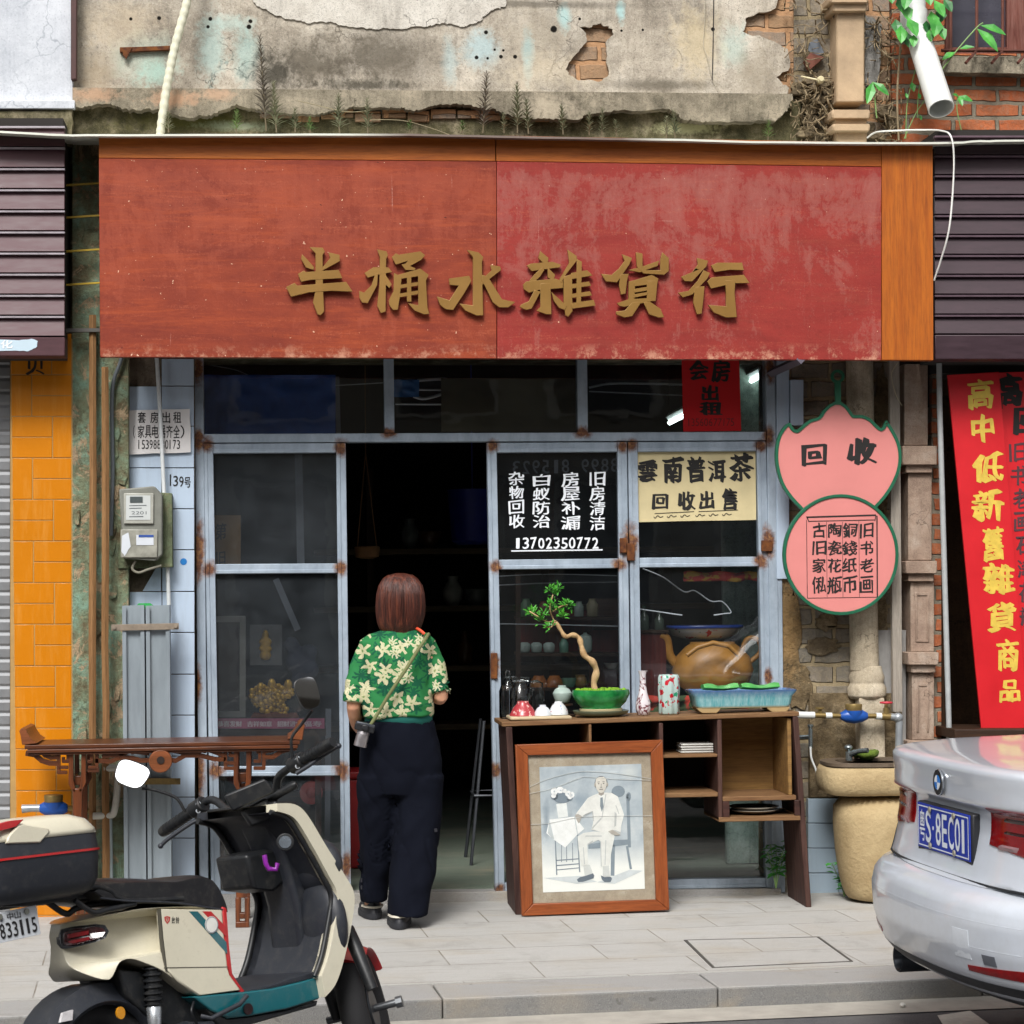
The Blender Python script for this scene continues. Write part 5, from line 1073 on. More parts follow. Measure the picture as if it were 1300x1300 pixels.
# steel channels
m_chan = simple('galvanised_channel', '8d979e', .45, .25, var=.14, scale=5, stretch=(3, 3, .6))
for x0, x1, lb in ((155, 183, 'upright galvanised steel channel against the wall, the left one of the strapped pair'), (185, 215, 'upright galvanised steel channel against the wall, the right one beside the blue tiles')):
    b = MB(); s_ = 3.0
    b.pp([(x0, 769), (x1, 768), (x1+s_, 1166), (x0+s_, 1170)], -.27, .003); b.pp([(x0, 769), (x0+2, 769), (x0+2+s_, 1170), (x0+s_, 1170)], -.29, .12); b.pp([(x1-2, 768), (x1, 768), (x1+s_, 1166), (x1-2+s_, 1166)], -.29, .12)
    b.pp([(x0+2, 769), (x0+5, 769), (x0+5+s_, 1170), (x0+2+s_, 1170)], -.29, .004); b.pp([(x1-5, 768), (x1-2, 768), (x1-2+s_, 1166), (x1-5+s_, 1166)], -.29, .004)
    o = b.build('steel_channel', m_chan); tag(o, lb, 'steel channel', 'steel channels strapped to the wall')
for lb, q4, pts in (('upper rusty steel strap clamping the two channels', 0, [(141, 797), (155, 797), (185, 795.5), (215, 794.5), (227, 795)]), ('lower rusty steel strap clamping the two channels, behind the scooter mirror', 1, [(150, 992), (158, 992), (188, 992), (216, 991), (229, 992)])):
    b = MB(); b.pp([(pts[0][0], pts[0][1]-4), (pts[-1][0], pts[-1][1]-4), (pts[-1][0], pts[-1][1]+4), (pts[0][0], pts[0][1]+4)], -.298, .006); b.disc(W(pts[0][0]+4, pts[0][1], -.299), (0, -1, 0), .009, .01, 8); b.disc(W(pts[-1][0]-4, pts[-1][1], -.299), (0, -1, 0), .009, .01, 8)
    o = b.build('steel_strap', simple('tarnished_strap'+str(q4), '8a7d6e' if not q4 else '8a7446', .6, .3, var=.3, scale=20), bevel=.001); tag(o, lb, 'strap', 'straps round the steel channels')
b = MB(); b.pp(jag([(172, 770), (176, 766), (190, 766), (194, 769), (194, 773), (172, 773)], .4, 2), -.26, .06); o = b.build('cloth_scrap', simple('bright_green_cloth', '2aa04a', .8)); tag(o, 'scrap of bright green cloth poking from the channel top', 'cloth')
# low plumbing
pp_ = root('drain_pipework', W(140, 1100, -.26), 'pale plastic pipe elbow and drain low on the green pilaster', 'pipework')
b = MB(); b.tube(wires([(132, 976), (146, 975), (150, 980), (148, 1010), (145, 1030), (140, 1035), (118, 1036)], -.27), .016, 10); b.build('bent_pipe', simple('greyish_pvc', 'b5b2a8', .45), pp_, smooth=60)
b = MB(); b.tube([W(138, 1036, -.25), W(140, 1160, -.25)], .016, 10); b.build('down_pipe', simple('grey_pvc', '9aa6a8', .5), pp_, smooth=60)
m_brass = simple('tarnished_brass', '8a7548', .45, .6, var=.25, scale=20); m_bluep = simple('blue_meter_paint', '1c4fa0', .35, var=.12); m_gal = simple('galvanised_fitting', 'a3a8ac', .4, .5, var=.15)
def meter(par, c, k, y):
    x0, y0 = c
    b = MB(); L = 17*k; pts = [W(x0-L, y0, y), W(x0-L*.6, y0, y), W(x0, y0, y), W(x0+L*.6, y0, y), W(x0+L, y0, y)]
    b.tube(pts, [.016*k, .03*k, .036*k, .03*k, .016*k], 14); p = W(x0, y0, y); b.lathe([(.034*k, -.01), (.042*k, .012*k), (.042*k, .026*k)], p, 18); b.build('meter_body', m_bluep, par, smooth=50)
    b = MB(); b.lathe([(.038*k, .026*k), (.04*k, .05*k), (.038*k, .056*k)], p, 18); b.build('meter_cap', m_brass, par, smooth=40)
wmL = root('water_meter', W(67, 1026, -.3), 'blue water meter with brass cap in front of the orange tiles', 'water meter')
meter(wmL, (68, 1026), 1.05, -.3)
b = MB(); b.tube([W(28, 1027, -.3), W(40, 1026, -.3), W(52, 1026, -.3)], [.02, .017, .018], 10); b.build('brass_coupling', m_gal, wmL, smooth=50)
b = MB(); b.tube([W(84, 1026, -.3), W(100, 1027, -.3), W(112, 1030, -.28)], .013, 10); b.build('outlet_pipe', m_brass, wmL, smooth=50)
# ================================================================== ALTAR TABLE
m_tw = wood('carved_redwood', '40200f', '623419', 'x', 5, .35, spec=.5); m_twz = wood('carved_redwood_upright', '492411', '713c1c', 'z', 5, .35, spec=.5); m_twl = wood('lighter_redwood', '6a3d22', '80492c', 'x', 5, .4)
YT, YB = -.68, -.34
ztab = W(205, 943, YT).z; xt0, xt1 = W(31, 945, YT).x, W(381, 943, YT).x
tb = root('altar_table', ((xt0+xt1)/2, (YT+YB)/2, 0), 'long carved dark wood altar table with upturned ends beside the scooter', 'table')
b = MB(); b.box(xt0, xt1, YT, YB, ztab-.018, ztab); b.box(xt0+.01, xt1-.01, YT-.008, YB+.008, ztab-.034, ztab-.019); b.box(xt0+.015, xt1-.015, YT+.004, YB-.004, ztab-.044, ztab-.035); b.build('tabletop', m_tw, tb, bevel=.003)
for s_, x in ((-1, xt0), (1, xt1)):
    b = MB(); pr = [(0, 0), (.055, .006), (.03, .022), (.012, .05), (.006, .066), (-.012, .072), (-.022, .06), (-.016, .04), (-.01, .0)]
    lp = [Vector((x-s_*a_, YT, ztab+z+.001)) for a_, z in pr]; b.prism([lp], (0, YB-YT, 0)); b.build('upturned_end', m_twl, tb, bevel=.003)
def frets(y):
    b = MB()
    def st(pts, wd=5.0, d=.022):
        wd *= 1.25
        for p, q in zip(pts, pts[1:]): b.bar(p, q, wd, y-.0003*(len(b.v) % 7), d)
        for p in pts[1:-1]: b.disc(W(p[0], p[1], y-.0004), (0, 1, 0), wd*SW*.5, d, 8)
    z = lambda q: [(x/4.642, 900+y_/4.642) for x, y_ in q]
    st(z([(150, 262), (205, 272), (245, 305), (290, 320), (352, 322)])); st(z([(235, 240), (265, 275), (300, 288), (345, 285)]), 4.5)
    st(z([(345, 255), (345, 375), (395, 375)]), 3.5); st(z([(345, 262), (400, 262), (400, 310), (372, 310), (372, 285)]), 3.2); st(z([(345, 345), (400, 345)]), 3.2)
    st(z([(515, 255), (570, 255), (570, 345), (520, 345)]), 3.5); st(z([(540, 255), (540, 310), (515, 310)]), 3.2); st(z([(515, 365), (575, 365), (575, 345)]), 3.0)
    st(z([(560, 305), (650, 310), (700, 290), (780, 290), (830, 305), (950, 300)]), 4.5); st(z([(600, 280), (690, 272), (760, 250), (880, 262)]), 4.2)
    st(z([(700, 248), (700, 268), (740, 268), (740, 250), (780, 250), (780, 270)]), 2.8)
    zz_ = lambda q: [(180+x/4.194, 840+y_/4.194) for x, y_ in q]
    st(zz_([(105, 520), (180, 528), (230, 500), (310, 500), (390, 520), (450, 520)]), 4.5); st(zz_([(170, 475), (230, 490), (300, 478), (350, 470), (440, 500)]), 4.2); st(zz_([(255, 465), (255, 490), (300, 490), (300, 466), (335, 466), (335, 488)]), 2.8)
    st(zz_([(445, 462), (500, 462), (500, 500), (470, 500), (470, 482)]), 3.2); st(zz_([(445, 462), (445, 568), (500, 568)]), 3.5); st(zz_([(445, 540), (500, 540)]), 3.2)
    st(zz_([(595, 462), (650, 462), (650, 568), (595, 568)]), 3.5); st(zz_([(595, 530), (628, 530), (628, 480), (610, 480)]), 3.2)
    st(zz_([(650, 510), (700, 508), (740, 480), (800, 462)]), 4.5); st(zz_([(650, 480), (700, 470), (730, 455)]), 4.2)
    return b
for y_, nm in ((YT+.02, 'front_apron'), (YB-.05, 'rear_apron')): frets(y_).split(nm, m_tw, tb, bevel=.001)
b = MB(); b.disc(W(204, 966, YT+.012), (0, -1, 0), 13.5*SW, .02, 28); b.build('medallion', m_twl, tb, bevel=.004)
b = MB(); b.disc(W(204, 965, YT-.008), (0, -1, 0), 4.5*SW, .004, 16); b.build('medallion_boss', simple('dark_wood_boss', '1e0f08', .5), tb)
for (x, yb) in ((98, 1182), (307.5, 1176)):
    for y_, ln_ in ((YT+.02, 0), (YB-.06, 0)):
        b = MB(); s_ = (YT-y_)
        def Q(dx, py): 
            p = W(x+dx, py, YT+.02); return Vector((p.x, y_, p.z))
        def pl(q): b.prism([[Q(dx, py) for dx, py in q]], (0, .035, 0))
        bt = G(x, yb, 0)
        pl([(-11, 953), (-5, 953), (-5, 990), (-2, 1003), (-2, 1008), (-7, 1003), (-11, 995)]); pl([(11, 953), (5, 953), (5, 990), (2, 1003), (2, 1008), (7, 1003), (11, 995)])
        b.prism([[Q(-6, 1001), Q(6, 1001), Q(5.2, 1075), Q(5.4, 1110), Q(8, 1130), Q(8, 1140), Q(-8, 1140), Q(-8, 1130), Q(-5.4, 1110), Q(-5.2, 1075)]], (0, .035, 0))
        zb = Q(0, 1140).z; xc = Q(0, 1140).x; w_ = 8*SW
        b.box(xc-w_, xc-w_*.35, y_, y_+.035, .0, zb+.002); b.box(xc+w_*.35, xc+w_, y_, y_+.035, .0, zb+.002); b.box(xc-w_, xc+w_, y_-.002, y_+.037, 0, .025)
        b.build('leg', m_twz, tb, bevel=.003)
    b = MB(); xc = W(x, 1000, YT).x; b.box(xc-.018, xc+.018, YT+.055, YB-.06, .62, .66); b.build('side_rail', m_tw, tb, bevel=.003)
# ================================================================== CABINET
YF, YK = -.50, -.14
X = lambda px, y=YF: W(px, 1000, y).x
Z = lambda py, px=900, y=YF: W(px, py, y).z
m_cab = wood('worn_maroon_cabinet', '2e1a16', '4a2c24', 'x', 4, .6); m_cabz = wood('worn_maroon_upright', '301b17', '543a32', 'z', 4, .65); m_raw = wood('raw_pine_back', '7a5a34', '94713f', 'x', 3, .7); m_edgew = wood('chipped_edge_wood', '6b4a2e', '8a6a48', 'x', 6, .7)
cb = root('open_cabinet', (X(830), (YF+YK)/2, 0), 'worn dark open front cabinet with shelves standing before the right glass doors', 'cabinet')
b = MB(); b.hexa([(X(638), YF, Z(918)), (X(1016), YF, Z(911)), (X(1016), YK, Z(911)), (X(638), YK, Z(918)), (X(638), YF, Z(912.5)), (X(1016), YF, Z(905.5)), (X(1016), YK, Z(905.5)), (X(638), YK, Z(912.5))]); b.build('top_board', m_edgew, cb, bevel=.003)
ztop_ = lambda px: Z(912.5)+(Z(905.5)-Z(912.5))*(px-638)/(1016-638)
def cbox(nm, px0, px1, py0, py1, m, y0=YF+.004, y1=YK-.004, lean=0):
    b = MB(); b.box(X(px0), X(px1), y0, y1, max(0, Z(py1)), Z(py0)); b.build(nm, m, cb, bevel=.003)
b = MB(); b.hexa([(X(653), YF, 0), (X(661), YF, 0), (X(661), YK, 0), (X(653), YK, 0), (X(643), YF, Z(918.5)), (X(651), YF, Z(918.5)), (X(651), YK, Z(918.5)), (X(643), YK, Z(918.5))]); b.build('side_panel', m_cabz, cb, bevel=.003)
b = MB(); b.hexa([(X(1021), YF, 0), (X(1028), YF, 0), (X(1028), YK, 0), (X(1021), YK, 0), (X(1008), YF, Z(911.5)), (X(1015), YF, Z(911.5)), (X(1015), YK, Z(911.5)), (X(1008), YK, Z(911.5))]); b.build('side_panel', m_cabz, cb, bevel=.003)
cbox('divider', 748.5, 752, 917, 960, m_edgew); cbox('divider', 912, 917.5, 914, 1042, m_cabz); cbox('divider', 838, 843, 917, 1010, m_cabz)
cbox('shelf', 660, 912, 957.5, 961.5, m_edgew, YF+.01); cbox('shelf', 660, 912, 1006, 1012, m_edgew, YF+.01)
cbox('shelf', 917.5, 1011, 1012, 1018, m_edgew); cbox('shelf', 912, 1016, 1038, 1044, m_edgew, YF)
cbox('cubby_cheek', 917.5, 926, 1018, 1038, m_cab, YF, YF+.02); cbox('cubby_cheek', 1008.5, 1017, 1018, 1038, m_cab, YF, YF+.02)
cbox('back_panel', 917.5, 1010, 913, 1013, m_raw, YK-.03, YK-.02); cbox('inner_side', 1002, 1007, 914, 1012, m_raw, YF+.02, YK-.03)
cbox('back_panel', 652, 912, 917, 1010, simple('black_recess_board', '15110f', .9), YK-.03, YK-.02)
# stacked plates and books in it
p = W(882, 955, -.36); b = MB()
for i in range(4): b.box(p.x-.075+.003*(i % 2), p.x+.075, -.42, -.29, Z(957.5)+.0005+i*.011, Z(957.5)+.009+i*.011)
o = b.build('tile_stack', simple('white_ceramic', 'b9b8b2', .4), bevel=.003); tag(o, 'stack of pale flat tiles on the upper cabinet shelf', 'stack of tiles')
for i, lb in enumerate(('lower plate in the low cubby of the cabinet', 'upper plate resting in the low cubby of the cabinet')):
    b = MB(); b.lathe([(.05, 0), (.09, .008), (.115, .018), (.113, .02), (.05, .006)], (X(965), -.36, Z(1038)+.001+i*.014), 28); o = b.build('plate', simple('greyish_plate', '8d877c', .35), smooth=60); tag(o, lb, 'plate', 'plates in the cabinet')
# ---- things on top
YO = -.36
def top(px): return W(px, 900, YO).x, YO, ztop_(px)+.0008
def turned(nm, px, prof, m, lb, cat, grp=None, sy=1, y=YO, dz=0, par=None, n_=26):
    x, _, z = top(px); x = W(px, 900, y).x
    b = MB(); b.lathe([(r*K, h*K) for r, h in prof], (x, y, z+dz), n_, sy=sy); o = b.build(nm, m, par, smooth=55)
    if not par: tag(o, lb, cat, grp)
    return o
# tray with bowls
tx0, tx1 = W(645, 915, YO).x, W(723, 915, YO).x; tz = ztop_(684)+.0008
b = MB(); b.box(tx0, tx1, YO-.09, YO+.09, tz, tz+.016); o = b.build('serving_tray', simple('pale_board', 'b9a888', .6), bevel=.006); tag(o, 'pale wooden tray carrying upside down bowls on the cabinet', 'tray')
m_redp = floral('red_patterned_porcelain', 'a83a40', [('d8b0a8', 1, .58)], 60); m_bw = floral('blue_white_porcelain', 'd3d8de', [('4a6ab8', 1, .62)], 45); m_fw = floral('flowered_white_porcelain', 'd5d8da', [('b04a50', 1, .66), ('5a7ab8', 1.3, .66)], 60)
turned('red_bowl', 664, [(17, 0), (16.5, 2), (12, 10), (7.5, 15), (7, 18), (6, 18)], m_redp, 'red and white patterned bowl upside down on the tray', 'bowl', 'bowls upside down on the tray', dz=.0168)
turned('teacup', 689, [(10.5, 0), (10, 4), (7, 9), (4, 11), (4, 13), (3, 13)], m_bw, 'small white cup with blue motif upside down on the tray', 'cup', None, dz=.0168, y=YO-.03)
turned('teacup', 709, [(12, 0), (11.5, 5), (8, 11), (5, 14), (4.5, 16), (3, 16)], m_fw, 'larger white flowered cup upside down at the right tray end', 'cup', None, dz=.0168)
lc = root('lidded_cup', Vector(top(714))+Vector((0, .1, 0)), 'pale lidded porcelain cup on a small stand behind the tray', 'cup')
turned('stand', 714, [(16, 0), (16, 3), (6, 4), (6, 13), (13, 14), (13, 16)], m_dwood, '', '', y=YO+.1, par=lc)
turned('cup_body', 714, [(6, 0), (9, 3), (12, 12), (12, 13)], m_celadon, '', '', y=YO+.1, dz=16.2*K, par=lc); turned('cup_lid', 714, [(12, 0), (9, 5), (5, 7), (5, 9.5), (4, 9.5)], m_celadon, '', '', y=YO+.1, dz=29.4*K, par=lc)
m_jar = glass('jar_glass', (.94, .97, .97, 1), 1.3)
turned('glass_bottle', 645, [(10, 0), (11, 2), (11, 34), (9, 40), (3.5, 46), (3.5, 50), (4.5, 52), (2, 60)], m_jar, 'clear glass bottle at the left end of the cabinet top', 'bottle', y=YO+.12)
turned('glass_jar', 661, [(13, 0), (14, 2), (14, 36), (8, 41), (8, 44), (14, 46), (14, 50), (5, 51)], m_jar, 'clear glass jar with wide stopper behind the tray', 'jar', y=YO+.13)
turned('glass_jar', 680, [(12, 0), (12.5, 2), (12.5, 30), (10, 36), (10, 42), (3, 46)], m_jar, 'plain clear glass jar between bottle and lidded cup', 'jar', y=YO+.15)
# bonsai
bn = root('bonsai', top(763), 'bonsai with a twisting bare trunk in a glossy green pot on the cabinet', 'bonsai')
m_gpot = simple('green_glazed_pot', '0f5a2a', .18, var=.4, scale=10, c2='2a8a42'); m_bark = simple('pale_bark', '9a7a52', .75, var=.3, scale=18, bump=.002, c2='c3a57a'); m_lf = leafmat('bonsai_leaf', '2f7a1e', '55a832', .4)
turned('saucer', 763, [(20, 0), (33, 4), (35, 8), (33, 8), (18, 3)], simple('grey_green_saucer', '6d7a66', .3), '', '', par=bn, sy=.8, dz=.0)
turned('pot', 763, [(24, 8), (26, 9), (25, 12), (31, 18), (36, 28), (35, 33), (33, 33.5), (32, 30)], m_gpot, '', '', par=bn, sy=.8)
turned('pot_foot', 763, [(26, 4.5), (27, 10), (24, 11)], simple('unglazed_rim', 'b0a07c', .7), '', '', par=bn, sy=.8)
b = MB(); x, y, z = top(763)
rnd = random.Random(5)
for i in range(240):
    a, r = rnd.uniform(0, 6.28), math.sqrt(rnd.random())*31*K; b.ball((x+math.cos(a)*r, y+math.sin(a)*r*.8, z+(31.5+rnd.uniform(-1, 2.2))*K), rnd.uniform(1.4, 2.8)*K, 7, 5)
b.build('moss', simple('bright_moss', '6f9a1e', .9, var=.3, scale=40), bn, smooth=60)
trunk = [(757, 884), (754, 868), (757, 852), (752, 840), (742, 832), (738, 820), (735, 810), (727, 806), (718, 808), (712, 800), (706, 790)]
pts = wires(trunk, [YO+.01*math.sin(i*1.3) for i in range(11)], 6); k_ = len(pts)
b = MB(); b.tube(pts, [(.0165-.0085*(i/k_))*(1+.16*math.sin(i*.8)) for i in range(k_)], 10)
for q4 in ([(707, 792), (702, 785), (698, 772), (702, 755)], [(706, 788), (694, 789), (682, 782), (672, 776)], [(702, 776), (712, 770), (720, 768)], [(704, 790), (700, 796), (692, 796)]): b.tube(wires(q4, [YO+.02*math.sin(i*2) for i in range(len(q4))]), [.005]*3+[.0025]*40 if False else .0032, 6)
b.build('trunk', m_bark, bn, smooth=70)
b = MB()
for cx_, cy_, r_, n_ in ((676, 779, 9, 26), (671, 776, 6, 14), (688, 788, 10, 30), (698, 796, 8, 18), (699, 770, 9, 30), (707, 776, 9, 26), (714, 783, 8, 22), (720, 768, 9, 30), (724, 770, 6, 14), (704, 756, 9, 30), (708, 747, 6, 20), (697, 749, 6, 16), (690, 778, 7, 16)):
    c = W(cx_, cy_, YO+rnd.uniform(-.03, .03))
    for i in range(n_):
        d = Vector((rnd.gauss(0, 1), rnd.gauss(0, .8), rnd.gauss(.35, .8))).normalized(); b.leaf(c+d*r_*K*rnd.uniform(.05, .75), d+Vector((0, 0, .5)), (0, -.5, 1), rnd.uniform(.018, .028), .0095, .15)
b.build('leaves', m_lf, bn)
# vases
m_swirl = NM('swirled_porcelain'); s_ = m_swirl.nd('TexNoise', {'Vector': m_swirl.pos, 'Scale': 14.0, 'Detail': 3.0, 'Distortion': 1.2}); m_swirl = m_swirl.fin(m_swirl.mix(m_swirl.ramp(s_, [(.46, 0.0), (.485, 1.0), (.515, 1.0), (.54, 0.0)]), 'd6cfd2', '6a2a34'), .2)
turned('bottle_vase', 816.5, [(6, 0), (7.5, 1), (9.5, 8), (9, 16), (5.5, 27), (4, 38), (4, 50), (6, 55), (5, 55)], m_swirl, 'slim white bottle vase with dark red swirls on the cabinet', 'vase')
b = MB(); x, y, z = top(849.5); y = YO
b.loft([[Vector((x+r*K*(1+.07*math.cos(8*t))*math.cos(t), y+r*K*(1+.07*math.cos(8*t))*math.sin(t), z+h*K)) for t in [2*math.pi*i/48 for i in range(48)]] for r, h in ((11, 0), (12.5, 2), (12, 14), (13, 30), (12.5, 46), (11, 49), (10, 49), (9, 44))])
m_rg = floral('red_splashed_glass', 'a9bdb8', [('b01f2c', 1, .55), ('2f8a68', 1.3, .62)], 30, .12); o = b.build('relief_vase', m_rg, smooth=70); tag(o, 'squat ribbed glass vase splashed red and green on the cabinet', 'vase')
# planter tray
pt = root('bonsai_planter', top(940), 'long shallow turquoise glazed planter tray with green cut sections on top', 'planter')
xc_, y_, z_ = top(940); xc_ = W(940, 900, YO).x
n = NM('turquoise_crackle_glaze'); v_ = n.noise(10, 8, .75, .2, stretch=(6, 6, .7)); zc = n.nd('SeparateXYZ', {0: n.pos}, 2)
cc = n.mix(n.ramp(v_, [(.35, 0.0), (.65, 1.0)]), '4fa6b0', 'a5cdd2'); cc = n.mix(n.nd('MapRange', {0: zc, 1: z_+17*K, 2: z_+27*K, 3: 0., 4: .85}), cc, '3e4f86'); cc = n.mix(n.nd('MapRange', {0: zc, 1: z_+6*K, 2: z_+9*K, 3: 1., 4: 0.}), cc, 'a08a5a')
m_turq = n.fin(cc, .2)
def rect(hx, hy, z, r=.02, k=4):
    out = []
    for cx_, cy_, a0 in ((hx-r, hy-r, 0), (-hx+r, hy-r, 90), (-hx+r, -hy+r, 180), (hx-r, -hy+r, 270)):
        for i in range(k+1): a = R(a0+90*i/k); out.append(Vector((xc_+cx_+r*math.cos(a), y_+cy_+r*math.sin(a), z)))
    return out
b = MB(); hw = 66*K
b.loft([rect(hw*.86, .075, z_+6*K), rect(hw*.9, .08, z_+10*K), rect(hw*.93, .086, z_+20*K), rect(hw, .10, z_+26*K), rect(hw, .10, z_+28*K), rect(hw*.95, .088, z_+28*K), rect(hw*.92, .08, z_+24*K)]); b.build('tray', m_turq, pt, smooth=45)
m_foot = simple('bare_clay', 'a38a60', .8, var=.2)
for s_ in (-1, 1):
    for t_ in (-1, 1):
        b = MB(); xx = xc_+s_*hw*.66; yy = y_+t_*.062; b.prism([[Vector((xx-.055, yy-.012, z_+6*K)), Vector((xx+.055, yy-.012, z_+6*K)), Vector((xx+.045, yy-.012, z_+2*K)), Vector((xx+.035, yy-.012, z_)), Vector((xx-.03, yy-.012, z_)), Vector((xx-.045, yy-.012, z_+3*K))]], (0, .024, 0)); b.build('foot', m_foot, pt, bevel=.003)
for i, (a, c) in enumerate(((-.72, -.06), (0.0, .72))):
    b = MB(); x0_, x1_ = xc_+hw*a, xc_+hw*c; rg_ = []
    for j in range(9):
        t = j/8; xx = x0_+(x1_-x0_)*t; zz_ = z_+28*K+.006+abs(t-.5)*.012; rg_.append([Vector((xx, y_-.05, zz_)), Vector((xx, y_-.02, zz_+.014+.006*math.sin(t*9))), Vector((xx, y_+.03, zz_+.01)), Vector((xx, y_+.05, zz_)), Vector((xx, y_, zz_-.012))])
    b.loft(rg_); b.build('green_section', simple('bright_green_rind', '2f8a3a', .4, var=.3, scale=25, c2='5fae58'), pt, smooth=50)
# ---- framed photograph leaning on the cabinet
fbl, fbr, ftl, ftr = G(662, 1163, 0.001), G(850, 1157, 0.001), W(655.5, 944, -.525), W(840.5, 940, -.525)
fn_ = (fbr-fbl).cross(ftl-fbl).normalized(); fn_ = fn_ if fn_.y < 0 else -fn_
def FP(px, py, off=0.0):
    d = ray(px, py); o_ = fbl+fn_*off; return CAM+d*((o_-CAM).dot(fn_)/d.dot(fn_))
fz = lambda q: [(640+x/5.418, 930+y/5.418) for x, y in q]
ph = root('framed_photograph', (fbl+fbr)/2, 'large old photograph of a seated man in a reddish wooden frame leaning on the cabinet', 'framed photo')
m_frm = wood('reddish_frame_wood', '7a3c1c', '94502a', 'x', 4, .4); m_frmz = wood('reddish_frame_wood_upright', '7a3c1c', '94502a', 'z', 4, .4)
oc = fz([(78, 84), (1090, 50), (1138, 1222), (122, 1262)]); ic = fz([(165, 158), (1010, 138), (1046, 1150), (200, 1178)])
for i in range(4):
    j = (i+1) % 4; b = MB()
    b.prism([[FP(*oc[i], .028), FP(*oc[j], .028), FP(*ic[j], .028), FP(*ic[i], .028)]], -fn_*.027); b.build('frame_side', m_frm if i in (0, 2) else m_frmz, ph, bevel=.0035)
def sheetp(nm, q, off, m, th=.001):
    b = MB(); b.prism([[FP(x, y, off) for x, y in (fz(q))]], -fn_*th); return b.build(nm, m, ph)
sheetp('mount', [(160, 150), (1015, 132), (1050, 1156), (195, 1184)], .010, stain_wall('stained_mount', '9c8f7e', 'b3a48f', 'c4b9a8', grime='7a6d5c', gamt=.3, scale=9, streak=.1, bump=.0005), .004)
n = NM('faded_print'); a_ = n.noise(9, 6, .6); sz = n.nd('SeparateXYZ', {0: n.pos}, 2); 
gz = n.nd('MapRange', {0: sz, 1: FP(*fz([(600, 930)])[0]).z, 2: FP(*fz([(600, 760)])[0]).z, 3: 0., 4: 1.})
cc = n.mix(gz, 'f7f7f1', n.ramp(a_, [(.3, 'a6b2bb'), (.55, 'c6ced2'), (.75, 'e0e3e2')]))
cc = n.mix(n.math('MULTIPLY', n.spot(FP(*fz([(860, 270)])[0]), .05, .04, a_, .5, .8), .7), cc, 'd9dcd8'); cc = n.mix(n.math('MULTIPLY', n.spot(FP(*fz([(560, 480)])[0]), .06, .09, a_, .6, .8), .55), cc, '8797a6'); cc = n.mix(n.math('MULTIPLY', n.spot(FP(*fz([(290, 600)])[0]), .02, .1, a_, .6, .8), .6), cc, '6f8090')
sheetp('print', [(243, 238), (943, 215), (968, 1075), (268, 1100)], .0115, n.fin(cc, .35, spec=.5))
tone = lambda h: simple('print_tone_'+h, h, .45, var=.10, scale=28)
lay = [0.0121]
def art(nm, qs, h):
    b = MB(); lay[0] += .00012
    for q in qs: b.prism([[FP(x, y, lay[0]) for x, y in fz(q)]], -fn_*.0001)
    b.build(nm, tone(h), ph)
def ell(cx, cy, rx, ry, k=18, a0=0): return [(cx+rx*math.cos(2*math.pi*i/k+a0), cy+ry*math.sin(2*math.pi*i/k+a0)) for i in range(k)]
def ln_(p, q, w): 
    p, q = Vector(p), Vector(q); t = (q-p).normalized(); m_ = Vector((-t.y, t.x))*w/2; return [tuple(p+m_), tuple(q+m_), tuple(q-m_), tuple(p-m_)]
art('printed_chair', [ell(785, 405, 46, 40), ln_((850, 425), (862, 790), 22), ln_((745, 410), (760, 480), 14), ln_((750, 770), (745, 985), 26), ln_((845, 780), (872, 940), 16), [(740, 740), (862, 735), (858, 770), (745, 785)], [(580, 770), (665, 755), (668, 795), (580, 800)], ell(857, 440, 16, 30)], '8b97a0')
art('printed_chair_carving', [ell(785, 405, 10, 9)]+[ell(785+28*math.cos(k*.9), 405+25*math.sin(k*.9), 8, 7, 10) for k in range(7)], '8d9aa4')
art('printed_table_legs', [ln_((352, 735), (362, 980), 8), ln_((505, 700), (520, 960), 8), ln_((395, 770), (395, 890), 5), ln_((430, 780), (430, 890), 5), ln_((470, 760), (472, 890), 5), ln_((355, 880), (515, 868), 7), ln_((358, 915), (518, 902), 7), ln_((360, 945), (520, 930), 6)], '84909a')
art('printed_shadows', [[(270, 1000), (520, 985), (640, 1025), (500, 1040)], [(640, 1030), (860, 945), (955, 950), (760, 1040)]], 'd5dadb')
art('printed_cloth', [[(312, 598), (485, 578), (552, 662), (500, 705), (420, 792), (340, 735), (290, 692)]], 'f6f7f3'); art('printed_cloth_fold', [[(312, 598), (345, 735), (330, 728), (300, 690)], ln_((485, 580), (505, 700), 6)], 'c9cfd0')
art('printed_vase', [[(358, 492), (452, 480), (458, 575), (372, 588)]], 'f0f2ef'); art('printed_vase_side', [[(430, 484), (452, 480), (470, 560), (458, 575), (440, 577)]], 'b5bec4')
rnd = random.Random(12)
art('printed_leaves', [ell(400, 445, 62, 42), ell(345, 440, 26, 22), ell(450, 450, 24, 22)], '84909a')
art('printed_flowers', [ell(*c, 8, a0=.3) for c in ((345, 405, 25, 27), (385, 395, 27, 24), (340, 435, 18, 16), (440, 420, 22, 22), (468, 428, 17, 22), (415, 400, 17, 15), (452, 445, 16, 14))], 'f8f9f5'); art('printed_petals', [ell(345, 405, 6, 8, 8), ell(388, 398, 7, 6, 8), ell(442, 422, 6, 6, 8), ell(466, 430, 5, 7, 8)], 'c5ccd0')
art('printed_trousers', [[(505, 715), (545, 690), (620, 680), (745, 685), (760, 715), (742, 800), (722, 915), (668, 925), (664, 750), (650, 738), (572, 772), (578, 905), (532, 920), (512, 800)]], 'e8e8e2'); art('printed_creases', [ln_((560, 712), (672, 712), 8), ln_((612, 745), (575, 770), 9), ln_((700, 740), (694, 910), 6), ln_((545, 790), (553, 905), 6), ln_((664, 750), (668, 920), 6)], 'c6c8c6')
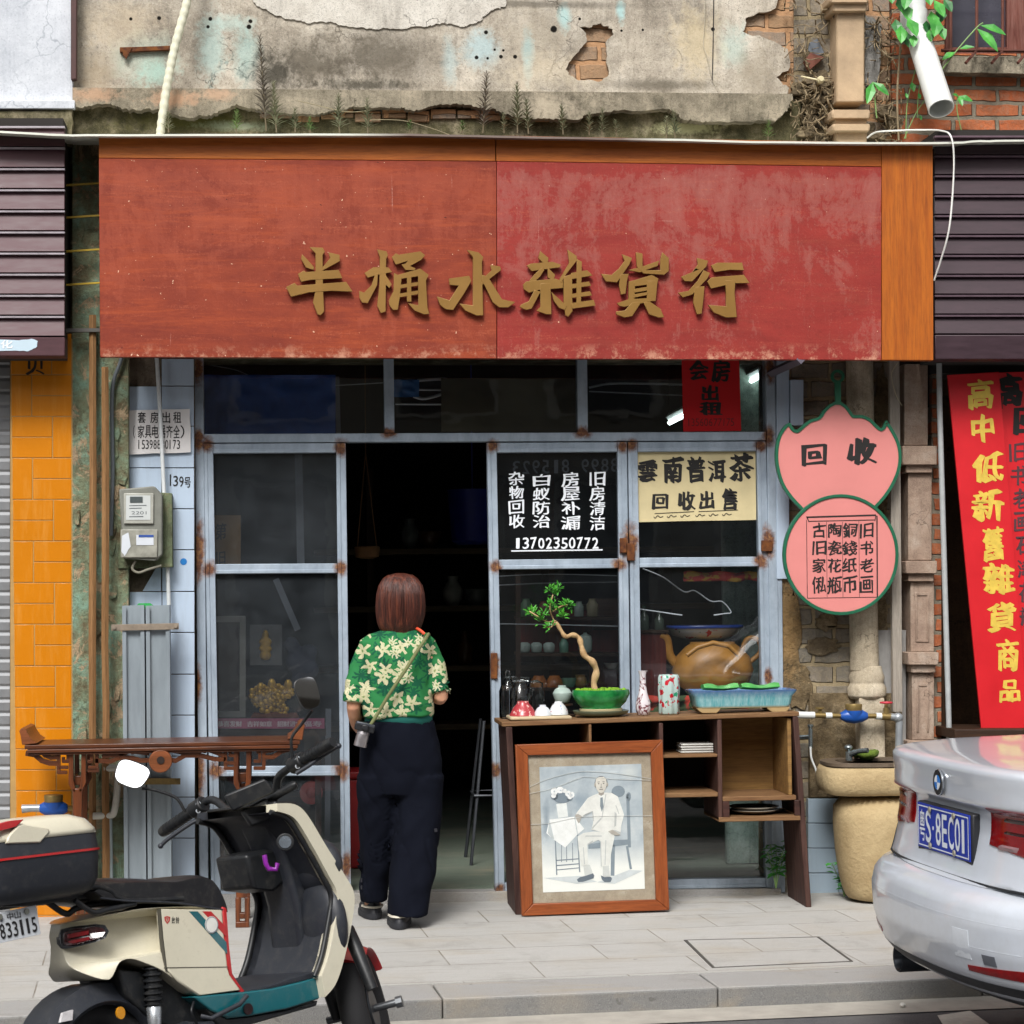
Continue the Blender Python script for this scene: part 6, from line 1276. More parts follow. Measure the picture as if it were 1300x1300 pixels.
art('printed_socks', [[(545, 915), (590, 910), (612, 972), (555, 990)], [(680, 920), (722, 915), (728, 990), (678, 990)]], 'd6d8d4')
art('printed_shoes', [[(500, 1012), (520, 995), (560, 985), (612, 968), (620, 985), (615, 1002), (545, 1026), (510, 1028)], [(665, 982), (690, 995), (735, 992), (742, 1006), (732, 1028), (690, 1028), (672, 1010)]], '6c7781')
art('printed_jacket', [[(610, 432), (655, 415), (700, 412), (742, 416), (782, 440), (800, 490), (825, 565), (806, 640), (800, 700), (770, 690), (745, 672), (700, 690), (600, 668), (612, 620), (608, 540), (560, 560), (520, 590), (488, 575), (500, 550), (545, 490), (575, 450)]], 'edece6')
art('printed_jacket_shade', [ln_((608, 540), (616, 610), 7), [(760, 545), (775, 560), (770, 640), (758, 650)], ln_((700, 425), (672, 590), 6), ln_((668, 590), (605, 660), 10), ln_((520, 590), (600, 545), 5), ln_((768, 500), (790, 560), 5), [(745, 670), (772, 690), (800, 700), (802, 686), (770, 672)]], 'c6c7c4')
art('printed_shirt', [[(650, 425), (668, 412), (686, 424), (676, 470), (664, 480)]], 'f0f0ec'); art('printed_tie', [[(662, 448), (678, 445), (684, 510), (672, 545), (660, 505)]], '8b959c')
art('printed_hands', [[(488, 565), (510, 560), (535, 575), (522, 612), (512, 625), (498, 600)], [(715, 680), (745, 668), (775, 685), (800, 705), (768, 708), (740, 700)]], 'b9b2a8')
art('printed_neck', [[(650, 395), (688, 393), (686, 424), (668, 436), (650, 426)]], 'a9a298'); art('printed_hair', [ell(667, 348, 45, 50)], '737a80'); art('printed_face', [[(628, 345), (632, 318), (650, 306), (685, 304), (702, 318), (706, 350), (700, 385), (685, 408), (666, 416), (648, 408), (634, 385)]], 'dfd9ce')
art('printed_ears', [ell(626, 360, 6, 13, 10), ell(709, 357, 6, 13, 10)], 'b5aca0'); art('printed_features', [ln_((642, 341), (658, 339), 4), ln_((676, 338), (692, 339), 4), ell(650, 352, 6, 3.5, 10), ell(684, 350, 6, 3.5, 10), ln_((668, 352), (667, 374), 3), ln_((661, 377), (674, 376), 4), ln_((655, 391), (680, 390), 5)], '6a655f')
b = MB()
for q4 in ([(172, 375), (300, 320), (480, 275), (600, 268), (800, 285), (1015, 318)], [(172, 420), (330, 385), (500, 320), (560, 305), (760, 320), (1018, 328)], [(182, 632), (300, 625), (500, 585), (700, 575), (1022, 572)]):
    pq_ = smoothpath([FP(x, y, .0152) for x, y in fz(q4)], 6); b.tube(pq_, .0008, 5)
b.build('thread', simple('pale_thread', 'd6d6d2', .6), ph)
pg = MB(); q = fz([(160, 150), (1015, 132), (1050, 1156), (195, 1184)]); pg.add([FP(x, y, .017) for x, y in q], [(0, 1, 2, 3)]); pg.build('glazing', glass('frame_glass', (.97, .98, .98, 1), 1.2), ph)

# ================================================================== RIGHT PIER FITTINGS
pb = root('peach_sign', W(1063, 778, -.24), 'pink double sign shaped like a gourd with green rim and black brush writing', 'sign')
pz = lambda q: [(980+x/3.825, 460+y/3.825) for x, y in q]
upO = smoothpath([Vector(p) for p in [(148, 722), (90, 660), (45, 590), (20, 500), (18, 420), (32, 355), (62, 308), (84, 293)]], 3)+smoothpath([Vector(p) for p in [(92, 296), (104, 318), (122, 328), (150, 305), (185, 278), (228, 264), (248, 235), (275, 208), (305, 192)]], 3)+smoothpath([Vector(p) for p in [(335, 192), (365, 212), (392, 248), (402, 256), (440, 256), (480, 274), (510, 303), (532, 320), (545, 300), (554, 282)]], 3)+smoothpath([Vector(p) for p in [(560, 284), (592, 332), (620, 392), (630, 460), (620, 530), (590, 600), (550, 660), (498, 718)]], 3)
upO = [tuple(p) for p in upO]; cU_ = Vector((325, 460))
def shrink(q, k):
    out = []
    n_ = len(q)
    for i in range(n_):
        a, c, e = Vector(q[i-1]), Vector(q[i]), Vector(q[(i+1) % n_]); t = (e-a).normalized(); nn = Vector((-t.y, t.x)); out.append(tuple(c+nn*k))
    return out
sgn = 1 if shrink(upO, 1)[20][1] > upO[20][1] else -1
upI = shrink(upO, 14.5*sgn); upI[0] = (upO[0][0]+14, upO[0][1]-4); upI[-1] = (upO[-1][0]-14, upO[-1][1]-4)
loO = ell(335, 934, 281, 294, 56); loI = ell(335, 934, 266, 279, 56)
m_pink = simple('pink_board', 'd0807b', .5, var=.05, scale=4); m_grn_ = simple('green_rim_paint', '145c40', .45, var=.12)
YPb = -.24
def pzs(nm, loops, y, d, m, bev=.0015): b = MB(); b.pp(pz(loops[0]), y, d, [pz(l) for l in loops[1:]]); return b.build(nm, m, pb, bevel=bev)
pzs('upper_panel', [upI], YPb, .012, m_pink); pzs('upper_rim', [upO, upI], YPb-.005, .02, m_grn_)
pzs('lower_panel', [loI], YPb-.022, .012, m_pink); pzs('lower_rim', [loO, loI], YPb-.028, .022, m_grn_)
pzs('hanging_loop', [[(308, 200), (306, 96)]+[(320+33*math.cos(a), 68+33*math.sin(a)) for a in [R(115+i*(310/18)) for i in range(19)]]+[(334, 96), (336, 200)], ell(320, 68, 20, 20, 16)], YPb-.004, .014, m_grn_)
b = MB()
pzt = lambda x0, y0, x1, y1, y: pbox(980+x0/3.825, 460+y0/3.825, 980+x1/3.825, 460+y1/3.825, y)
write(b, '回', pzt(150, 405, 262, 500, YPb-.0012), .03, .11, seed=3); write(b, '收', pzt(375, 370, 505, 495, YPb-.0012), .035, .12, seed=8)
b.build('brush_lettering', m_brush, pb)
b = MB(); yl = YPb-.0232
for col_, x0, x1, rows in (('旧书老画', 430, 492, 0), ('銅錢纸币', 344, 412, 0), ('陶瓷花瓶', 272, 338, 0), ('古旧家俬', 198, 262, 0)):
    for i, ch in enumerate(col_): write(b, ch, pzt(x0, (782, 868, 952, 1040)[i], x1, (850, 935, 1020, 1120)[i], yl), .016, .09, seed=i+x0)
for p, q, w_ in (((168, 765), (172, 1145), .7), ((172, 1145), (512, 1140), .7), ((510, 745), (512, 1140), 1.6), ((168, 752), (505, 742), 2.0), ((178, 772), (500, 765), 1.0), ((168, 748), (180, 775), 1.2), ((505, 742), (500, 770), 1.0), ((265, 775), (268, 1140), .5), ((342, 775), (345, 1140), .5), ((422, 770), (425, 1140), .5)):
    b.bar(pz([p])[0], pz([q])[0], w_, yl-.0002, .0003)
b.build('small_lettering', m_brush, pb)
# grey conduit pole and cables on the right jamb
b = MB(); b.tube([W(1192, 440, -.2), W(1193, 520, -.2), W(1207, 1000, -.2)], .013, 10); b.disc(W(1193, 530, -.215), (0, 0, 1), .02, .07, 10); o = b.build('conduit_pole', simple('light_grey_paint', 'a5a8a8', .5), smooth=60); tag(o, 'pale grey conduit running down beside the carved pilaster', 'conduit')
cable([(1140, 460), (1132, 475), (1137, 500), (1145, 515)], -.17, .002, 'loose pale wire curling above the carved pilaster', 'wire', simple('beige_wire', 'b5a98e', .8))
# ---- red banners
def banner(lb, q4, y, thick=.012):
    r_ = root('red_banner', W((q4[2][0]+q4[3][0])/2, q4[2][1], y), lb, 'banner', 'red banners at the right')
    b = MB(); b.pp(q4, y, thick); b.build('board', simple('red_banner_paper', 'c4101c', .5, var=.1, scale=4), r_, bevel=.0015); return r_
bz = lambda x0, y0, x1, y1, y: pbox(1100+x0/2.5, 440+y0/2.5, 1100+x1/2.5, 440+y1/2.5, y)
b1 = banner('tall leaning red banner with a column of gold characters', [(1203, 476), (1268, 472), (1306, 924), (1246, 927)], -.22)
b2 = banner('tall red banner with black and grey characters behind the gold lettered one', [(1262, 473), (1352, 470), (1384, 920), (1300, 925)], -.19)
m_gl = simple('gold_brush_paint', 'd9b94e', .45, .1, var=.15, scale=30)
b = MB()
for i, (ch, x0, y0, x1, y1) in enumerate((('高', 325, 105, 400, 195), ('中', 335, 215, 402, 305), ('低', 338, 340, 435, 430), ('新', 342, 455, 430, 552), ('舊', 370, 575, 437, 675), ('雜', 375, 690, 466, 782), ('貨', 390, 812, 470, 905), ('商', 415, 930, 482, 1032), ('品', 425, 1060, 486, 1126))):
    write(b, ch, bz(x0, y0, x1, y1, -.2213), .03, .08, seed=i*2+1)
b.build('gold_lettering', m_gl, b1)
b = MB(); write(b, '高', bz(415, 90, 490, 190, -.1913), .04, .08, seed=2); write(b, '回', bz(470, 195, 560, 275, -.1913), .04, .08, seed=6); write(b, '收', bz(505, 90, 590, 190, -.1913), .04, .08, seed=9); b.build('black_lettering', m_brush, b2)
b = MB()
for i, ch in enumerate('旧书老画石湾花瓶'): write(b, ch, bz(455+i*5, 305+i*74, 505+i*5, 365+i*74, -.1913), .02, .08, seed=i)
b.build('grey_lettering', simple('smoky_ink', '4a2a30', .7), b2)
bnch = root('wooden_bench', W(1250, 960, -.2), 'dark worn bench under the foot of the red banners', 'bench')
b = MB(); b.pr(1212, 926, 1500, 938, -.34, .4); b.build('seat', m_dwood, bnch, bevel=.004)
for x in (1222, 1480): b = MB(); b.pr(x, 938, x+14, 1140, -.30, .3); b.build('leg', m_dwood, bnch, bevel=.004)
# ---- stone basin
m_sand = simple('yellow_sandstone', 'a08a64', .88, var=.2, scale=5, bump=.006, bscale=55, c2='b6a17a')
sk = root('stone_basin', G(1112, 1150, 0), 'yellow sandstone wash basin on a tapering stone pedestal by the blue tiles', 'wash basin')
ycen = -.36; xc = W(1112, 1000, ycen).x
def ring(rx, ry, z, pw=2.6, dx=0, nn=40, wob=0):
    o_ = []
    for i in range(nn):
        t = 2*math.pi*i/nn; c_, s_ = math.cos(t), math.sin(t); o_.append(Vector((xc+dx+rx*math.copysign(abs(c_)**(2/pw), c_), ycen+ry*math.copysign(abs(s_)**(2/pw), s_), z))*1.0)
    return o_
zs_ = lambda py: W(1080, py, -.55).z
b = MB(); b.loft([ring(.12, .11, 0, 2.2, -.0), ring(.145, .13, .02, 2.2, -.0), ring(.17, .155, .10, 2.2, -.0), ring(.19, .18, .25, 2.3, -.0), ring(.20, .19, .38, 2.4, 0), ring(.20, .19, zs_(1012)+.005, 2.4, 0)])
for i, p in enumerate(b.v): p += mnoise.noise_vector(p*5)*.012
b.build('pedestal', m_sand, sk, smooth=180, sub=1)
zb0, zb1 = zs_(1014), zs_(974)
b = MB(); b.loft([ring(.22, .18, zb0, 3), ring(.255, .205, zb0+.015, 3), ring(.268, .22, (zb0+zb1)/2, 3.2), ring(.258, .21, zb1-.015, 3), ring(.245, .20, zb1, 3), ring(.18, .14, zb1+.001, 3), ring(.16, .12, zb1-.08, 3)])
for i, p in enumerate(b.v): p += mnoise.noise_vector(p*4)*.008
b.build('bowl', m_sand, sk, smooth=180, sub=1)
b = MB(); b.loft([ring(.246, .202, zb1-.002, 3), ring(.246, .202, zb1+.012, 3), ring(.18, .14, zb1+.012, 3), ring(.18, .14, zb1-.002, 3)]); b.build('stained_rim', simple('dark_wet_stone', '5f5142', .6, var=.3, scale=20), sk, smooth=40)
fa = root('basin_tap', (W(1078, 972, -.3).x, -.3, zb1+.012), 'dull chrome tap standing on the stone basin', 'tap')
m_chr = simple('dull_chrome', '9aa3a4', .25, .85, var=.15)
x_ = W(1078, 972, -.3).x; b = MB(); b.tube([Vector((x_, -.3, zb1+.01)), Vector((x_, -.3, zb1+.05))], .016, 12); b.tube(smoothpath([Vector((x_, -.3, zb1+.035)), Vector((x_+.03, -.33, zb1+.052)), Vector((x_+.07, -.37, zb1+.06))]), [.014]*6+[.012]*7, 10); b.build('spout', m_chr, fa, smooth=50)
b = MB(); b.ball((x_-.002, -.3, zb1+.07), (.02, .02, .013)); b.tube([Vector((x_, -.3, zb1+.05)), Vector((x_, -.3, zb1+.07))], .008, 8); b.build('handle', m_chr, fa, smooth=60)
b = MB(); c_ = W(1105, 964, -.34); b.ball((c_.x, -.27, zb1+.034), (.062, .045, .024), 16, 9)
for p in b.v: p += (mnoise.noise_vector(p*22)+mnoise.noise_vector(p*60)*.5)*.014
o = b.build('moss_cushion', simple('dull_moss', '566a20', .95, var=.4, scale=60, bump=.004), smooth=70); tag(o, 'clump of green moss on the rim of the stone basin', 'moss')
# pipes with the second water meter
wm = root('water_meter', W(1085, 915, -.2), 'blue water meter on white and brass pipes above the stone basin', 'water meter')
yw = -.2
b = MB(); b.tube([W(1006, 907.5, yw), W(1034, 908, yw)], .016, 12); b.tube([W(1048, 908.5, yw), W(1056, 908.5, yw)], .014, 12); b.tube([W(1112, 909, yw), W(1120, 909.5, yw)], .016, 12); b.split('white_pipe', m_pvc, wm, smooth=50)
b = MB(); b.tube([W(1034, 908, yw), W(1048, 908.5, yw)], .013, 10); b.lathe([(.01, 0), (.01, .02), (.022, .022), (.022, .03)], W(1041, 906, yw), 12); b.tube([W(1056, 908.5, yw), W(1068, 909, yw)], .011, 10); b.tube([W(1100, 909, yw), W(1112, 909, yw)], .012, 10); b.tube([W(1119, 909.5, yw), W(1131, 910, yw)], .017, 10); b.lathe([(.014, 0), (.014, .03), (.009, .032), (.006, .055)], W(1125, 907, yw), 12); b.split('brass_fitting', m_brass, wm, smooth=40)
meter(wm, (1084, 909), 1.0, yw)
b = MB(); p = W(1125, 892, yw); b.tube([p+Vector((.026*math.cos(t), .026*math.sin(t), 0)) for t in [2*math.pi*i/14 for i in range(14)]], .005, 6, close=True); b.tube([p-Vector((.026, 0, 0)), p+Vector((.026, 0, 0))], .004, 6); b.build('valve_wheel', simple('red_valve_paint', 'b8283a', .5), wm)
b = MB(); b.tube(smoothpath([W(1130, 910, yw), W(1137, 911, yw), W(1141, 915, yw), W(1141.5, 925, yw), W(1140, 975, yw)], 5), .017, 12); b.ball(W(1140, 911, yw), .024); b.disc(W(1141, 950, yw), (0, 0, 1), .022, .03, 14); b.build('riser_pipe', m_gal, wm, smooth=50)
ft = root('garden_tap', W(1027, 945, -.16), 'small chrome tap with a white hose beside the cabinet', 'tap')
b = MB(); b.tube([W(1012, 936, -.12), W(1030, 935, -.2)], .010, 10); b.tube([W(1029, 925, -.2), W(1029, 950, -.2)], .010, 10); b.lathe([(.006, 0), (.014, .01), (.014, .02)], W(1029, 925, -.2), 10); b.build('body', m_chr, ft, smooth=50)
b = MB(); b.tube(wires([(1029, 948), (1030, 962), (1035, 975), (1040, 988), (1050, 985)], -.22), .005, 8); b.build('hose', m_pvc, ft, smooth=60)
# plants at the foot of the wall
def herb(px, py, y, lb, n_, h, seed):
    q = random.Random(seed); r_ = root('herb', W(px, py, y), lb, 'plant', 'plants at the foot of the wall'); b0 = W(px, py, y); s = MB(); b = MB()
    for i in range(n_):
        a = q.uniform(-1, 1); H = h*q.uniform(.5, 1)*SW; tipp = b0+Vector((a*.09, q.uniform(-.1, .04), H)); pth = smoothpath([b0, b0+Vector((a*.03, 0, H*.5)), tipp], 4); s.tube(pth, .0022, 5)
        for k in range(3, len(pth)):
            for sg_ in (-1, 1): L = q.uniform(.035, .06); b.leaf(pth[k], (sg_*q.uniform(.5, 1), q.uniform(-.8, .2), q.uniform(-.2, .6)), (0, -.3, 1), L, L*.38, .15)
    s.build('stems', bpy.data.materials['green_stem'], r_); b.build('leaves', m_vine, r_)
herb(985, 1128, -.13, 'leafy green plant growing under the cabinet by the door post', 6, 62, 3)
herb(1072, 1138, -.2, 'green plant squeezed between blue tiles and the stone pedestal', 4, 50, 9)
# ================================================================== SCOOTER
def DP(px, py, d): return CAM+ray(px, py)*d
s_al, s_ln = R(42), R(8)
s_u = Vector((math.cos(s_al), math.sin(s_al), 0)); s_v0 = Vector((-math.sin(s_al), math.cos(s_al), 0))
s_w = Vector((0, 0, 1))*math.cos(s_ln)+s_v0*math.sin(s_ln); s_v = s_v0*math.cos(s_ln)-Vector((0, 0, 1))*math.sin(s_ln)
s_O = DP(118, 1358, 6.1)-s_w*.205
def XS(p): return s_O+s_u*p[0]+s_v*p[1]+s_w*p[2]         # scooter space: forward, left, up
def SP(px, py, lat):
    d = ray(px, py); t = (lat-(CAM-s_O).dot(s_v))/d.dot(s_v); q = CAM+d*t-s_O
    return Vector((q.dot(s_u), lat, q.dot(s_w)))
sc = root('parked_scooter', (s_O.x, s_O.y, RZ), 'cream and teal electric scooter parked leaning on its side stand with a rear top box', 'scooter')
def smat(name, c, rough=.35, coat=0, **k):
    n = NM(name); a = n.noise(9, 4); al = lin(c); col = n.mix(a, tuple(x*.93 for x in al[:3])+(1,), tuple(min(1, x*1.05) for x in al[:3])+(1,))
    du = n.noise(30, 7, .75); col = n.mix(n.math('MULTIPLY', n.ramp(du, [(.5, 0.0), (.75, 1.0)]), .12), col, '8a8478')
    return n.fin(col, n.math('ADD', rough-.06, n.math('MULTIPLY', du, .14)), 0, n.bump(n.noise(180, 2), .0002), .5, Coat_Weight=coat, Coat_Roughness=.08, **k)
m_cream = smat('cream_scooter_paint', 'cfc9b4', .28, .5); m_teal = smat('teal_scooter_paint', '0d5a62', .22, .7); m_blk = smat('black_scooter_plastic', '15171a', .45); m_blk2 = smat('dark_grey_plastic', '272a31', .45)
m_gapS = simple('panel_gap', '4a473e', .7)
m_seat = smat('black_vinyl', '0e0d10', .34); m_redt = smat('red_trim', 'b01a1c', .35, .4); m_rub = simple('tyre_rubber', '1b1b1d', .85, bump=.001, bscale=90)
def tlat(x):                                             # half width of the body, narrowing to the tail
    P = [(60, .012), (78, .025), (100, .072), (130, .112), (165, .138), (205, .15), (900, .15)]
    for (a, c), (e, f) in zip(P, P[1:]):
        if x <= e: return c+(f-c)*max(0, (x-a))/(e-a)
def sprism(nm, px, l0, l1, m, bev=.01, seg=3, par=None, raw=False, taper=None):
    b = MB(XS)
    if taper:
        of = l0+.15; q = [SP(x, y, -tlat(x)+of) for x, y in px]
        b.prism([[Vector((p.x, l0, p.z)) for p in q]], (0, l1-l0, 0)); n_ = len(q)
        for i, p in enumerate(q):
            b.v[i] = XS(p); b.v[i+n_] = XS(Vector((p.x, (-p.y if taper is True else p.y+(l1-l0)), p.z)))
        return b.build(nm, m, par or sc, bevel=bev, seg=seg)
    q = px if raw else [SP(x, y, l0) for x, y in px]
    b.prism([[Vector((p.x, l0, p.z)) for p in q]], (0, l1-l0, 0)); return b.build(nm, m, par or sc, bevel=bev, seg=seg)
def stube(nm, pts, r, m, lat=None, n_=8, par=None, sm=True):
    q = [SP(*p, lat) if lat is not None and len(p) == 2 else SP(*p) for p in pts]
    if sm and len(q) > 2: q = smoothpath(q, 5)
    b = MB(XS); b.tube(q, r, n_); return b.build(nm, m, par or sc, smooth=60)
rear = smoothpath([Vector(p) for p in [(78, 1173), (130, 1163), (170, 1155), (205, 1152), (250, 1151), (284, 1154)]], 3)+smoothpath([Vector(p) for p in [(286, 1170), (288, 1205), (292, 1237), (300, 1250), (307, 1257)]], 3)+[Vector((252, 1264)), Vector((240, 1258))]+smoothpath([Vector(p) for p in [(225, 1246), (206, 1232), (188, 1224), (166, 1217), (152, 1222), (144, 1238), (136, 1244), (112, 1238), (88, 1226), (80, 1208), (74, 1188)]], 3)
body = sprism('body_shell', [tuple(p) for p in rear], -.15, .15, m_cream, .022, 4, taper=True)
panel = sprism('side_panel', [(204, 1154), (282, 1155), (286, 1200), (290, 1237), (305, 1257), (252, 1263), (212, 1233), (207, 1190)], -.1535, -.13, m_cream, .004, 2)
sprism('side_panel_flare', [(211, 1229), (289, 1228), (292, 1238), (306, 1257), (252, 1264), (226, 1246)], -.158, -.13, m_cream, .004, 2)
sprism('front_trim', [(282.5, 1151), (287.5, 1152), (291, 1200), (295, 1235), (304, 1249), (312, 1259), (306, 1262), (297, 1253), (290, 1240), (286, 1200)], -.152, .152, m_redt, .004, 2)
sprism('teal_stripe', [(240, 1157), (251, 1157), (287.5, 1196), (288.5, 1211)], -.1545, -.14, m_teal, 0)
sprism('red_stripe', [(257, 1157), (268, 1157), (286, 1176), (287, 1189)], -.1545, -.14, m_redt, 0)
c = SP(268.5, 1174, -.156); b = MB(XS); b.disc(c, (0, -1, 0), .024, .001, 24); bd = b.build('round_badge', simple('white_badge', 'd9d8d2', .4), sc)
b = MB(XS); b.tube([c+Vector((.022*math.cos(t), -.0012, .022*math.sin(t))) for t in [2*math.pi*i/24 for i in range(24)]], .0009, 5, close=True); b.build('badge_ring', simple('badge_grey', '5d6470', .4), bd)
def smap(x0, y0, x1, y1, lat):
    a, c_ = SP(x0, y1, lat), SP(x1, y1, lat); e, f = SP(x1, y0, lat), SP(x0, y0, lat)
    m_ = quadmap(a, c_, e, f); return lambda u, v: XS(m_(u, v))
b = MB(XS); sh_ = [(209, 1164), (212.5, 1163), (216, 1164), (215.5, 1169), (212.5, 1173), (209.5, 1169)]; si_ = [(210.4, 1165.2), (212.5, 1164.5), (214.6, 1165.2), (214.2, 1168.5), (212.5, 1171.2), (210.8, 1168.5)]
b.prism([[SP(x, y, -.1545) for x, y in sh_], [SP(x, y, -.1545) for x, y in si_]], (0, .004, 0)); b.prism([[SP(x, y, -.1545) for x, y in ((211.2, 1165.8), (213.8, 1165.8), (213.8, 1166.8), (213, 1166.8), (212.8, 1169.8), (212.2, 1169.8), (212, 1166.8), (211.2, 1166.8))]], (0, .004, 0)); b.build('shield_badge', m_redt, sc)
b = MB(); write(b, '台', smap(218, 1163.5, 222, 1172, -.1545), .01); write(b, '铃', smap(223, 1164, 227.5, 1172.5, -.1545), .01); b.build('brand_lettering', m_ink, sc)
# tail lamp set into the side
lm = smat('smoked_red_lens', '3a1216', .12, .6); lp = [(79, 1180), (95, 1176), (122, 1173), (134, 1174), (139, 1182), (135, 1191), (122, 1196), (95, 1203), (83, 1205), (77, 1198), (76, 1188)]
tl = sprism('tail_lamp', lp, -.155, -.135, smat('lamp_bezel', '2a2c30', .2, .5), .003, 2, taper=2)
sprism('lamp_lens', [(83, 1183), (98, 1179), (122, 1176.5), (131, 1178), (135, 1183), (131, 1189), (120, 1193), (97, 1199), (86, 1201), (81, 1196), (81, 1188)], -.1575, -.145, lm, .002, 2, tl, taper=2)
sprism('lamp_bar', [(87, 1186), (113, 1181), (113, 1186), (87, 1191.5)], -.1585, -.15, smat('red_lens', '7a1a20', .15, .5), .001, 1, tl, taper=2); sprism('lamp_bar', [(88, 1194.5), (114, 1189), (114, 1193), (90, 1198)], -.1585, -.15, bpy.data.materials['red_lens'], .001, 1, tl, taper=2)
# skirt, floor
sprism('teal_skirt', [(246, 1265), (310, 1259), (345, 1255), (380, 1247), (411, 1238.5), (412, 1260), (404, 1269), (365, 1281), (318, 1290), (290, 1293), (268, 1283)], -.158, .158, m_teal, .008, 3)
sprism('under_tray', [(262, 1281), (290, 1294), (318, 1291), (366, 1282), (404, 1270), (402, 1277), (318, 1301), (280, 1304)], -.15, .15, m_blk, .006)
sprism('floorboard', [(302, 1254), (314, 1258), (345, 1250), (372, 1240), (411, 1231), (412, 1239), (345, 1256), (310, 1262)], -.15, .15, m_blk2, .006)
b = MB(XS); c = SP(314, 1281, -.16); b.disc(c, (0, -1, 0), .016, .006, 18); b.build('round_reflector', smat('dark_reflector', '2a1214', .2, .5), sc)
# leg shield: cream outer shell with rims, black inner liner
out_ = smoothpath([Vector(p) for p in [(352, 1020), (374, 1021), (390, 1034), (415, 1075), (438, 1111), (449, 1131), (450, 1150), (445, 1182), (436, 1222), (426, 1250), (413, 1266)]], 4)
inn_ = smoothpath([Vector(p) for p in [(408, 1239), (417, 1213), (425, 1172), (429, 1137), (416, 1109), (391, 1064), (373, 1038), (352, 1030)]], 4)
rim = [tuple(p) for p in out_+inn_]
qn = [SP(x, y, -.185) for x, y in rim]
sprism('shield_rim', qn, -.185, -.135, m_cream, .008, 3, raw=True); sprism('shield_rim', qn, .135, .185, m_blk2, .008, 3, raw=True)
qo = [SP(*p, -.185) for p in out_]; qi = [Vector((p.x-.022, 0, p.z)) for p in qo]
sprism('shield_cap', [(349, 1017), (376, 1018), (394, 1034), (390, 1042), (374, 1034), (349, 1032)], -.13, .19, m_blk, .006)
sprism('front_shell', qo+qi[::-1], -.137, .137, m_cream, 0, raw=True)
qq = [SP(*p, -.185) for p in inn_]; qb = [Vector((p.x+.018, 0, p.z+.002)) for p in qq]
sprism('inner_liner', qq+qb[::-1], -.172, .188, m_blk2, .002, 2, raw=True)
nr = len(inn_)
edge_ = [SP(x, y, -.19)+Vector((-.004, 0, 0)) for x, y in inn_]
b = MB(XS); b.tube([Vector((p.x-.004, -.168, p.z)) for p in edge_], .008, 8); b.build('liner_edge', m_blk, sc, smooth=60)
b = MB(XS); b.tube([Vector((p.x, .172, p.z)) for p in edge_], .010, 8); b.build('liner_edge', m_blk, sc, smooth=60)
# knee bulges, pocket, key lock, column
b = MB(XS); p = SP(405, 1175, -.12); b.ball(p+Vector((.034, .02, 0)), (.045, .10, .14), 20, 12); b.build('knee_pad', m_blk2, sc, smooth=180)
b = MB(XS); p = SP(395, 1100, -.10); b.ball(p+Vector((.035, .02, 0)), (.055, .11, .085), 20, 12); b.build('liner_bulge', m_blk2, sc, smooth=180)
sprism('centre_column', [SP(x, y, 0) for x, y in [(322, 1040), (350, 1030), (372, 1060), (400, 1140), (402, 1240), (372, 1245), (362, 1150), (345, 1090)]], -.055, .09, m_blk2, .02, 3, raw=True)
pk = sprism('pocket', [SP(x, y, -.02) for x, y in [(312, 1085), (340, 1078), (362, 1084), (366, 1118), (350, 1131), (322, 1128)]], -.02, .13, m_blk, .012, 3, raw=True)
b = MB(); p = DP(341, 1096, 6.44); b.tube([p+Vector((-.012, 0, .024)), p+Vector((-.008, -.006, 0)), p+Vector((.0, -.006, -.016)), p+Vector((.022, -.004, -.018)), p+Vector((.026, 0, .0))], .0075, 8); b.build('purple_hook', smat('purple_plastic', '7a1f8a', .3), sc, smooth=60)
b = MB(); p = DP(362, 1069, 6.45); dk = (CAM-p).normalized(); b.disc(p, dk, .026, .02, 20); kl = b.build('key_lock', m_blk, sc, bevel=.003); b = MB(); b.disc(p+dk*.019, dk, .018, .004, 20); b.build('lock_face', simple('lock_chrome', '9aa4b0', .25, .8), kl)
dkc = (CAM-DP(325, 1020, 6.7)).normalized()
def dpoly(nm, px, d, th, m, bev=.006): b = MB(); b.prism([[DP(x, y, d+(k if isinstance(k, float) else 0)) for x, y, k in px]], -dkc*th*-1); return b.build(nm, m, sc, bevel=bev)
dpoly('column_cover', [(304, 1030, 0.), (338, 1012, 0.), (350, 1036, 0.), (318, 1051, 0.)], 6.60, -.12, m_blk, .01)
dpoly('display_lid', [(284, 1011, 0.), (288, 1008, 0.), (334, 989, 0.), (338, 990, 0.), (348, 1004, 0.), (345, 1008, 0.), (300, 1028, 0.), (295, 1030, 0.)], 6.58, -.05, m_blk, .006)
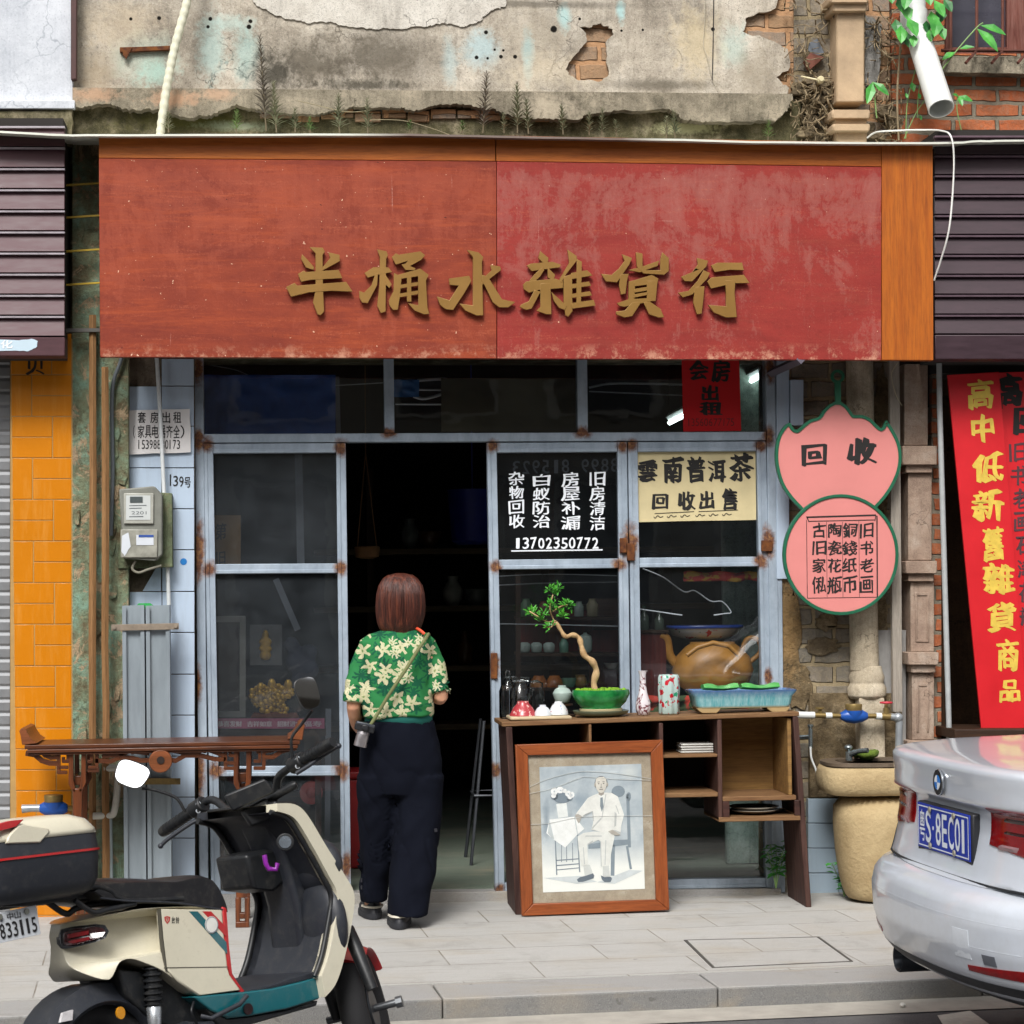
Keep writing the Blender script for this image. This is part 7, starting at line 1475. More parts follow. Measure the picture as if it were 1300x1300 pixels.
# handlebar, locked to the left
b = MB(); b.tube(smoothpath([DP(248, 1028, 6.84), DP(262, 1017, 6.82), DP(274, 1017, 6.80), (DP(292, 1031, 6.74)), DP(312, 1034, 6.70), DP(335, 1026, 6.68), DP(347, 1017, 6.67), DP(351, 1000, 6.66), DP(355, 985, 6.64), DP(372, 972, 6.60)], 6), .0125, 10); b.build('handlebar', m_blk, sc, smooth=60)
b = MB(); b.tube([DP(274, 1053, 6.80), DP(278, 1051, 6.80), DP(373, 997, 6.62), DP(376, 995, 6.62)], [.009, .0135, .0135, .009], 10); b.build('cross_bar', m_blk, sc, smooth=60)
m_sw = simple('switch_grey', 'a9aeb4', .4)
for (tip, inn, d0, d1, sw, lv) in (((205, 1057), (246, 1029), 6.92, 6.84, (252, 1026), [(256, 1040), (243, 1045), (215, 1064), (204, 1074)]), ((423, 942), (384, 965), 6.50, 6.58, (372, 973), [(376, 982), (392, 972), (412, 958), (430, 947)])):
    b = MB(); a, c = DP(*tip, d0), DP(*inn, d1); b.tube([a, a+(c-a)*.08, c], [.015, .0185, .0175], 12)
    for k in range(1, 9): b.tube([a+(c-a)*(k*.1+.05), a+(c-a)*(k*.1+.075)], .0192, 12)
    b.build('hand_grip', m_blk, sc, smooth=60)
    b = MB(); p = DP(*sw, d1-.01); ax = (c-a).normalized(); b.tube([c-ax*.005, c+ax*.05], .026, 12); s_ = b.build('switch_block', m_blk, sc, bevel=.004)
    dk = (CAM-p).normalized(); q = c+ax*.022
    for k, (o1, r_) in enumerate(((.008, .012), (-.010, .008))):
        b = MB(); b.disc(q+dk*.024+Vector((0, 0, o1)), dk, r_, .004, 14, ratio=.7 if k == 0 else 1); b.build('switch_button', m_sw, s_, bevel=.001)
        b = MB(); b.disc(q+dk*.0275+Vector((0, 0, o1)), dk, r_*.55, .002, 12); b.build('switch_mark', m_blk, s_)
    b = MB(); b.tube(smoothpath([DP(x, y, d1-.03) for x, y in lv], 4), .0065, 8); b.ball(DP(*lv[-1], d1-.03), .009, 8, 6); b.build('brake_lever', m_blk2, sc, smooth=60)
m_mirror = NM('mirror_glass'); m_mirror = m_mirror.fin((.92, .93, .95, 1), .02, 1)
def mirror(nm, ctr, d, hx, hz, rot, nrm, stem, m_):
    c = DP(*ctr, d); nrm = Vector(nrm).normalized(); a = Vector((0, 0, 1)).cross(nrm).normalized(); u = nrm.cross(a)
    def rg(k, off):
        o = []
        for i in range(28):
            t = 2*math.pi*i/28; x = hx*k*math.copysign(abs(math.cos(t))**.62, math.cos(t)); z = hz*k*math.copysign(abs(math.sin(t))**.62, math.sin(t)); x *= 1+.12*z/hz
            o.append(c+a*(x*math.cos(rot)-z*math.sin(rot))+u*(x*math.sin(rot)+z*math.cos(rot))+nrm*off)
        return o
    mr = None
    b = MB(); b.loft([rg(.55, -.028), rg(.9, -.016), rg(1.04, -.004), rg(1.05, .001), rg(1.0, .002), rg(.98, .0)]); mr = b.build(nm, m_blk, sc, smooth=50)
    b = MB(); b.add(rg(.99, .0015), [tuple(range(28))]); b.build('mirror_face', m_mirror, mr)
    b = MB(); b.tube(smoothpath([DP(x, y, d_) for x, y, d_ in stem], 4), .005, 8); b.build('mirror_stem', m_blk, mr, smooth=60)
tc = (CAM-DP(167, 983, 6.8)).normalized()
mirror('wing_mirror', (167, 983), 6.80, .049, .040, R(-24), tc+Vector((0, 0, .42)), [(180, 1001, 6.82), (196, 1003, 6.83), (220, 1011, 6.84), (228, 1018, 6.84), (234, 1029, 6.84)], m_mirror)
mirror('wing_mirror', (391, 880), 6.55, .034, .047, R(14), tc+Vector((.25, 0, .15)), [(396, 902, 6.57), (384, 918, 6.58), (371, 935, 6.58), (370, 948, 6.58), (372, 966, 6.58)], m_mirror)
# seat, rack, top box
seat_px = smoothpath([Vector(p) for p in [(106, 1130), (116, 1117), (140, 1113), (185, 1114), (218, 1117), (244, 1110), (259, 1112), (274, 1126), (284, 1146), (287, 1158)]], 4)+[Vector((262, 1155)), Vector((220, 1149)), Vector((165, 1147)), Vector((118, 1142))]
q = [SP(*p, -.12) for p in seat_px]
b = MB(XS); N_ = 13; rg_ = []
cq = Vector((sum(p.x for p in q)/len(q), 0, sum(p.z for p in q)/len(q)))
for i in range(N_):
    t = -1+2*i/(N_-1); k = (1-abs(t)**3.2)**.5 if abs(t) < 1 else .0; k = .55+.45*k
    rg_.append([Vector((cq.x+(p.x-cq.x)*(.86+.14*k/1), t*.145, min(p.z, 9) if p.z < cq.z else cq.z+(p.z-cq.z)*k)) for p in q])
b.loft(rg_); b.build('seat', m_seat, sc, smooth=60, bevel=.006)
stube('seat_piping', [(128, 1140), (165, 1144), (220, 1146), (262, 1152), (284, 1155)], .0028, m_blk2, -.149)
sprism('panel_seam', [(203.2, 1154), (204.6, 1154), (207.4, 1190), (212.4, 1233), (211, 1233), (206, 1190)], -.1545, -.14, m_gapS, 0)
sprism('flare_seam', [(211, 1228), (289.5, 1227), (289.6, 1228), (211, 1229.2)], -.1588, -.14, m_gapS, 0)
stube('rack_tube', [(112, 1126), (126, 1126), (140, 1131), (160, 1143), (232, 1141)], .009, m_blk, -.14); stube('rack_tube', [(95, 1143), (118, 1158), (136, 1155), (172, 1147)], .008, m_blk, -.14); stube('rack_tube', [(60, 1145), (84, 1160), (100, 1152), (150, 1143)], .009, m_blk, -.06); stube('rack_tube', [(60, 1140), (110, 1140), (160, 1141)], .010, m_blk, .1)
sprism('rack_plate', [(-30, 1140), (60, 1137), (120, 1132), (120, 1140), (40, 1150), (-30, 1152)], -.10, .10, m_blk, .006)
zb, zs, zt_ = SP(122, 1142, -.2).z+.028, SP(126, 1077, -.2).z, SP(70, 1034, 0).z
xf_ = SP(126, 1085, -.2).x+.04; xr_ = xf_-.40
def rr(x0, x1, hy, z, r, dz=0, n_=6):
    o = []; xm = (x0+x1)/2
    for cx_, cy_, a0 in ((x1-r, hy-r, 0), (x0+r, hy-r, 90), (x0+r, -hy+r, 180), (x1-r, -hy+r, 270)):
        for i in range(n_+1): a = R(a0+90*i/n_); x = cx_+r*math.cos(a); o.append(Vector((x, cy_+r*math.sin(a), z+dz*(x-xm)/(x1-x0))))
    return o
tbx = MB(XS); tbx.loft([rr(xr_+.06, xf_-.04, .15, zb-.012, .06), rr(xr_+.03, xf_-.02, .175, zb+.0, .07), rr(xr_+.012, xf_-.006, .19, zb+.03, .075), rr(xr_, xf_, .20, zs-.003, .08)]); bx = tbx.build('top_box', m_blk2, sc, smooth=50)
b = MB(XS); b.loft([rr(xr_-.003, xf_+.003, .203, zs-.003, .08), rr(xr_-.003, xf_+.003, .203, zs+.003, .08)]); b.build('red_seam', m_redt, bx, smooth=50)
H = zt_-zs
b = MB(XS); b.loft([rr(xr_, xf_, .20, zs+.0035, .08), rr(xr_+.002, xf_-.004, .198, zs+H*.42, .08)]); b.build('lid_band', m_blk2, bx, smooth=50)
b = MB(XS); b.loft([rr(xr_+.0, xf_-.002, .2, zs+H*.42, .08), rr(xr_+.004, xf_-.006, .198, zs+H*.55, .08), rr(xr_+.02, xf_-.025, .185, zs+H*.80, .08), rr(xr_+.05, xf_-.06, .16, zs+H*.95, .08), rr(xr_+.10, xf_-.11, .10, zs+H*1.0, .07)]); b.build('lid_top', m_cream, bx, smooth=180)
# cream side flash reaching down the lid, and the red corner lamp
fl_ = [(8, 1071), (52, 1070), (54, 1067), (63, 1057), (63, 1052), (34, 1046), (22, 1049), (12, 1060)]
b = MB(XS); b.prism([[SP(x, y, -.2035) for x, y in fl_]], (0, .02, 0)); b.build('lid_flash', m_cream, bx, bevel=.004)
b = MB(XS); b.prism([[SP(x, y, -.205) for x, y in [(-30, 1062), (-28, 1054), (12, 1042), (31, 1040), (22, 1049), (0, 1055)]]], (0, .02, 0)); b.build('corner_lamp', m_redt, bx, bevel=.002)
# plate
pc = [(-6, 1199), (52, 1186), (46, 1149), (-13, 1161)]; pd = [5.78, 5.9, 5.9, 5.78]
pw = [DP(*p, d) for p, d in zip(pc, pd)]; pn = (pw[1]-pw[0]).cross(pw[3]-pw[0]).normalized(); pn = pn if pn.y < 0 else -pn
b = MB(); b.prism([pw], -pn*.004); lpz = b.build('licence_plate', simple('white_plate', 'c5c9ce', .4), sc, bevel=.001)
pm = quadmap(*[p+pn*.0015 for p in pw]); sub = lambda x0, y0, x1, y1: (lambda u, v: pm(x0+(x1-x0)*u, y0+(y1-y0)*v))
b = MB()
for i, ch in enumerate('833115'): write(b, ch, sub(.14+i*.138, .12, .14+i*.138+.105, .62), .012)
for i, ch in enumerate('粤中山'): write(b, ch, sub((.13, .34, .50)[i], .70, (.25, .47, .63)[i], .93), .008)
b.build('plate_lettering', m_ink, lpz)
b = MB(); 
for x in (.18, .76): b.disc(pm(x, .86), pn, .008, .004, 10)
b.build('plate_bolts', simple('bolt_zinc', '8a8a80', .4, .6), lpz)
stube('plate_bracket', [(0, 1150, -.05), (30, 1146, -.04), (62, 1143, 0)], .012, m_blk)
# rear wheel, hugger, shock
def ring_(c, ax, r, tr, nm, m, par, n_=40, k=10, a0=0, a1=360, sc_=(1, 1)):
    ax = Vector(ax).normalized(); e1 = ax.cross(Vector((0, 0, 1)));  e1.normalize(); e2 = e1.cross(ax); b = MB(); full = (a1-a0) >= 360
    rings = []
    for i in range(n_+(0 if full else 1)):
        t = R(a0+(a1-a0)*i/n_); d = e1*math.cos(t)+e2*math.sin(t); rings.append([c+d*(r+tr*sc_[0]*math.cos(s))+ax*tr*sc_[1]*math.sin(s) for s in [2*math.pi*j/k for j in range(k)]])
    if full: rings.append(rings[0])
    b.loft(rings, cap=not full); return b.build(nm, m, par, smooth=60)
wc = XS((0.0, 0, .205)); rw = ring_(wc, s_v, .16, .05, 'rear_wheel', m_rub, sc); b = MB(); b.disc(wc-s_v*.03, s_v, .115, .06, 28); b.build('hub_motor', simple('hub_grey', '5d6066', .4, .5), rw, bevel=.006)
e1, e2 = s_u, s_w
b = MB(XS); rg_ = []
for i in range(19):
    t = R(12+158*i/18); cs, sn = math.cos(t), math.sin(t); r_ = .235
    rg_.append([Vector((cs*(r_-(.0 if abs(l) < .06 else .05)), l, .205+sn*(r_-(.0 if abs(l) < .06 else .05)))) for l in (-.085, -.08, -.055, 0, .055, .08, .085)]+[Vector((cs*(r_-.06), l, .205+sn*(r_-.06))) for l in (.078, -.078)])
b.loft(rg_); hg = b.build('rear_mudguard', m_blk2, sc, smooth=60)
b = MB(XS); b.disc(SP(152, 1286, -.088), (0, -1, 0), .017, .006, 18, ratio=.85); b.build('orange_reflector', smat('amber_lens', 'c8860e', .2, .5), hg)
b = MB(XS); b.prism([[SP(x, y, -.0885) for x, y in [(80, 1286), (93, 1282), (92, 1295), (77, 1298)]]], (0, .01, 0)); b.build('white_sticker', simple('worn_sticker', 'c9c6c8', .5, var=.15, scale=60), hg)
shk = None; A, B = SP(193, 1228, -.12), SP(197, 1310, -.12); ax = (B-A)
b = MB(XS); pts, rs = [], []
for i in range(25): pts.append(A+ax*(i/24*.58)); rs.append(.027 if i % 4 < 2 else .019)
b.tube(pts, rs, 14); shk = b.build('shock_absorber', m_blk, sc, smooth=40); b = MB(XS); b.tube([A+ax*.58, A+ax*.62, A+ax*.95], [.016, .022, .018], 14); b.build('shock_sleeve', simple('shock_chrome', 'b5b9bd', .25, .8), shk, smooth=50)
sprism('swing_arm', [(130, 1340), (240, 1296), (262, 1300), (262, 1330), (150, 1372)], -.12, -.07, m_blk2, .012); sprism('motor_cover', [(150, 1230), (205, 1236), (250, 1268), (268, 1290), (262, 1320), (200, 1300), (160, 1262)], -.10, .10, m_blk, .01)
b = MB(XS); p = SP(255, 1290, -.15); b.tube([p, p+Vector((.02, -.02, -.01)), p+Vector((.12, -.03, .015)), p+Vector((.15, -.03, .035))], .007, 8); b.tube([p+Vector((.01, .05, -.03)), p+Vector((.01, -.03, -.03))], .014, 10); b.build('foot_peg', m_blk2, sc, smooth=50)
stube('brake_cable', [(246, 1272, -.14), (243, 1285, -.15), (250, 1300, -.14)], .004, m_blk)
b = MB(); gp = XS((.35, .22, 0)); gp.z = RZ; b.tube([XS((.42, .10, .26)), gp], .011, 8); b.build('side_stand', m_blk, sc, smooth=60)
# front wheel, seen almost from behind
hd = R(80); fh = Vector((math.cos(hd), math.sin(hd), 0)); fl0 = Vector((-math.sin(hd), math.cos(hd), 0)); tl_ = R(15); fax = fl0*math.cos(tl_)-Vector((0, 0, 1))*math.sin(tl_); fup = Vector((0, 0, 1))*math.cos(tl_)+fl0*math.sin(tl_)
fc = DP(462, 1302, 6.86); fc.z = RZ+.207
fw = ring_(fc, fax, .162, .045, 'front_wheel', m_rub, sc); b = MB(); b.disc(fc-fax*.035, fax, .07, .07, 24); b.build('brake_hub', simple('hub_dark', '3d4044', .4, .5), fw, bevel=.005)
b = MB(); rg_ = []
for i in range(13):
    t = R(58+92*i/12); d = -fh*math.cos(t)*-1*-1+fup*math.sin(t); rg_.append([fc+d*(.222 if abs(l) < .05 else .185)+fax*l for l in (-.065, -.058, 0, .058, .065)]+[fc+d*.178+fax*l for l in (.058, -.058)])
b.loft(rg_); b.build('front_mudguard', smat('red_mudguard', 'c0282c', .35, .3), sc, smooth=60)
b = MB(); b.tube([DP(441, 1180, 6.74), DP(452, 1204, 6.70), DP(473, 1256, 6.66)], [.022, .022, .018], 12); b.build('fork_leg', m_blk, sc, smooth=60)
for s_ in (1,):
    b = MB(); b.tube([fc+fax*s_*.085, fc+fax*s_*.085+fup*.16-fh*.03, fc+fax*s_*.07+fup*.27-fh*.07], [.018, .022, .02], 12); b.build('fork_leg', m_blk, sc, smooth=60)
b = MB(); b.tube([fc-fax*.12, fc+fax*.12], .012, 10); b.disc(fc-fax*.125, fax, .018, .02, 8); b.build('axle', simple('axle_steel', '6a6d70', .4, .7), sc, smooth=40)
# ================================================================== CAR
c_al = R(4.0); c_u = Vector((math.cos(c_al), math.sin(c_al), 0)); c_v = Vector((-math.sin(c_al), math.cos(c_al), 0))
c_E = CAM+ray(1198, 993)*6.8; c_O = Vector((c_E.x, c_E.y, RZ))       # emblem foot: rear plane, middle
EZ = c_E.z-RZ
XC = lambda p: c_O+c_u*p[0]+c_v*p[1]+Vector((0, 0, p[2]))
LV_ = [(.26, .16, .74), (.29, .04, .80), (.33, -.05, .83), (.38, -.095, .85), (.46, -.118, .858), (.54, -.122, .862), (.59, -.11, .862), (.615, -.082, .86), (.625, -.045, .842), (.632, -.018, .822), (.66, -.008, .82), (.72, .008, .82), (.78, .020, .82), (.838, .022, .818), (.848, .018, .818), (.858, -.002, .818), (.87, -.004, .818), (EZ, -.006, .812), (.945, -.013, .80), (.966, -.014, .795), (.972, -.004, .79)]
def lev(z):
    if z <= LV_[0][0]: return LV_[0][1:]
    for (a, x0, h0), (c, x1, h1) in zip(LV_, LV_[1:]):
        if z <= c: t = (z-a)/(c-a); return x0+(x1-x0)*t, h0+(h1-h0)*t
    return LV_[-1][1:]
def PWz(z): return (2.6, .56) if z < .63 else (3.3, .47)
def CS(phi, z, off=0.0):                                   # point of the rear skin, phi in degrees from the middle (left +)
    xr, hw = lev(z); PW, DX = PWz(z); a = R(phi); c, s = max(1e-6, math.cos(a)), math.sin(a)
    y = hw*math.copysign(abs(s)**(2/PW), s); x = xr+DX*(1-c**(2/PW))
    nx, ny = -(c**(2-2/PW))/DX, math.copysign(abs(s)**(2-2/PW), s)/hw; l = math.hypot(nx, ny)
    return Vector((x+nx/l*off, y+ny/l*off, z))
def cring(z, off=0.0, L=4.5):
    xr, hw = lev(z); q = [CS(p, z, off) for p in [-90+180*i/44 for i in range(45)]]
    for i in range(1, 9): q.append(Vector((xr+.46+(L-.9-xr-.46)*i/9, hw+off, z)))
    nose = 1.0 if z < .7 else max(.0, 1-(z-.7)/.3)
    for i in range(13): a = R(180*i/12); q.append(Vector((L-.9+(.55*nose+.35)*abs(math.sin(a))**.7, hw*math.cos(a), z)))
    for i in range(8, 0, -1): q.append(Vector((xr+.46+(L-.9-xr-.46)*i/9, -hw-off, z)))
    return q
def cpaint():
    n = NM('silver_white_paint'); a = n.noise(4, 4); d = n.noise(14, 7, .75); zz_ = n.nd('SeparateXYZ', {0: n.pos}, 2)
    low = n.nd('MapRange', {0: zz_, 1: RZ+.2, 2: RZ+.75, 3: .35, 4: .05})
    col = n.mix(a, 'c3c9d3', 'cfd5de'); col = n.mix(n.math('MULTIPLY', n.ramp(d, [(.4, 0.0), (.75, 1.0)]), low), col, '9a968e')
    return n.fin(col, .3, .12, n.bump(n.noise(900, 1), .00006), .5, Coat_Weight=.8, Coat_Roughness=.05)
m_car = cpaint(); m_cblk = simple('black_trim_plastic', '202125', .5); m_cred = NM('red_lamp_glass'); m_cred = m_cred.fin(m_cred.mix(m_cred.noise(30, 2), '5a0408', '8e060c'), .12, spec=.4, Coat_Weight=.15)
car = root('parked_car', (c_O.x+1.8*c_u.x, c_O.y, RZ), 'silver white saloon car parked along the kerb, seen from its rear left corner', 'car')
car['label'] = 'silver white saloon car parked along the kerb, its tail and blue number plate showing'
def levels(z0, z1, k): return [z0+(z1-z0)*i/k for i in range(k+1)]
b = MB(XC); b.loft([cring(z) for z in levels(.315, .627, 22)], cap=False); bump_ = b.build('rear_bumper', m_car, car, smooth=40)
b = MB(XC); b.loft([cring(z) for z in levels(.26, .315, 5)], cap=True); b.build('lower_skirt', m_cblk, car, smooth=40)
deck = []
for k, z in ((0.0, .972), (.03, .978), (.12, .986), (.35, .994), (.55, 1.0)):
    xr, hw = lev(.972); q = cring(.972); cx_ = 2.1
    deck.append([Vector((p.x+(k if p.x < cx_ else -k*.6)*(1 if p.x < cx_ else 1), p.y*(1-.18*k), z)) for p in q])
b = MB(XC); b.loft([cring(z) for z in levels(.6275, .972, 30)]+deck[1:], cap=True); cbody = b.build('body', m_car, car, smooth=45)
# shut line of the boot lid and the crease under the lamps
def strip(nm, pts, w_, m, off=.0015, par=None):          # pts: (phi, z)
    b = MB(XC); P = [CS(p, z, off) for p, z in pts]; b.tube(P, w_, 6); return b.build(nm, m, par or car, smooth=60)
m_gap = simple('dark_shut_line', '15171b', .7)
strip('boot_gap', [(p, .634+.0*abs(p)) for p in range(-34, 35, 2)], .004, m_gap, .0)
for s_ in (-1, 1): strip('boot_gap', [(s_*(34+2*k), .636+.03*k) for k in range(0, 3)]+[(s_*41, .72)], .0028, m_gap, .0)
def patch(nm, f0, f1, zlo, zhi, m, off=.006, nu=14, nv=6, par=None, th=.012):   # zlo, zhi functions of 0..1 along phi
    b = MB(XC); g1, g0 = [], []
    for j in range(nv+1):
        for i in range(nu+1):
            t = i/nu; p = f0+(f1-f0)*t; z = zlo(t)+(zhi(t)-zlo(t))*j/nv; k = 1 if 0 < i < nu and 0 < j < nv else .5
            g1.append(CS(p, z, off*k)); g0.append(CS(p, z, off-th))
    n_ = (nu+1)*(nv+1); fs = []
    for j in range(nv):
        for i in range(nu): a = j*(nu+1)+i; fs += [(a, a+1, a+nu+2, a+nu+1), (a+n_, a+nu+1+n_, a+nu+2+n_, a+1+n_)]
    bd = [i for i in range(nu+1)]+[j*(nu+1)+nu for j in range(1, nv+1)]+[nv*(nu+1)+i for i in range(nu-1, -1, -1)]+[j*(nu+1) for j in range(nv-1, 0, -1)]
    for a, c in zip(bd, bd[1:]+bd[:1]): fs.append((a, a+n_, c+n_, c))
    b.add(g1+g0, fs); return b.build(nm, m, par or car, smooth=40)
for s_ in (-1, 1):
    f0, f1 = s_*12, s_*66
    lo = lambda t: .75-.03*min(1, t*2) if t < .5 else .72+.02*(t-.5)
    hi = lambda t: .856+.004*math.sin(t*math.pi*.55)
    lamp = patch('tail_lamp', f0, f1, lo, hi, m_cred, .007, 20, 8)
    patch('lamp_bar', f0+s_*5, f1-s_*14, lambda t: .785, lambda t: .803, simple('dark_red_lens', '2a0508', .12, spec=.6), .0095, 16, 2, lamp); patch('lamp_bar', f0+s_*5, f1-s_*14, lambda t: .818, lambda t: .842, bpy.data.materials['dark_red_lens'], .0095, 16, 2, lamp)
    patch('reverse_lens', f0+s_*4, f0+s_*14, lambda t: .742, lambda t: .762, simple('clear_lens', '8a6a6e', .1, spec=.6), .0095, 6, 2, lamp)
    patch('bumper_reflector', s_*20, s_*42, lambda t: .395+.0*t, lambda t: .412+.016*t, m_cred, .004, 12, 2)
patch('diffuser', -46, 46, lambda t: .318, lambda t: .368-.0*t, m_cblk, .004, 20, 2)
patch('tow_cover', -22, -16, lambda t: .43, lambda t: .515, simple('pale_tow_cover', 'ccd1d8', .3), .0015, 4, 2)
patch('parking_sensor', -31, -26.5, lambda t: .425, lambda t: .455, simple('sensor_sticker', '5d6068', .4), .003, 4, 2)
strip('bumper_crease', [(p, .47+.0*p) for p in range(-66, -15, 3)], .0025, m_car, -.0018); strip('bumper_crease', [(p, .545) for p in range(-80, 81, 4)], .003, m_car, -.0022)
# side vent at the far corner
patch('corner_vent', 52, 66, lambda t: .40, lambda t: .56-.05*(1-t), m_cblk, .003, 6, 4)
# roundel
ec = XC((lev(EZ)[0]-.006, 0, EZ)); en = -c_u
ro = MB(); ro.disc(ec, en, .041, .008, 32); rnd_ = ro.build('roundel', simple('badge_chrome', 'b5bac0', .2, .9), car, bevel=.002)
b = MB(); b.disc(ec+en*.0076, en, .0375, .001, 32); b.build('roundel_ring', simple('badge_black', '0d0f14', .3), rnd_)
a_, u_ = Vector((0, 0, 1)).cross(en).normalized(), Vector((0, 0, 1))
for nm, col, qs in (('roundel_blue', '1d6fc0', (0, 2)), ('roundel_white', 'd9dde2', (1, 3))):
    b = MB()
    for q_ in qs: b.prism([[ec+en*.0098]+[ec+en*.0098+(a_*math.cos(R(90*q_+9*i))+u_*math.sin(R(90*q_+9*i)))*.0225 for i in range(11)]], -en*.001)
    b.build(nm, simple(nm+'_enamel', col, .3), rnd_)
# number plate with black holder
pzc = SPz = None
def cplane(y0, y1, z0, z1, x): return [XC((x, y0, z0)), XC((x, y1, z0)), XC((x, y1, z1)), XC((x, y0, z1))]
zc_ = EZ-.152; xpl = lev(zc_)[0]-.016
b = MB(XC); b.box(xpl, xpl+.03, -.232, .232, zc_-.085, zc_+.076); hold = b.build('plate_holder', m_cblk, car, bevel=.006)
b = MB(XC); b.box(xpl-.004, xpl+.0, -.22, .22, zc_-.068, zc_+.072); b.build('number_plate', simple('plate_blue', '0a2c98', .5, spec=.3), hold, bevel=.002)
px_ = xpl-.0052; cm = quadmap(XC((px_, .22, zc_-.068)), XC((px_, -.22, zc_-.068)), XC((px_, -.22, zc_+.072)), XC((px_, .22, zc_+.072)))
csub = lambda x0, y0, x1, y1: (lambda u, v: cm(x0+(x1-x0)*u, y0+(y1-y0)*v))
m_pw = simple('plate_white', 'd5dae2', .4); b = MB()
for (ch, x0, x1) in (('粤', .05, .155), ('S', .17, .275), ('8', .37, .465), ('E', .49, .585), ('C', .61, .71), ('0', .735, .83), ('1', .84, .93)): write(b, ch, csub(x0, .16, x1, .86), .012 if ch != '粤' else .004)
b.prism([[cm(.315+.012*math.cos(t), .5+.045*math.sin(t)) for t in [2*math.pi*i/12 for i in range(12)]]], c_u*.0006)
for q in (((.02, .05), (.98, .05), (.98, .075), (.02, .075)), ((.02, .925), (.98, .925), (.98, .95), (.02, .95)), ((.02, .076), (.027, .076), (.027, .924), (.02, .924)), ((.973, .076), (.98, .076), (.98, .924), (.973, .924))): b.prism([[cm(*p) for p in q]], c_u*.0006)
b.build('plate_lettering', m_pw, hold)
b = MB()
for x, y in ((.27, .9), (.73, .9), (.27, .1), (.73, .1)): b.disc(cm(x, y), -c_u, .010, .006, 12)
b.build('plate_screws', simple('screw_caps', 'a5a08e', .35, .5), hold, bevel=.002)
# exhaust
b = MB(XC); rgx = lambda x, r: [Vector((x+.07, .50+r*math.cos(2*math.pi*i/24), .285+r*math.sin(2*math.pi*i/24))) for i in range(24)]
b.loft([rgx(.35, .045), rgx(-.045, .047), rgx(-.05, .044), rgx(-.045, .038), rgx(.1, .036)], cap=False); b.build('exhaust_tip', simple('dark_chrome', '3a3d42', .3, .8), car, smooth=60)
# glasshouse, roof, wheels
def gring(x0, x1, hw, z, n_=10): return [Vector((x0, -hw*.86, z)), Vector((x0-.03, 0, z)), Vector((x0, hw*.86, z)), Vector((x0+.25, hw, z)), Vector(((x0+x1)/2, hw*1.02, z)), Vector((x1-.3, hw, z)), Vector((x1, hw*.8, z)), Vector((x1+.08, 0, z)), Vector((x1, -hw*.8, z)), Vector((x1-.3, -hw, z)), Vector(((x0+x1)/2, -hw*1.02, z)), Vector((x0+.25, -hw, z))]
b = MB(XC); b.loft([gring(.64, 3.35, .76, .985), gring(.88, 2.95, .70, 1.17), gring(1.15, 2.55, .62, 1.36)]); b.build('glasshouse', simple('tinted_glass', '14181c', .06, spec=.7), car, smooth=50)
b = MB(XC); b.loft([gring(1.13, 2.56, .63, 1.355), gring(1.2, 2.5, .60, 1.40), gring(1.5, 2.3, .4, 1.42)]); b.build('roof', m_car, car, smooth=60)
b = MB(XC)
for s_ in (-1, 1): b.tube([(.66, s_*.74, .985), (.90, s_*.685, 1.17), (1.16, s_*.61, 1.362)], .016, 8)
b.split('rear_pillar', m_car, car, smooth=60)
for x, s_ in ((.98, -1), (.98, 1), (3.55, -1), (3.55, 1)):
    c = XC((x, s_*.80, .315)); wv = c_v*s_
    b = MB(); b.disc(XC((x, s_*.885, .33)), wv, .36, .012, 36); b.build('wheel_arch', m_cblk, car)
    wr = ring_(c+wv*.02, c_v, .25, .065, 'wheel', m_rub, car, 40, 10, sc_=(1, 1.5))
    b = MB(); b.disc(c+wv*.03, wv, .20, .03, 30); ri = b.build('rim', simple('rim_shadow', '2a2c30', .5, .5), wr, bevel=.008)
    b = MB(); b.disc(c+wv*.06, wv, .05, .05, 20); b.tube([c+wv*.085+(c_u*math.cos(t)+Vector((0, 0, 1))*math.sin(t))*.195 for t in [2*math.pi*i/30 for i in range(30)]], .016, 6, close=True)
    for k in range(5):
        t = 2*math.pi*k/5+.3; e_ = c_u*math.cos(t)+Vector((0, 0, 1))*math.sin(t); b.tube([c+wv*.09+e_*.03, c+wv*.085+e_*.19], [.028, .022], 6)
    b.build('spokes', simple('alloy', '8d9196', .3, .8), ri, smooth=50)
b = MB(); b.ball(G(1146, 1279, RZ)+Vector((0, 0, .009)), (.011, .011, .009), 10, 7); o = b.build('litter_scrap', simple('white_scrap', 'd0cdc6', .8)); tag(o, 'tiny white scrap of litter lying on the gutter strip behind the car', 'litter')
# ================================================================== PERSON
YB_ = -.66
def wp(px, py, y=YB_): return W(px, py, y)
pe = root('person', (wp(506, 1170).x, YB_, 0), 'person with bobbed brown hair seen from behind in green floral shirt and navy trousers', 'person')
def ell_(cx, rx, py, ry, y=YB_, n_=28, pw=2.2):
    c = wp(cx, py, y); o = []
    for i in range(n_):
        t = 2*math.pi*i/n_; a, s = math.cos(t), math.sin(t); o.append(c+Vector((rx*SWp*math.copysign(abs(a)**(2/pw), a), ry*math.copysign(abs(s)**(2/pw), s), 0)))
    return o
SWp = (wp(560, 900)-wp(460, 900)).length/100
m_skin = NM('skin'); m_skin = m_skin.fin(m_skin.mix(m_skin.noise(20, 4), 'b98468', 'c9977a'), .55, spec=.35, Subsurface_Weight=.08)
m_navy = NM('navy_cotton'); f_ = m_navy.noise(9, 6, .65); m_navy = m_navy.fin(m_navy.mix(f_, '090b14', '12151f'), .9, 0, m_navy.bump(m_navy.noise(600, 2), .0004), .08)
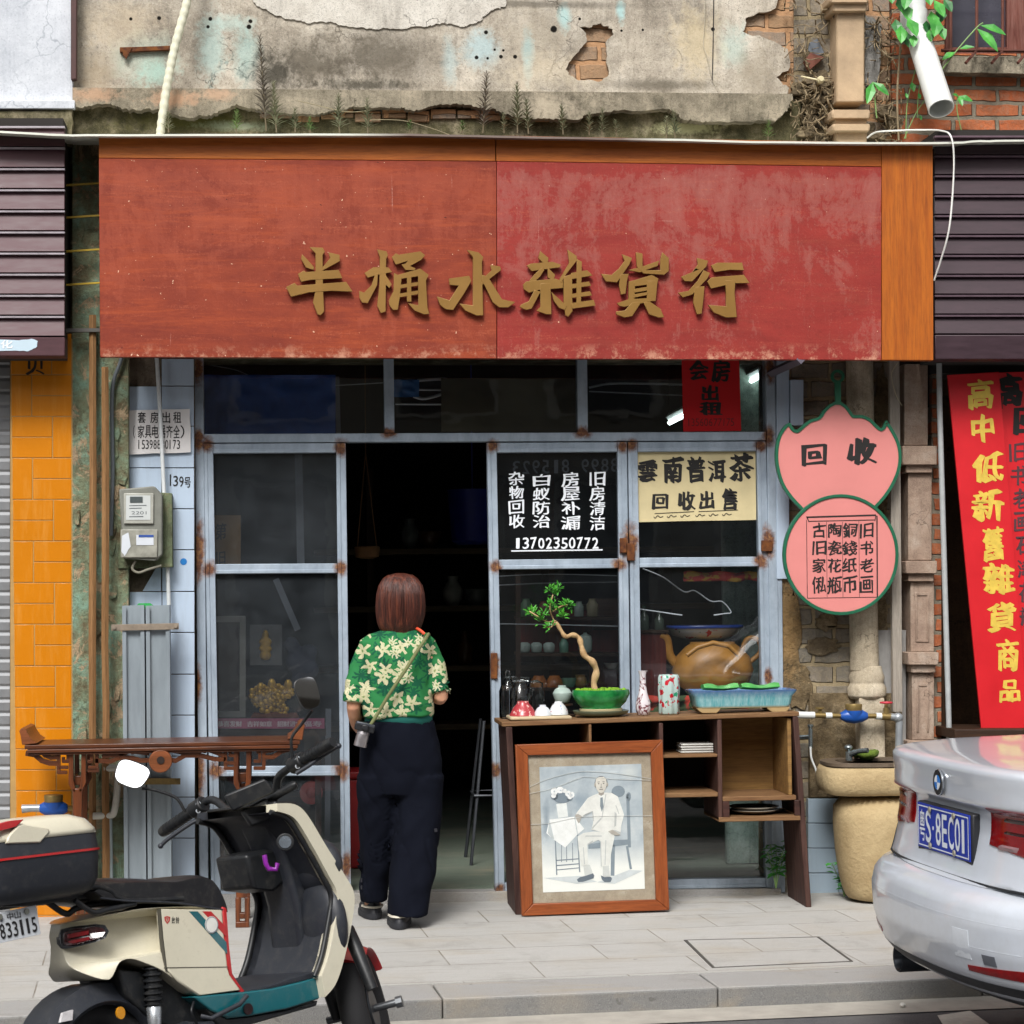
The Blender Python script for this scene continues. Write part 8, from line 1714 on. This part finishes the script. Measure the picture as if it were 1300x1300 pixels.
# ---- body: one continuous figure (mostly under the clothes)
def caps(b, pts, rs, n_=12): b.tube(smoothpath(pts, 3), [rs[min(len(rs)-1, int(i/3))]*(1-(i % 3)/3)+rs[min(len(rs)-1, int(i/3)+1)]*((i % 3)/3) for i in range((len(pts)-1)*3+1)], n_)
b = MB()
H_ = wp(508, 765)                                                # head
b.ball(H_+Vector((0, .0, .015)), (.073, .09, .10), 20, 14); b.ball(H_+Vector((0, .045, -.045)), (.055, .06, .06), 16, 10)
b.ball(H_+Vector((0, .098, -.02)), (.012, .02, .016), 10, 8)      # nose
for s_ in (-1, 1): b.ball(H_+Vector((s_*.075, .0, -.015)), (.012, .02, .03), 10, 8)
b.tube([wp(508, 785), wp(507, 812)], [.048, .056], 14)
b.loft([ell_(505, 30, 806, .06), ell_(505, 48, 816, .085), ell_(505, 48, 850, .10), ell_(503, 41, 890, .09), ell_(504, 40, 920, .09), ell_(506, 46, 960, .10), ell_(506, 46, 985, .10)])
lk = [wp(482, 975), wp(478, 1045, -.60), wp(474, 1120, -.52), wp(473, 1150, -.48)]; rk = [wp(530, 975), wp(527, 1050, -.64), wp(515, 1125, -.74), wp(508, 1162, -.78)]
for k in (lk, rk): caps(b, k, [.078, .055, .042, .036])
lf, rf = W(473, 1150, -.48), W(507, 1164, -.78)
for f in (lf, rf): b.ball(Vector((f.x, f.y+.06, .045)), (.035, .10, .035), 14, 9)
la = [wp(462, 822), wp(451, 862, -.67), wp(449, 897, -.69), wp(454, 920, -.58), wp(466, 934, -.44)]; ra = [wp(545, 822), wp(557, 858, -.66), wp(560, 884, -.69), wp(552, 884, -.56), wp(538, 878, -.42)]
for a in (la, ra): caps(b, a, [.026, .029, .031, .029, .022])
def hand(b, w_, d, side):
    d = d.normalized(); up = Vector((0, 0, 1)); s = d.cross(up).normalized()*side; n_ = s.cross(d)
    b.tube([w_, w_+d*.03, w_+d*.08], [.022, .03, .028], 12)
    for i, L in enumerate((.068, .078, .073, .058)):
        p0 = w_+d*.075+s*(.024-.016*i); p1 = p0+d*L*.45-n_*.006*side; p2 = p1+(d*.7-Vector((0, 0, .7)))*L*.35; p3 = p2+(d*.2-Vector((0, 0, 1)))*L*.25
        b.tube([p0-d*.02, p0, p1, p2, p3], [.009, .0095, .0088, .008, .0065], 8)
    q = w_+d*.03+s*.026; b.tube([q-s*.01, q+s*.02+d*.015, q+s*.03+d*.045, q+s*.026+d*.062], [.012, .011, .010, .008], 8)
hand(b, la[-1], la[-1]-la[-2], 1); hand(b, ra[-1], ra[-1]-ra[-2], -1)
o = b.build('body', m_skin, pe, remesh=.0055, post=3)
# face on the far side
for s_ in (-1, 1):
    b = MB(); b.ball(H_+Vector((s_*.032, .083, .0)), (.012, .008, .007), 10, 7); b.build('eye', simple('eye_white', 'd5d0c8', .3), pe, smooth=60)
b = MB(); b.ball(H_+Vector((0, .098, -.058)), (.022, .006, .006), 10, 7); b.build('lips', simple('lips', '9a5048', .5), pe, smooth=60)
# ---- hair: a bob of fine strands
n = NM('reddish_brown_hair'); st = n.noise(70, 6, .7, .3, stretch=(1, 1, .06)); hz_ = n.nd('SeparateXYZ', {0: n.pos}, 2)
col = n.ramp(st, [(.3, '1c0d08'), (.5, '4a2319'), (.74, '80462f')])
m_hair = n.fin(col, .42, 0, n.bump(st, .004), .5)
hs_ = [(727.5, 508, 5, .02), (730, 508, 15, .05), (735, 508, 21.5, .075), (744, 508.5, 27, .095), (755, 508.5, 29.5, .104), (768, 508.5, 30.5, .105), (780, 508.5, 30, .102), (790, 508, 28, .095), (797, 508, 25.5, .085), (801, 508, 23, .075)]
b = MB(); rings = []
for j, (py, cx_, rx, ry) in enumerate(hs_):
    q = ell_(cx_, rx, py, ry, YB_+.005, 72, 2.1)
    for i, p in enumerate(q):
        k = mnoise.noise(Vector((i*.55, j*.12, 3)))*.0035+mnoise.noise(Vector((i*.17, j*.2, 9)))*.004; c = wp(cx_, py, YB_+.005); d = (p-c); d.z = 0
        if d.length > 1e-6: p += d.normalized()*k
        if j == len(hs_)-1: p.z += mnoise.noise(Vector((i*.9, 5, 1)))*.012
        if p.y > YB_+.05 and py > 742: p.y = YB_+.05+(p.y-YB_-.05)*.15      # open towards the face
    rings.append(q)
b.loft(rings); hair = b.build('hair', m_hair, pe, smooth=180)
b = MB(); rnd = random.Random(6)
for i in range(700):
    a = rnd.uniform(math.pi*.97, math.pi*2.03); k = rnd.uniform(.0, .5); gk = rnd.uniform(1.0, 1.035); pts = []
    for j, (py, cx_, rx, ry) in enumerate(hs_[1:]):
        c = wp(cx_, py, YB_+.005); aa = a+k*.12*math.sin(j*.5+i); pts.append(c+Vector((rx*SWp*gk*math.cos(aa), ry*gk*math.sin(aa), 0)))
    e = pts[-1]+Vector((rnd.uniform(-.006, .006), rnd.uniform(-.004, .006), -rnd.uniform(.0, .026))); pts.append(e)
    b.tube(pts, [.0016]*(len(pts)-1)+[.0005], 4, cap=False)
b.build('hair_strands', m_hair, hair, smooth=180)
# ---- shirt
def shirt_mat():
    n = NM('green_floral_cotton'); base = n.mix(n.noise(12, 4), '23683a', '2f7c46')
    p2 = n.nd('CombineXYZ', {0: n.nd('SeparateXYZ', {0: n.pos}, 0), 1: n.nd('SeparateXYZ', {0: n.pos}, 2), 2: 0.0})
    col = base
    def flowers(col, sc_, off, hexc, pet, thr, amp, prob, var=None):
        v = n.mapv((sc_, sc_, 1), loc=off, v=p2); wv = n.vmath('ADD', v, n.vmath('MULTIPLY', n.nd('TexNoise', {'Vector': v, 'Scale': 2.2, 'Detail': 4.0}, 1), (.5, .5, 0)))
        vt = n.t.nodes.new('ShaderNodeTexVoronoi'); vt.voronoi_dimensions = '2D'; n.t.links.new(wv, vt.inputs['Vector']); vt.inputs['Scale'].default_value = 1; vt.inputs['Randomness'].default_value = .85
        d = n.vmath('SUBTRACT', wv, vt.outputs['Position']); sx = n.nd('SeparateXYZ', {0: d}, 0); sy = n.nd('SeparateXYZ', {0: d}, 1)
        ang = n.math('ARCTAN2', sy, sx); rnd_c = n.nd('SeparateColor', {0: vt.outputs['Color']}, 0); rnd_g = n.nd('SeparateColor', {0: vt.outputs['Color']}, 1)
        rad = n.math('ADD', thr, n.math('MULTIPLY', n.math('COSINE', n.math('ADD', n.math('MULTIPLY', ang, pet), n.math('MULTIPLY', rnd_g, 6.3))), amp))
        msk = n.math('MULTIPLY', n.math('LESS_THAN', vt.outputs['Distance'], rad), n.math('LESS_THAN', rnd_c, prob))
        c2 = hexc
        if var:                                                   # veins and darker hearts
            vein = n.ramp(n.math('ABSOLUTE', n.math('SINE', n.math('MULTIPLY', ang, pet*1.5))), [(.12, 1.0), (.3, 0.0)]); heart = n.ramp(vt.outputs['Distance'], [(.05, 1.0), (.09, 0.0)])
            c2 = n.mix(n.math('MAXIMUM', n.math('MULTIPLY', vein, .55), heart), hexc, var)
        return n.mix(n.math('MULTIPLY', msk, .9), col, c2)
    col = flowers(col, 14, (4.3, 1.2, 0), '12503a', 7, .30, .16, .75)
    col = flowers(col, 11.5, (1.1, 7.4, 0), '0f4434', 9, .28, .17, .45)
    col = flowers(col, 14.5, (0, 0, 0), 'c6c09c', 5, .36, .17, .66, '6f8050')
    col = flowers(col, 16, (6.5, 2.5, 0), 'c9c4a4', 8, .28, .15, .38, '7d8a58')
    return n.fin(col, .85, 0, n.bump(n.noise(700, 2), .0003), .2)
m_shirt = shirt_mat()
b = MB()
b.loft([ell_(509, 19, 797, .058, YB_-.012), ell_(508, 24, 801, .066, YB_-.01), ell_(505, 38, 806, .08, pw=2.3), ell_(504, 49, 813, .095, pw=2.5), ell_(503.5, 48, 826, .11, pw=2.6), ell_(503, 45, 850, .12, pw=2.5), ell_(503, 44.5, 875, .124, pw=2.4), ell_(504, 47, 895, .128, pw=2.4), ell_(505, 45, 910, .126, pw=2.4)])
def sleeve(pts, rs):
    pts = smoothpath(pts, 4); k = len(pts); b.tube(pts, [rs[0]+(rs[1]-rs[0])*i/(k-1) for i in range(k)], 18)
sleeve([wp(468, 821), wp(456, 848, -.665), wp(449, 893, -.69)], (.046, .054)); sleeve([wp(541, 819), wp(552, 843, -.66), wp(557, 881, -.685)], (.046, .054))
for p in b.v:
    p += Vector((0, 0, 0))
sh_o = b.build('shirt', m_shirt, pe, remesh=.008, post=5)
me = sh_o.data
off_ = wloc(sh_o)
for v in me.vertices:                                            # soft folds
    p = v.co+off_; nn = v.normal; q = mnoise.noise(Vector((p.x*9, p.y*5, p.z*4.5)))*.010-(1-abs(mnoise.noise(Vector((p.x*8+p.z*6, p.y*6, p.z*7+2)))))**6*.009+mnoise.noise(Vector((p.x*20+p.z*12, p.y*9, p.z*16)))*.004; v.co = v.co+nn*q
me.update()
b = MB(); b.loft([ell_(506, 43.5, 900, .108), ell_(506, 43, 910, .110), ell_(506, 43.5, 919, .112)]); b.build('undershirt_hem', simple('teal_jersey', '0b5a52', .85), pe, smooth=180)
b = MB(); p = wp(535, 801, -.72); b.tube(smoothpath([wp(527, 797, -.70), wp(533, 800, -.73), wp(539, 805, -.74)], 3), .007, 8); b.build('collar_tag', simple('orange_red_tag', 'd04a2a', .6), pe, smooth=60)
# ---- trousers
b = MB()
b.loft([ell_(505.5, 45, 914, .112), ell_(506, 47, 925, .118), ell_(507, 51, 945, .128), ell_(508, 52.5, 970, .135), ell_(508, 52, 992, .13), ell_(508, 50, 1008, .12)])
def leg(rows):
    rg = [ell_(cx_, rx, py, ry, y, 28, 2.3) for py, cx_, rx, ry, y in rows]; b.loft(rg)
leg([(985, 482, 29, .12, -.655), (1010, 481, 28, .115, -.64), (1045, 480, 26, .11, -.61), (1085, 478, 23, .105, -.57), (1115, 476, 20, .10, -.53), (1143, 475, 18.5, .105, -.50)])
leg([(985, 532, 31, .125, -.66), (1010, 531, 31.5, .12, -.665), (1045, 529.5, 31, .115, -.68), (1085, 526, 30.5, .11, -.71), (1120, 521, 29, .11, -.735), (1160, 517, 27, .115, -.755)])
tr = b.build('trousers', m_navy, pe, remesh=.008, post=3); me = tr.data; off_ = wloc(tr)
for v in me.vertices:
    p = v.co+off_; k = min(1, max(0, (1.0-p.z)/.5)); a = mnoise.noise(Vector((p.x*7+p.z*5, p.y*5, p.z*4.5)))*.012; c = mnoise.noise(Vector((p.x*14-p.z*10, p.y*8, p.z*9)))*.006-(1-abs(mnoise.noise(Vector((p.x*11+p.z*4, p.y*7, p.z*3.2+4)))))**7*.008; v.co = v.co+v.normal*(a+c)*(.45+.55*k)
me.update()
b = MB(); b.tube([wp(553, 1052, -.785), wp(553.5, 1056, -.785)], .007, 8); b.tube([wp(459, 1115, -.60), wp(459, 1120, -.60)], .004, 6); b.tube([wp(459, 1124, -.59), wp(459, 1129, -.59)], .004, 6); b.build('buttons', simple('dark_button', '2a2a30', .4), pe)
# ---- shoes and socks
m_shoe = simple('black_shoe', '1b1c22', .5, var=.2); m_sole = simple('black_sole', '24252a', .8); m_sock = simple('cream_sock', 'c9c2b2', .9)
for f, yw_ in ((lf, R(6)), (rf, R(-2))):
    rot = Matrix.Rotation(yw_, 3, 'Z')
    def ft_(x, y, z): return Vector((f.x, f.y, 0))+rot@Vector((x, y, z))
    def oval(y0, y1, hw, z, n_=26): return [ft_(hw*math.cos(t)*(1.0 if math.sin(t) > 0 else .86), (y0+y1)/2+(y1-y0)/2*math.sin(t), z) for t in [2*math.pi*i/n_ for i in range(n_)]]
    b = MB(); b.loft([oval(-.072, .185, .052, .002), oval(-.078, .19, .055, .012), oval(-.074, .188, .054, .03)]); so_ = b.build('shoe', m_sole, pe, smooth=40)
    b = MB(); b.loft([oval(-.072, .184, .051, .0302), oval(-.066, .175, .050, .05), oval(-.058, .13, .044, .068), oval(-.054, .06, .038, .078), oval(-.048, .045, .032, .076)]); b.build('shoe_upper', m_shoe, so_, smooth=60)
    b = MB(); b.loft([oval(-.047, .045, .033, .06), oval(-.046, .045, .033, .10), oval(-.044, .044, .032, .125)]); b.build('sock', m_sock, pe, smooth=60)
    b = MB(); b.loft([oval(-.0745, .05, .0515, .052), oval(-.071, .05, .05, .060)]); b.build('pale_collar_band', m_sock, so_, smooth=60)
# ---- camera on its strap
ca = root('shoulder_camera', wp(462, 945, -.80), 'small black and silver camera hanging at the hip on a long olive strap', 'camera')
cb_ = wp(463, 923, -.81); tb_ = R(-8)
def XK(p): q = Matrix.Rotation(R(14), 3, 'Y')@Vector(p); return cb_+q
b = MB(XK); b.box(-.042, .042, -.03, .03, -.018, .018); b.box(-.014, .016, -.042, -.028, -.012, .012); b.build('camera_body', simple('black_camera', '15161a', .45), ca, bevel=.005)
b = MB(XK); b.box(-.04, .04, -.0305, .0305, .006, .0185); b.build('top_plate', simple('grey_camera_top', '4b4e55', .35, .5), ca, bevel=.003)
m_lens = simple('silver_lens', 'a9a4a6', .3, .8); b = MB(XK)
b.lathe([(.026, -.018), (.028, -.03), (.0265, -.032), (.028, -.05), (.0275, -.052), (.029, -.075), (.0285, -.084), (.024, -.085)], (0, 0, 0), 24); b.build('lens', m_lens, ca, smooth=40)
b = MB(XK); b.lathe([(.0235, -.0852), (.001, -.086)], (0, 0, 0), 20); b.build('front_glass', simple('lens_glass', '101318', .1), ca)
sp_t = smoothpath([wp(470, 921, -.815), wp(480, 905, -.815), wp(495, 880, -.825), wp(515, 850, -.825), wp(530, 826, -.81), wp(541, 810, -.765), wp(544, 805, -.70), wp(543, 812, -.60), wp(530, 840, -.535), wp(505, 870, -.52), wp(480, 895, -.54), wp(458, 915, -.62), wp(455, 922, -.74), wp(458, 922, -.80)], 8)
b = MB(); b.tube(sp_t, .0075, 8); b.build('strap', simple('olive_strap', '6b7048', .85, var=.15), ca, smooth=60)
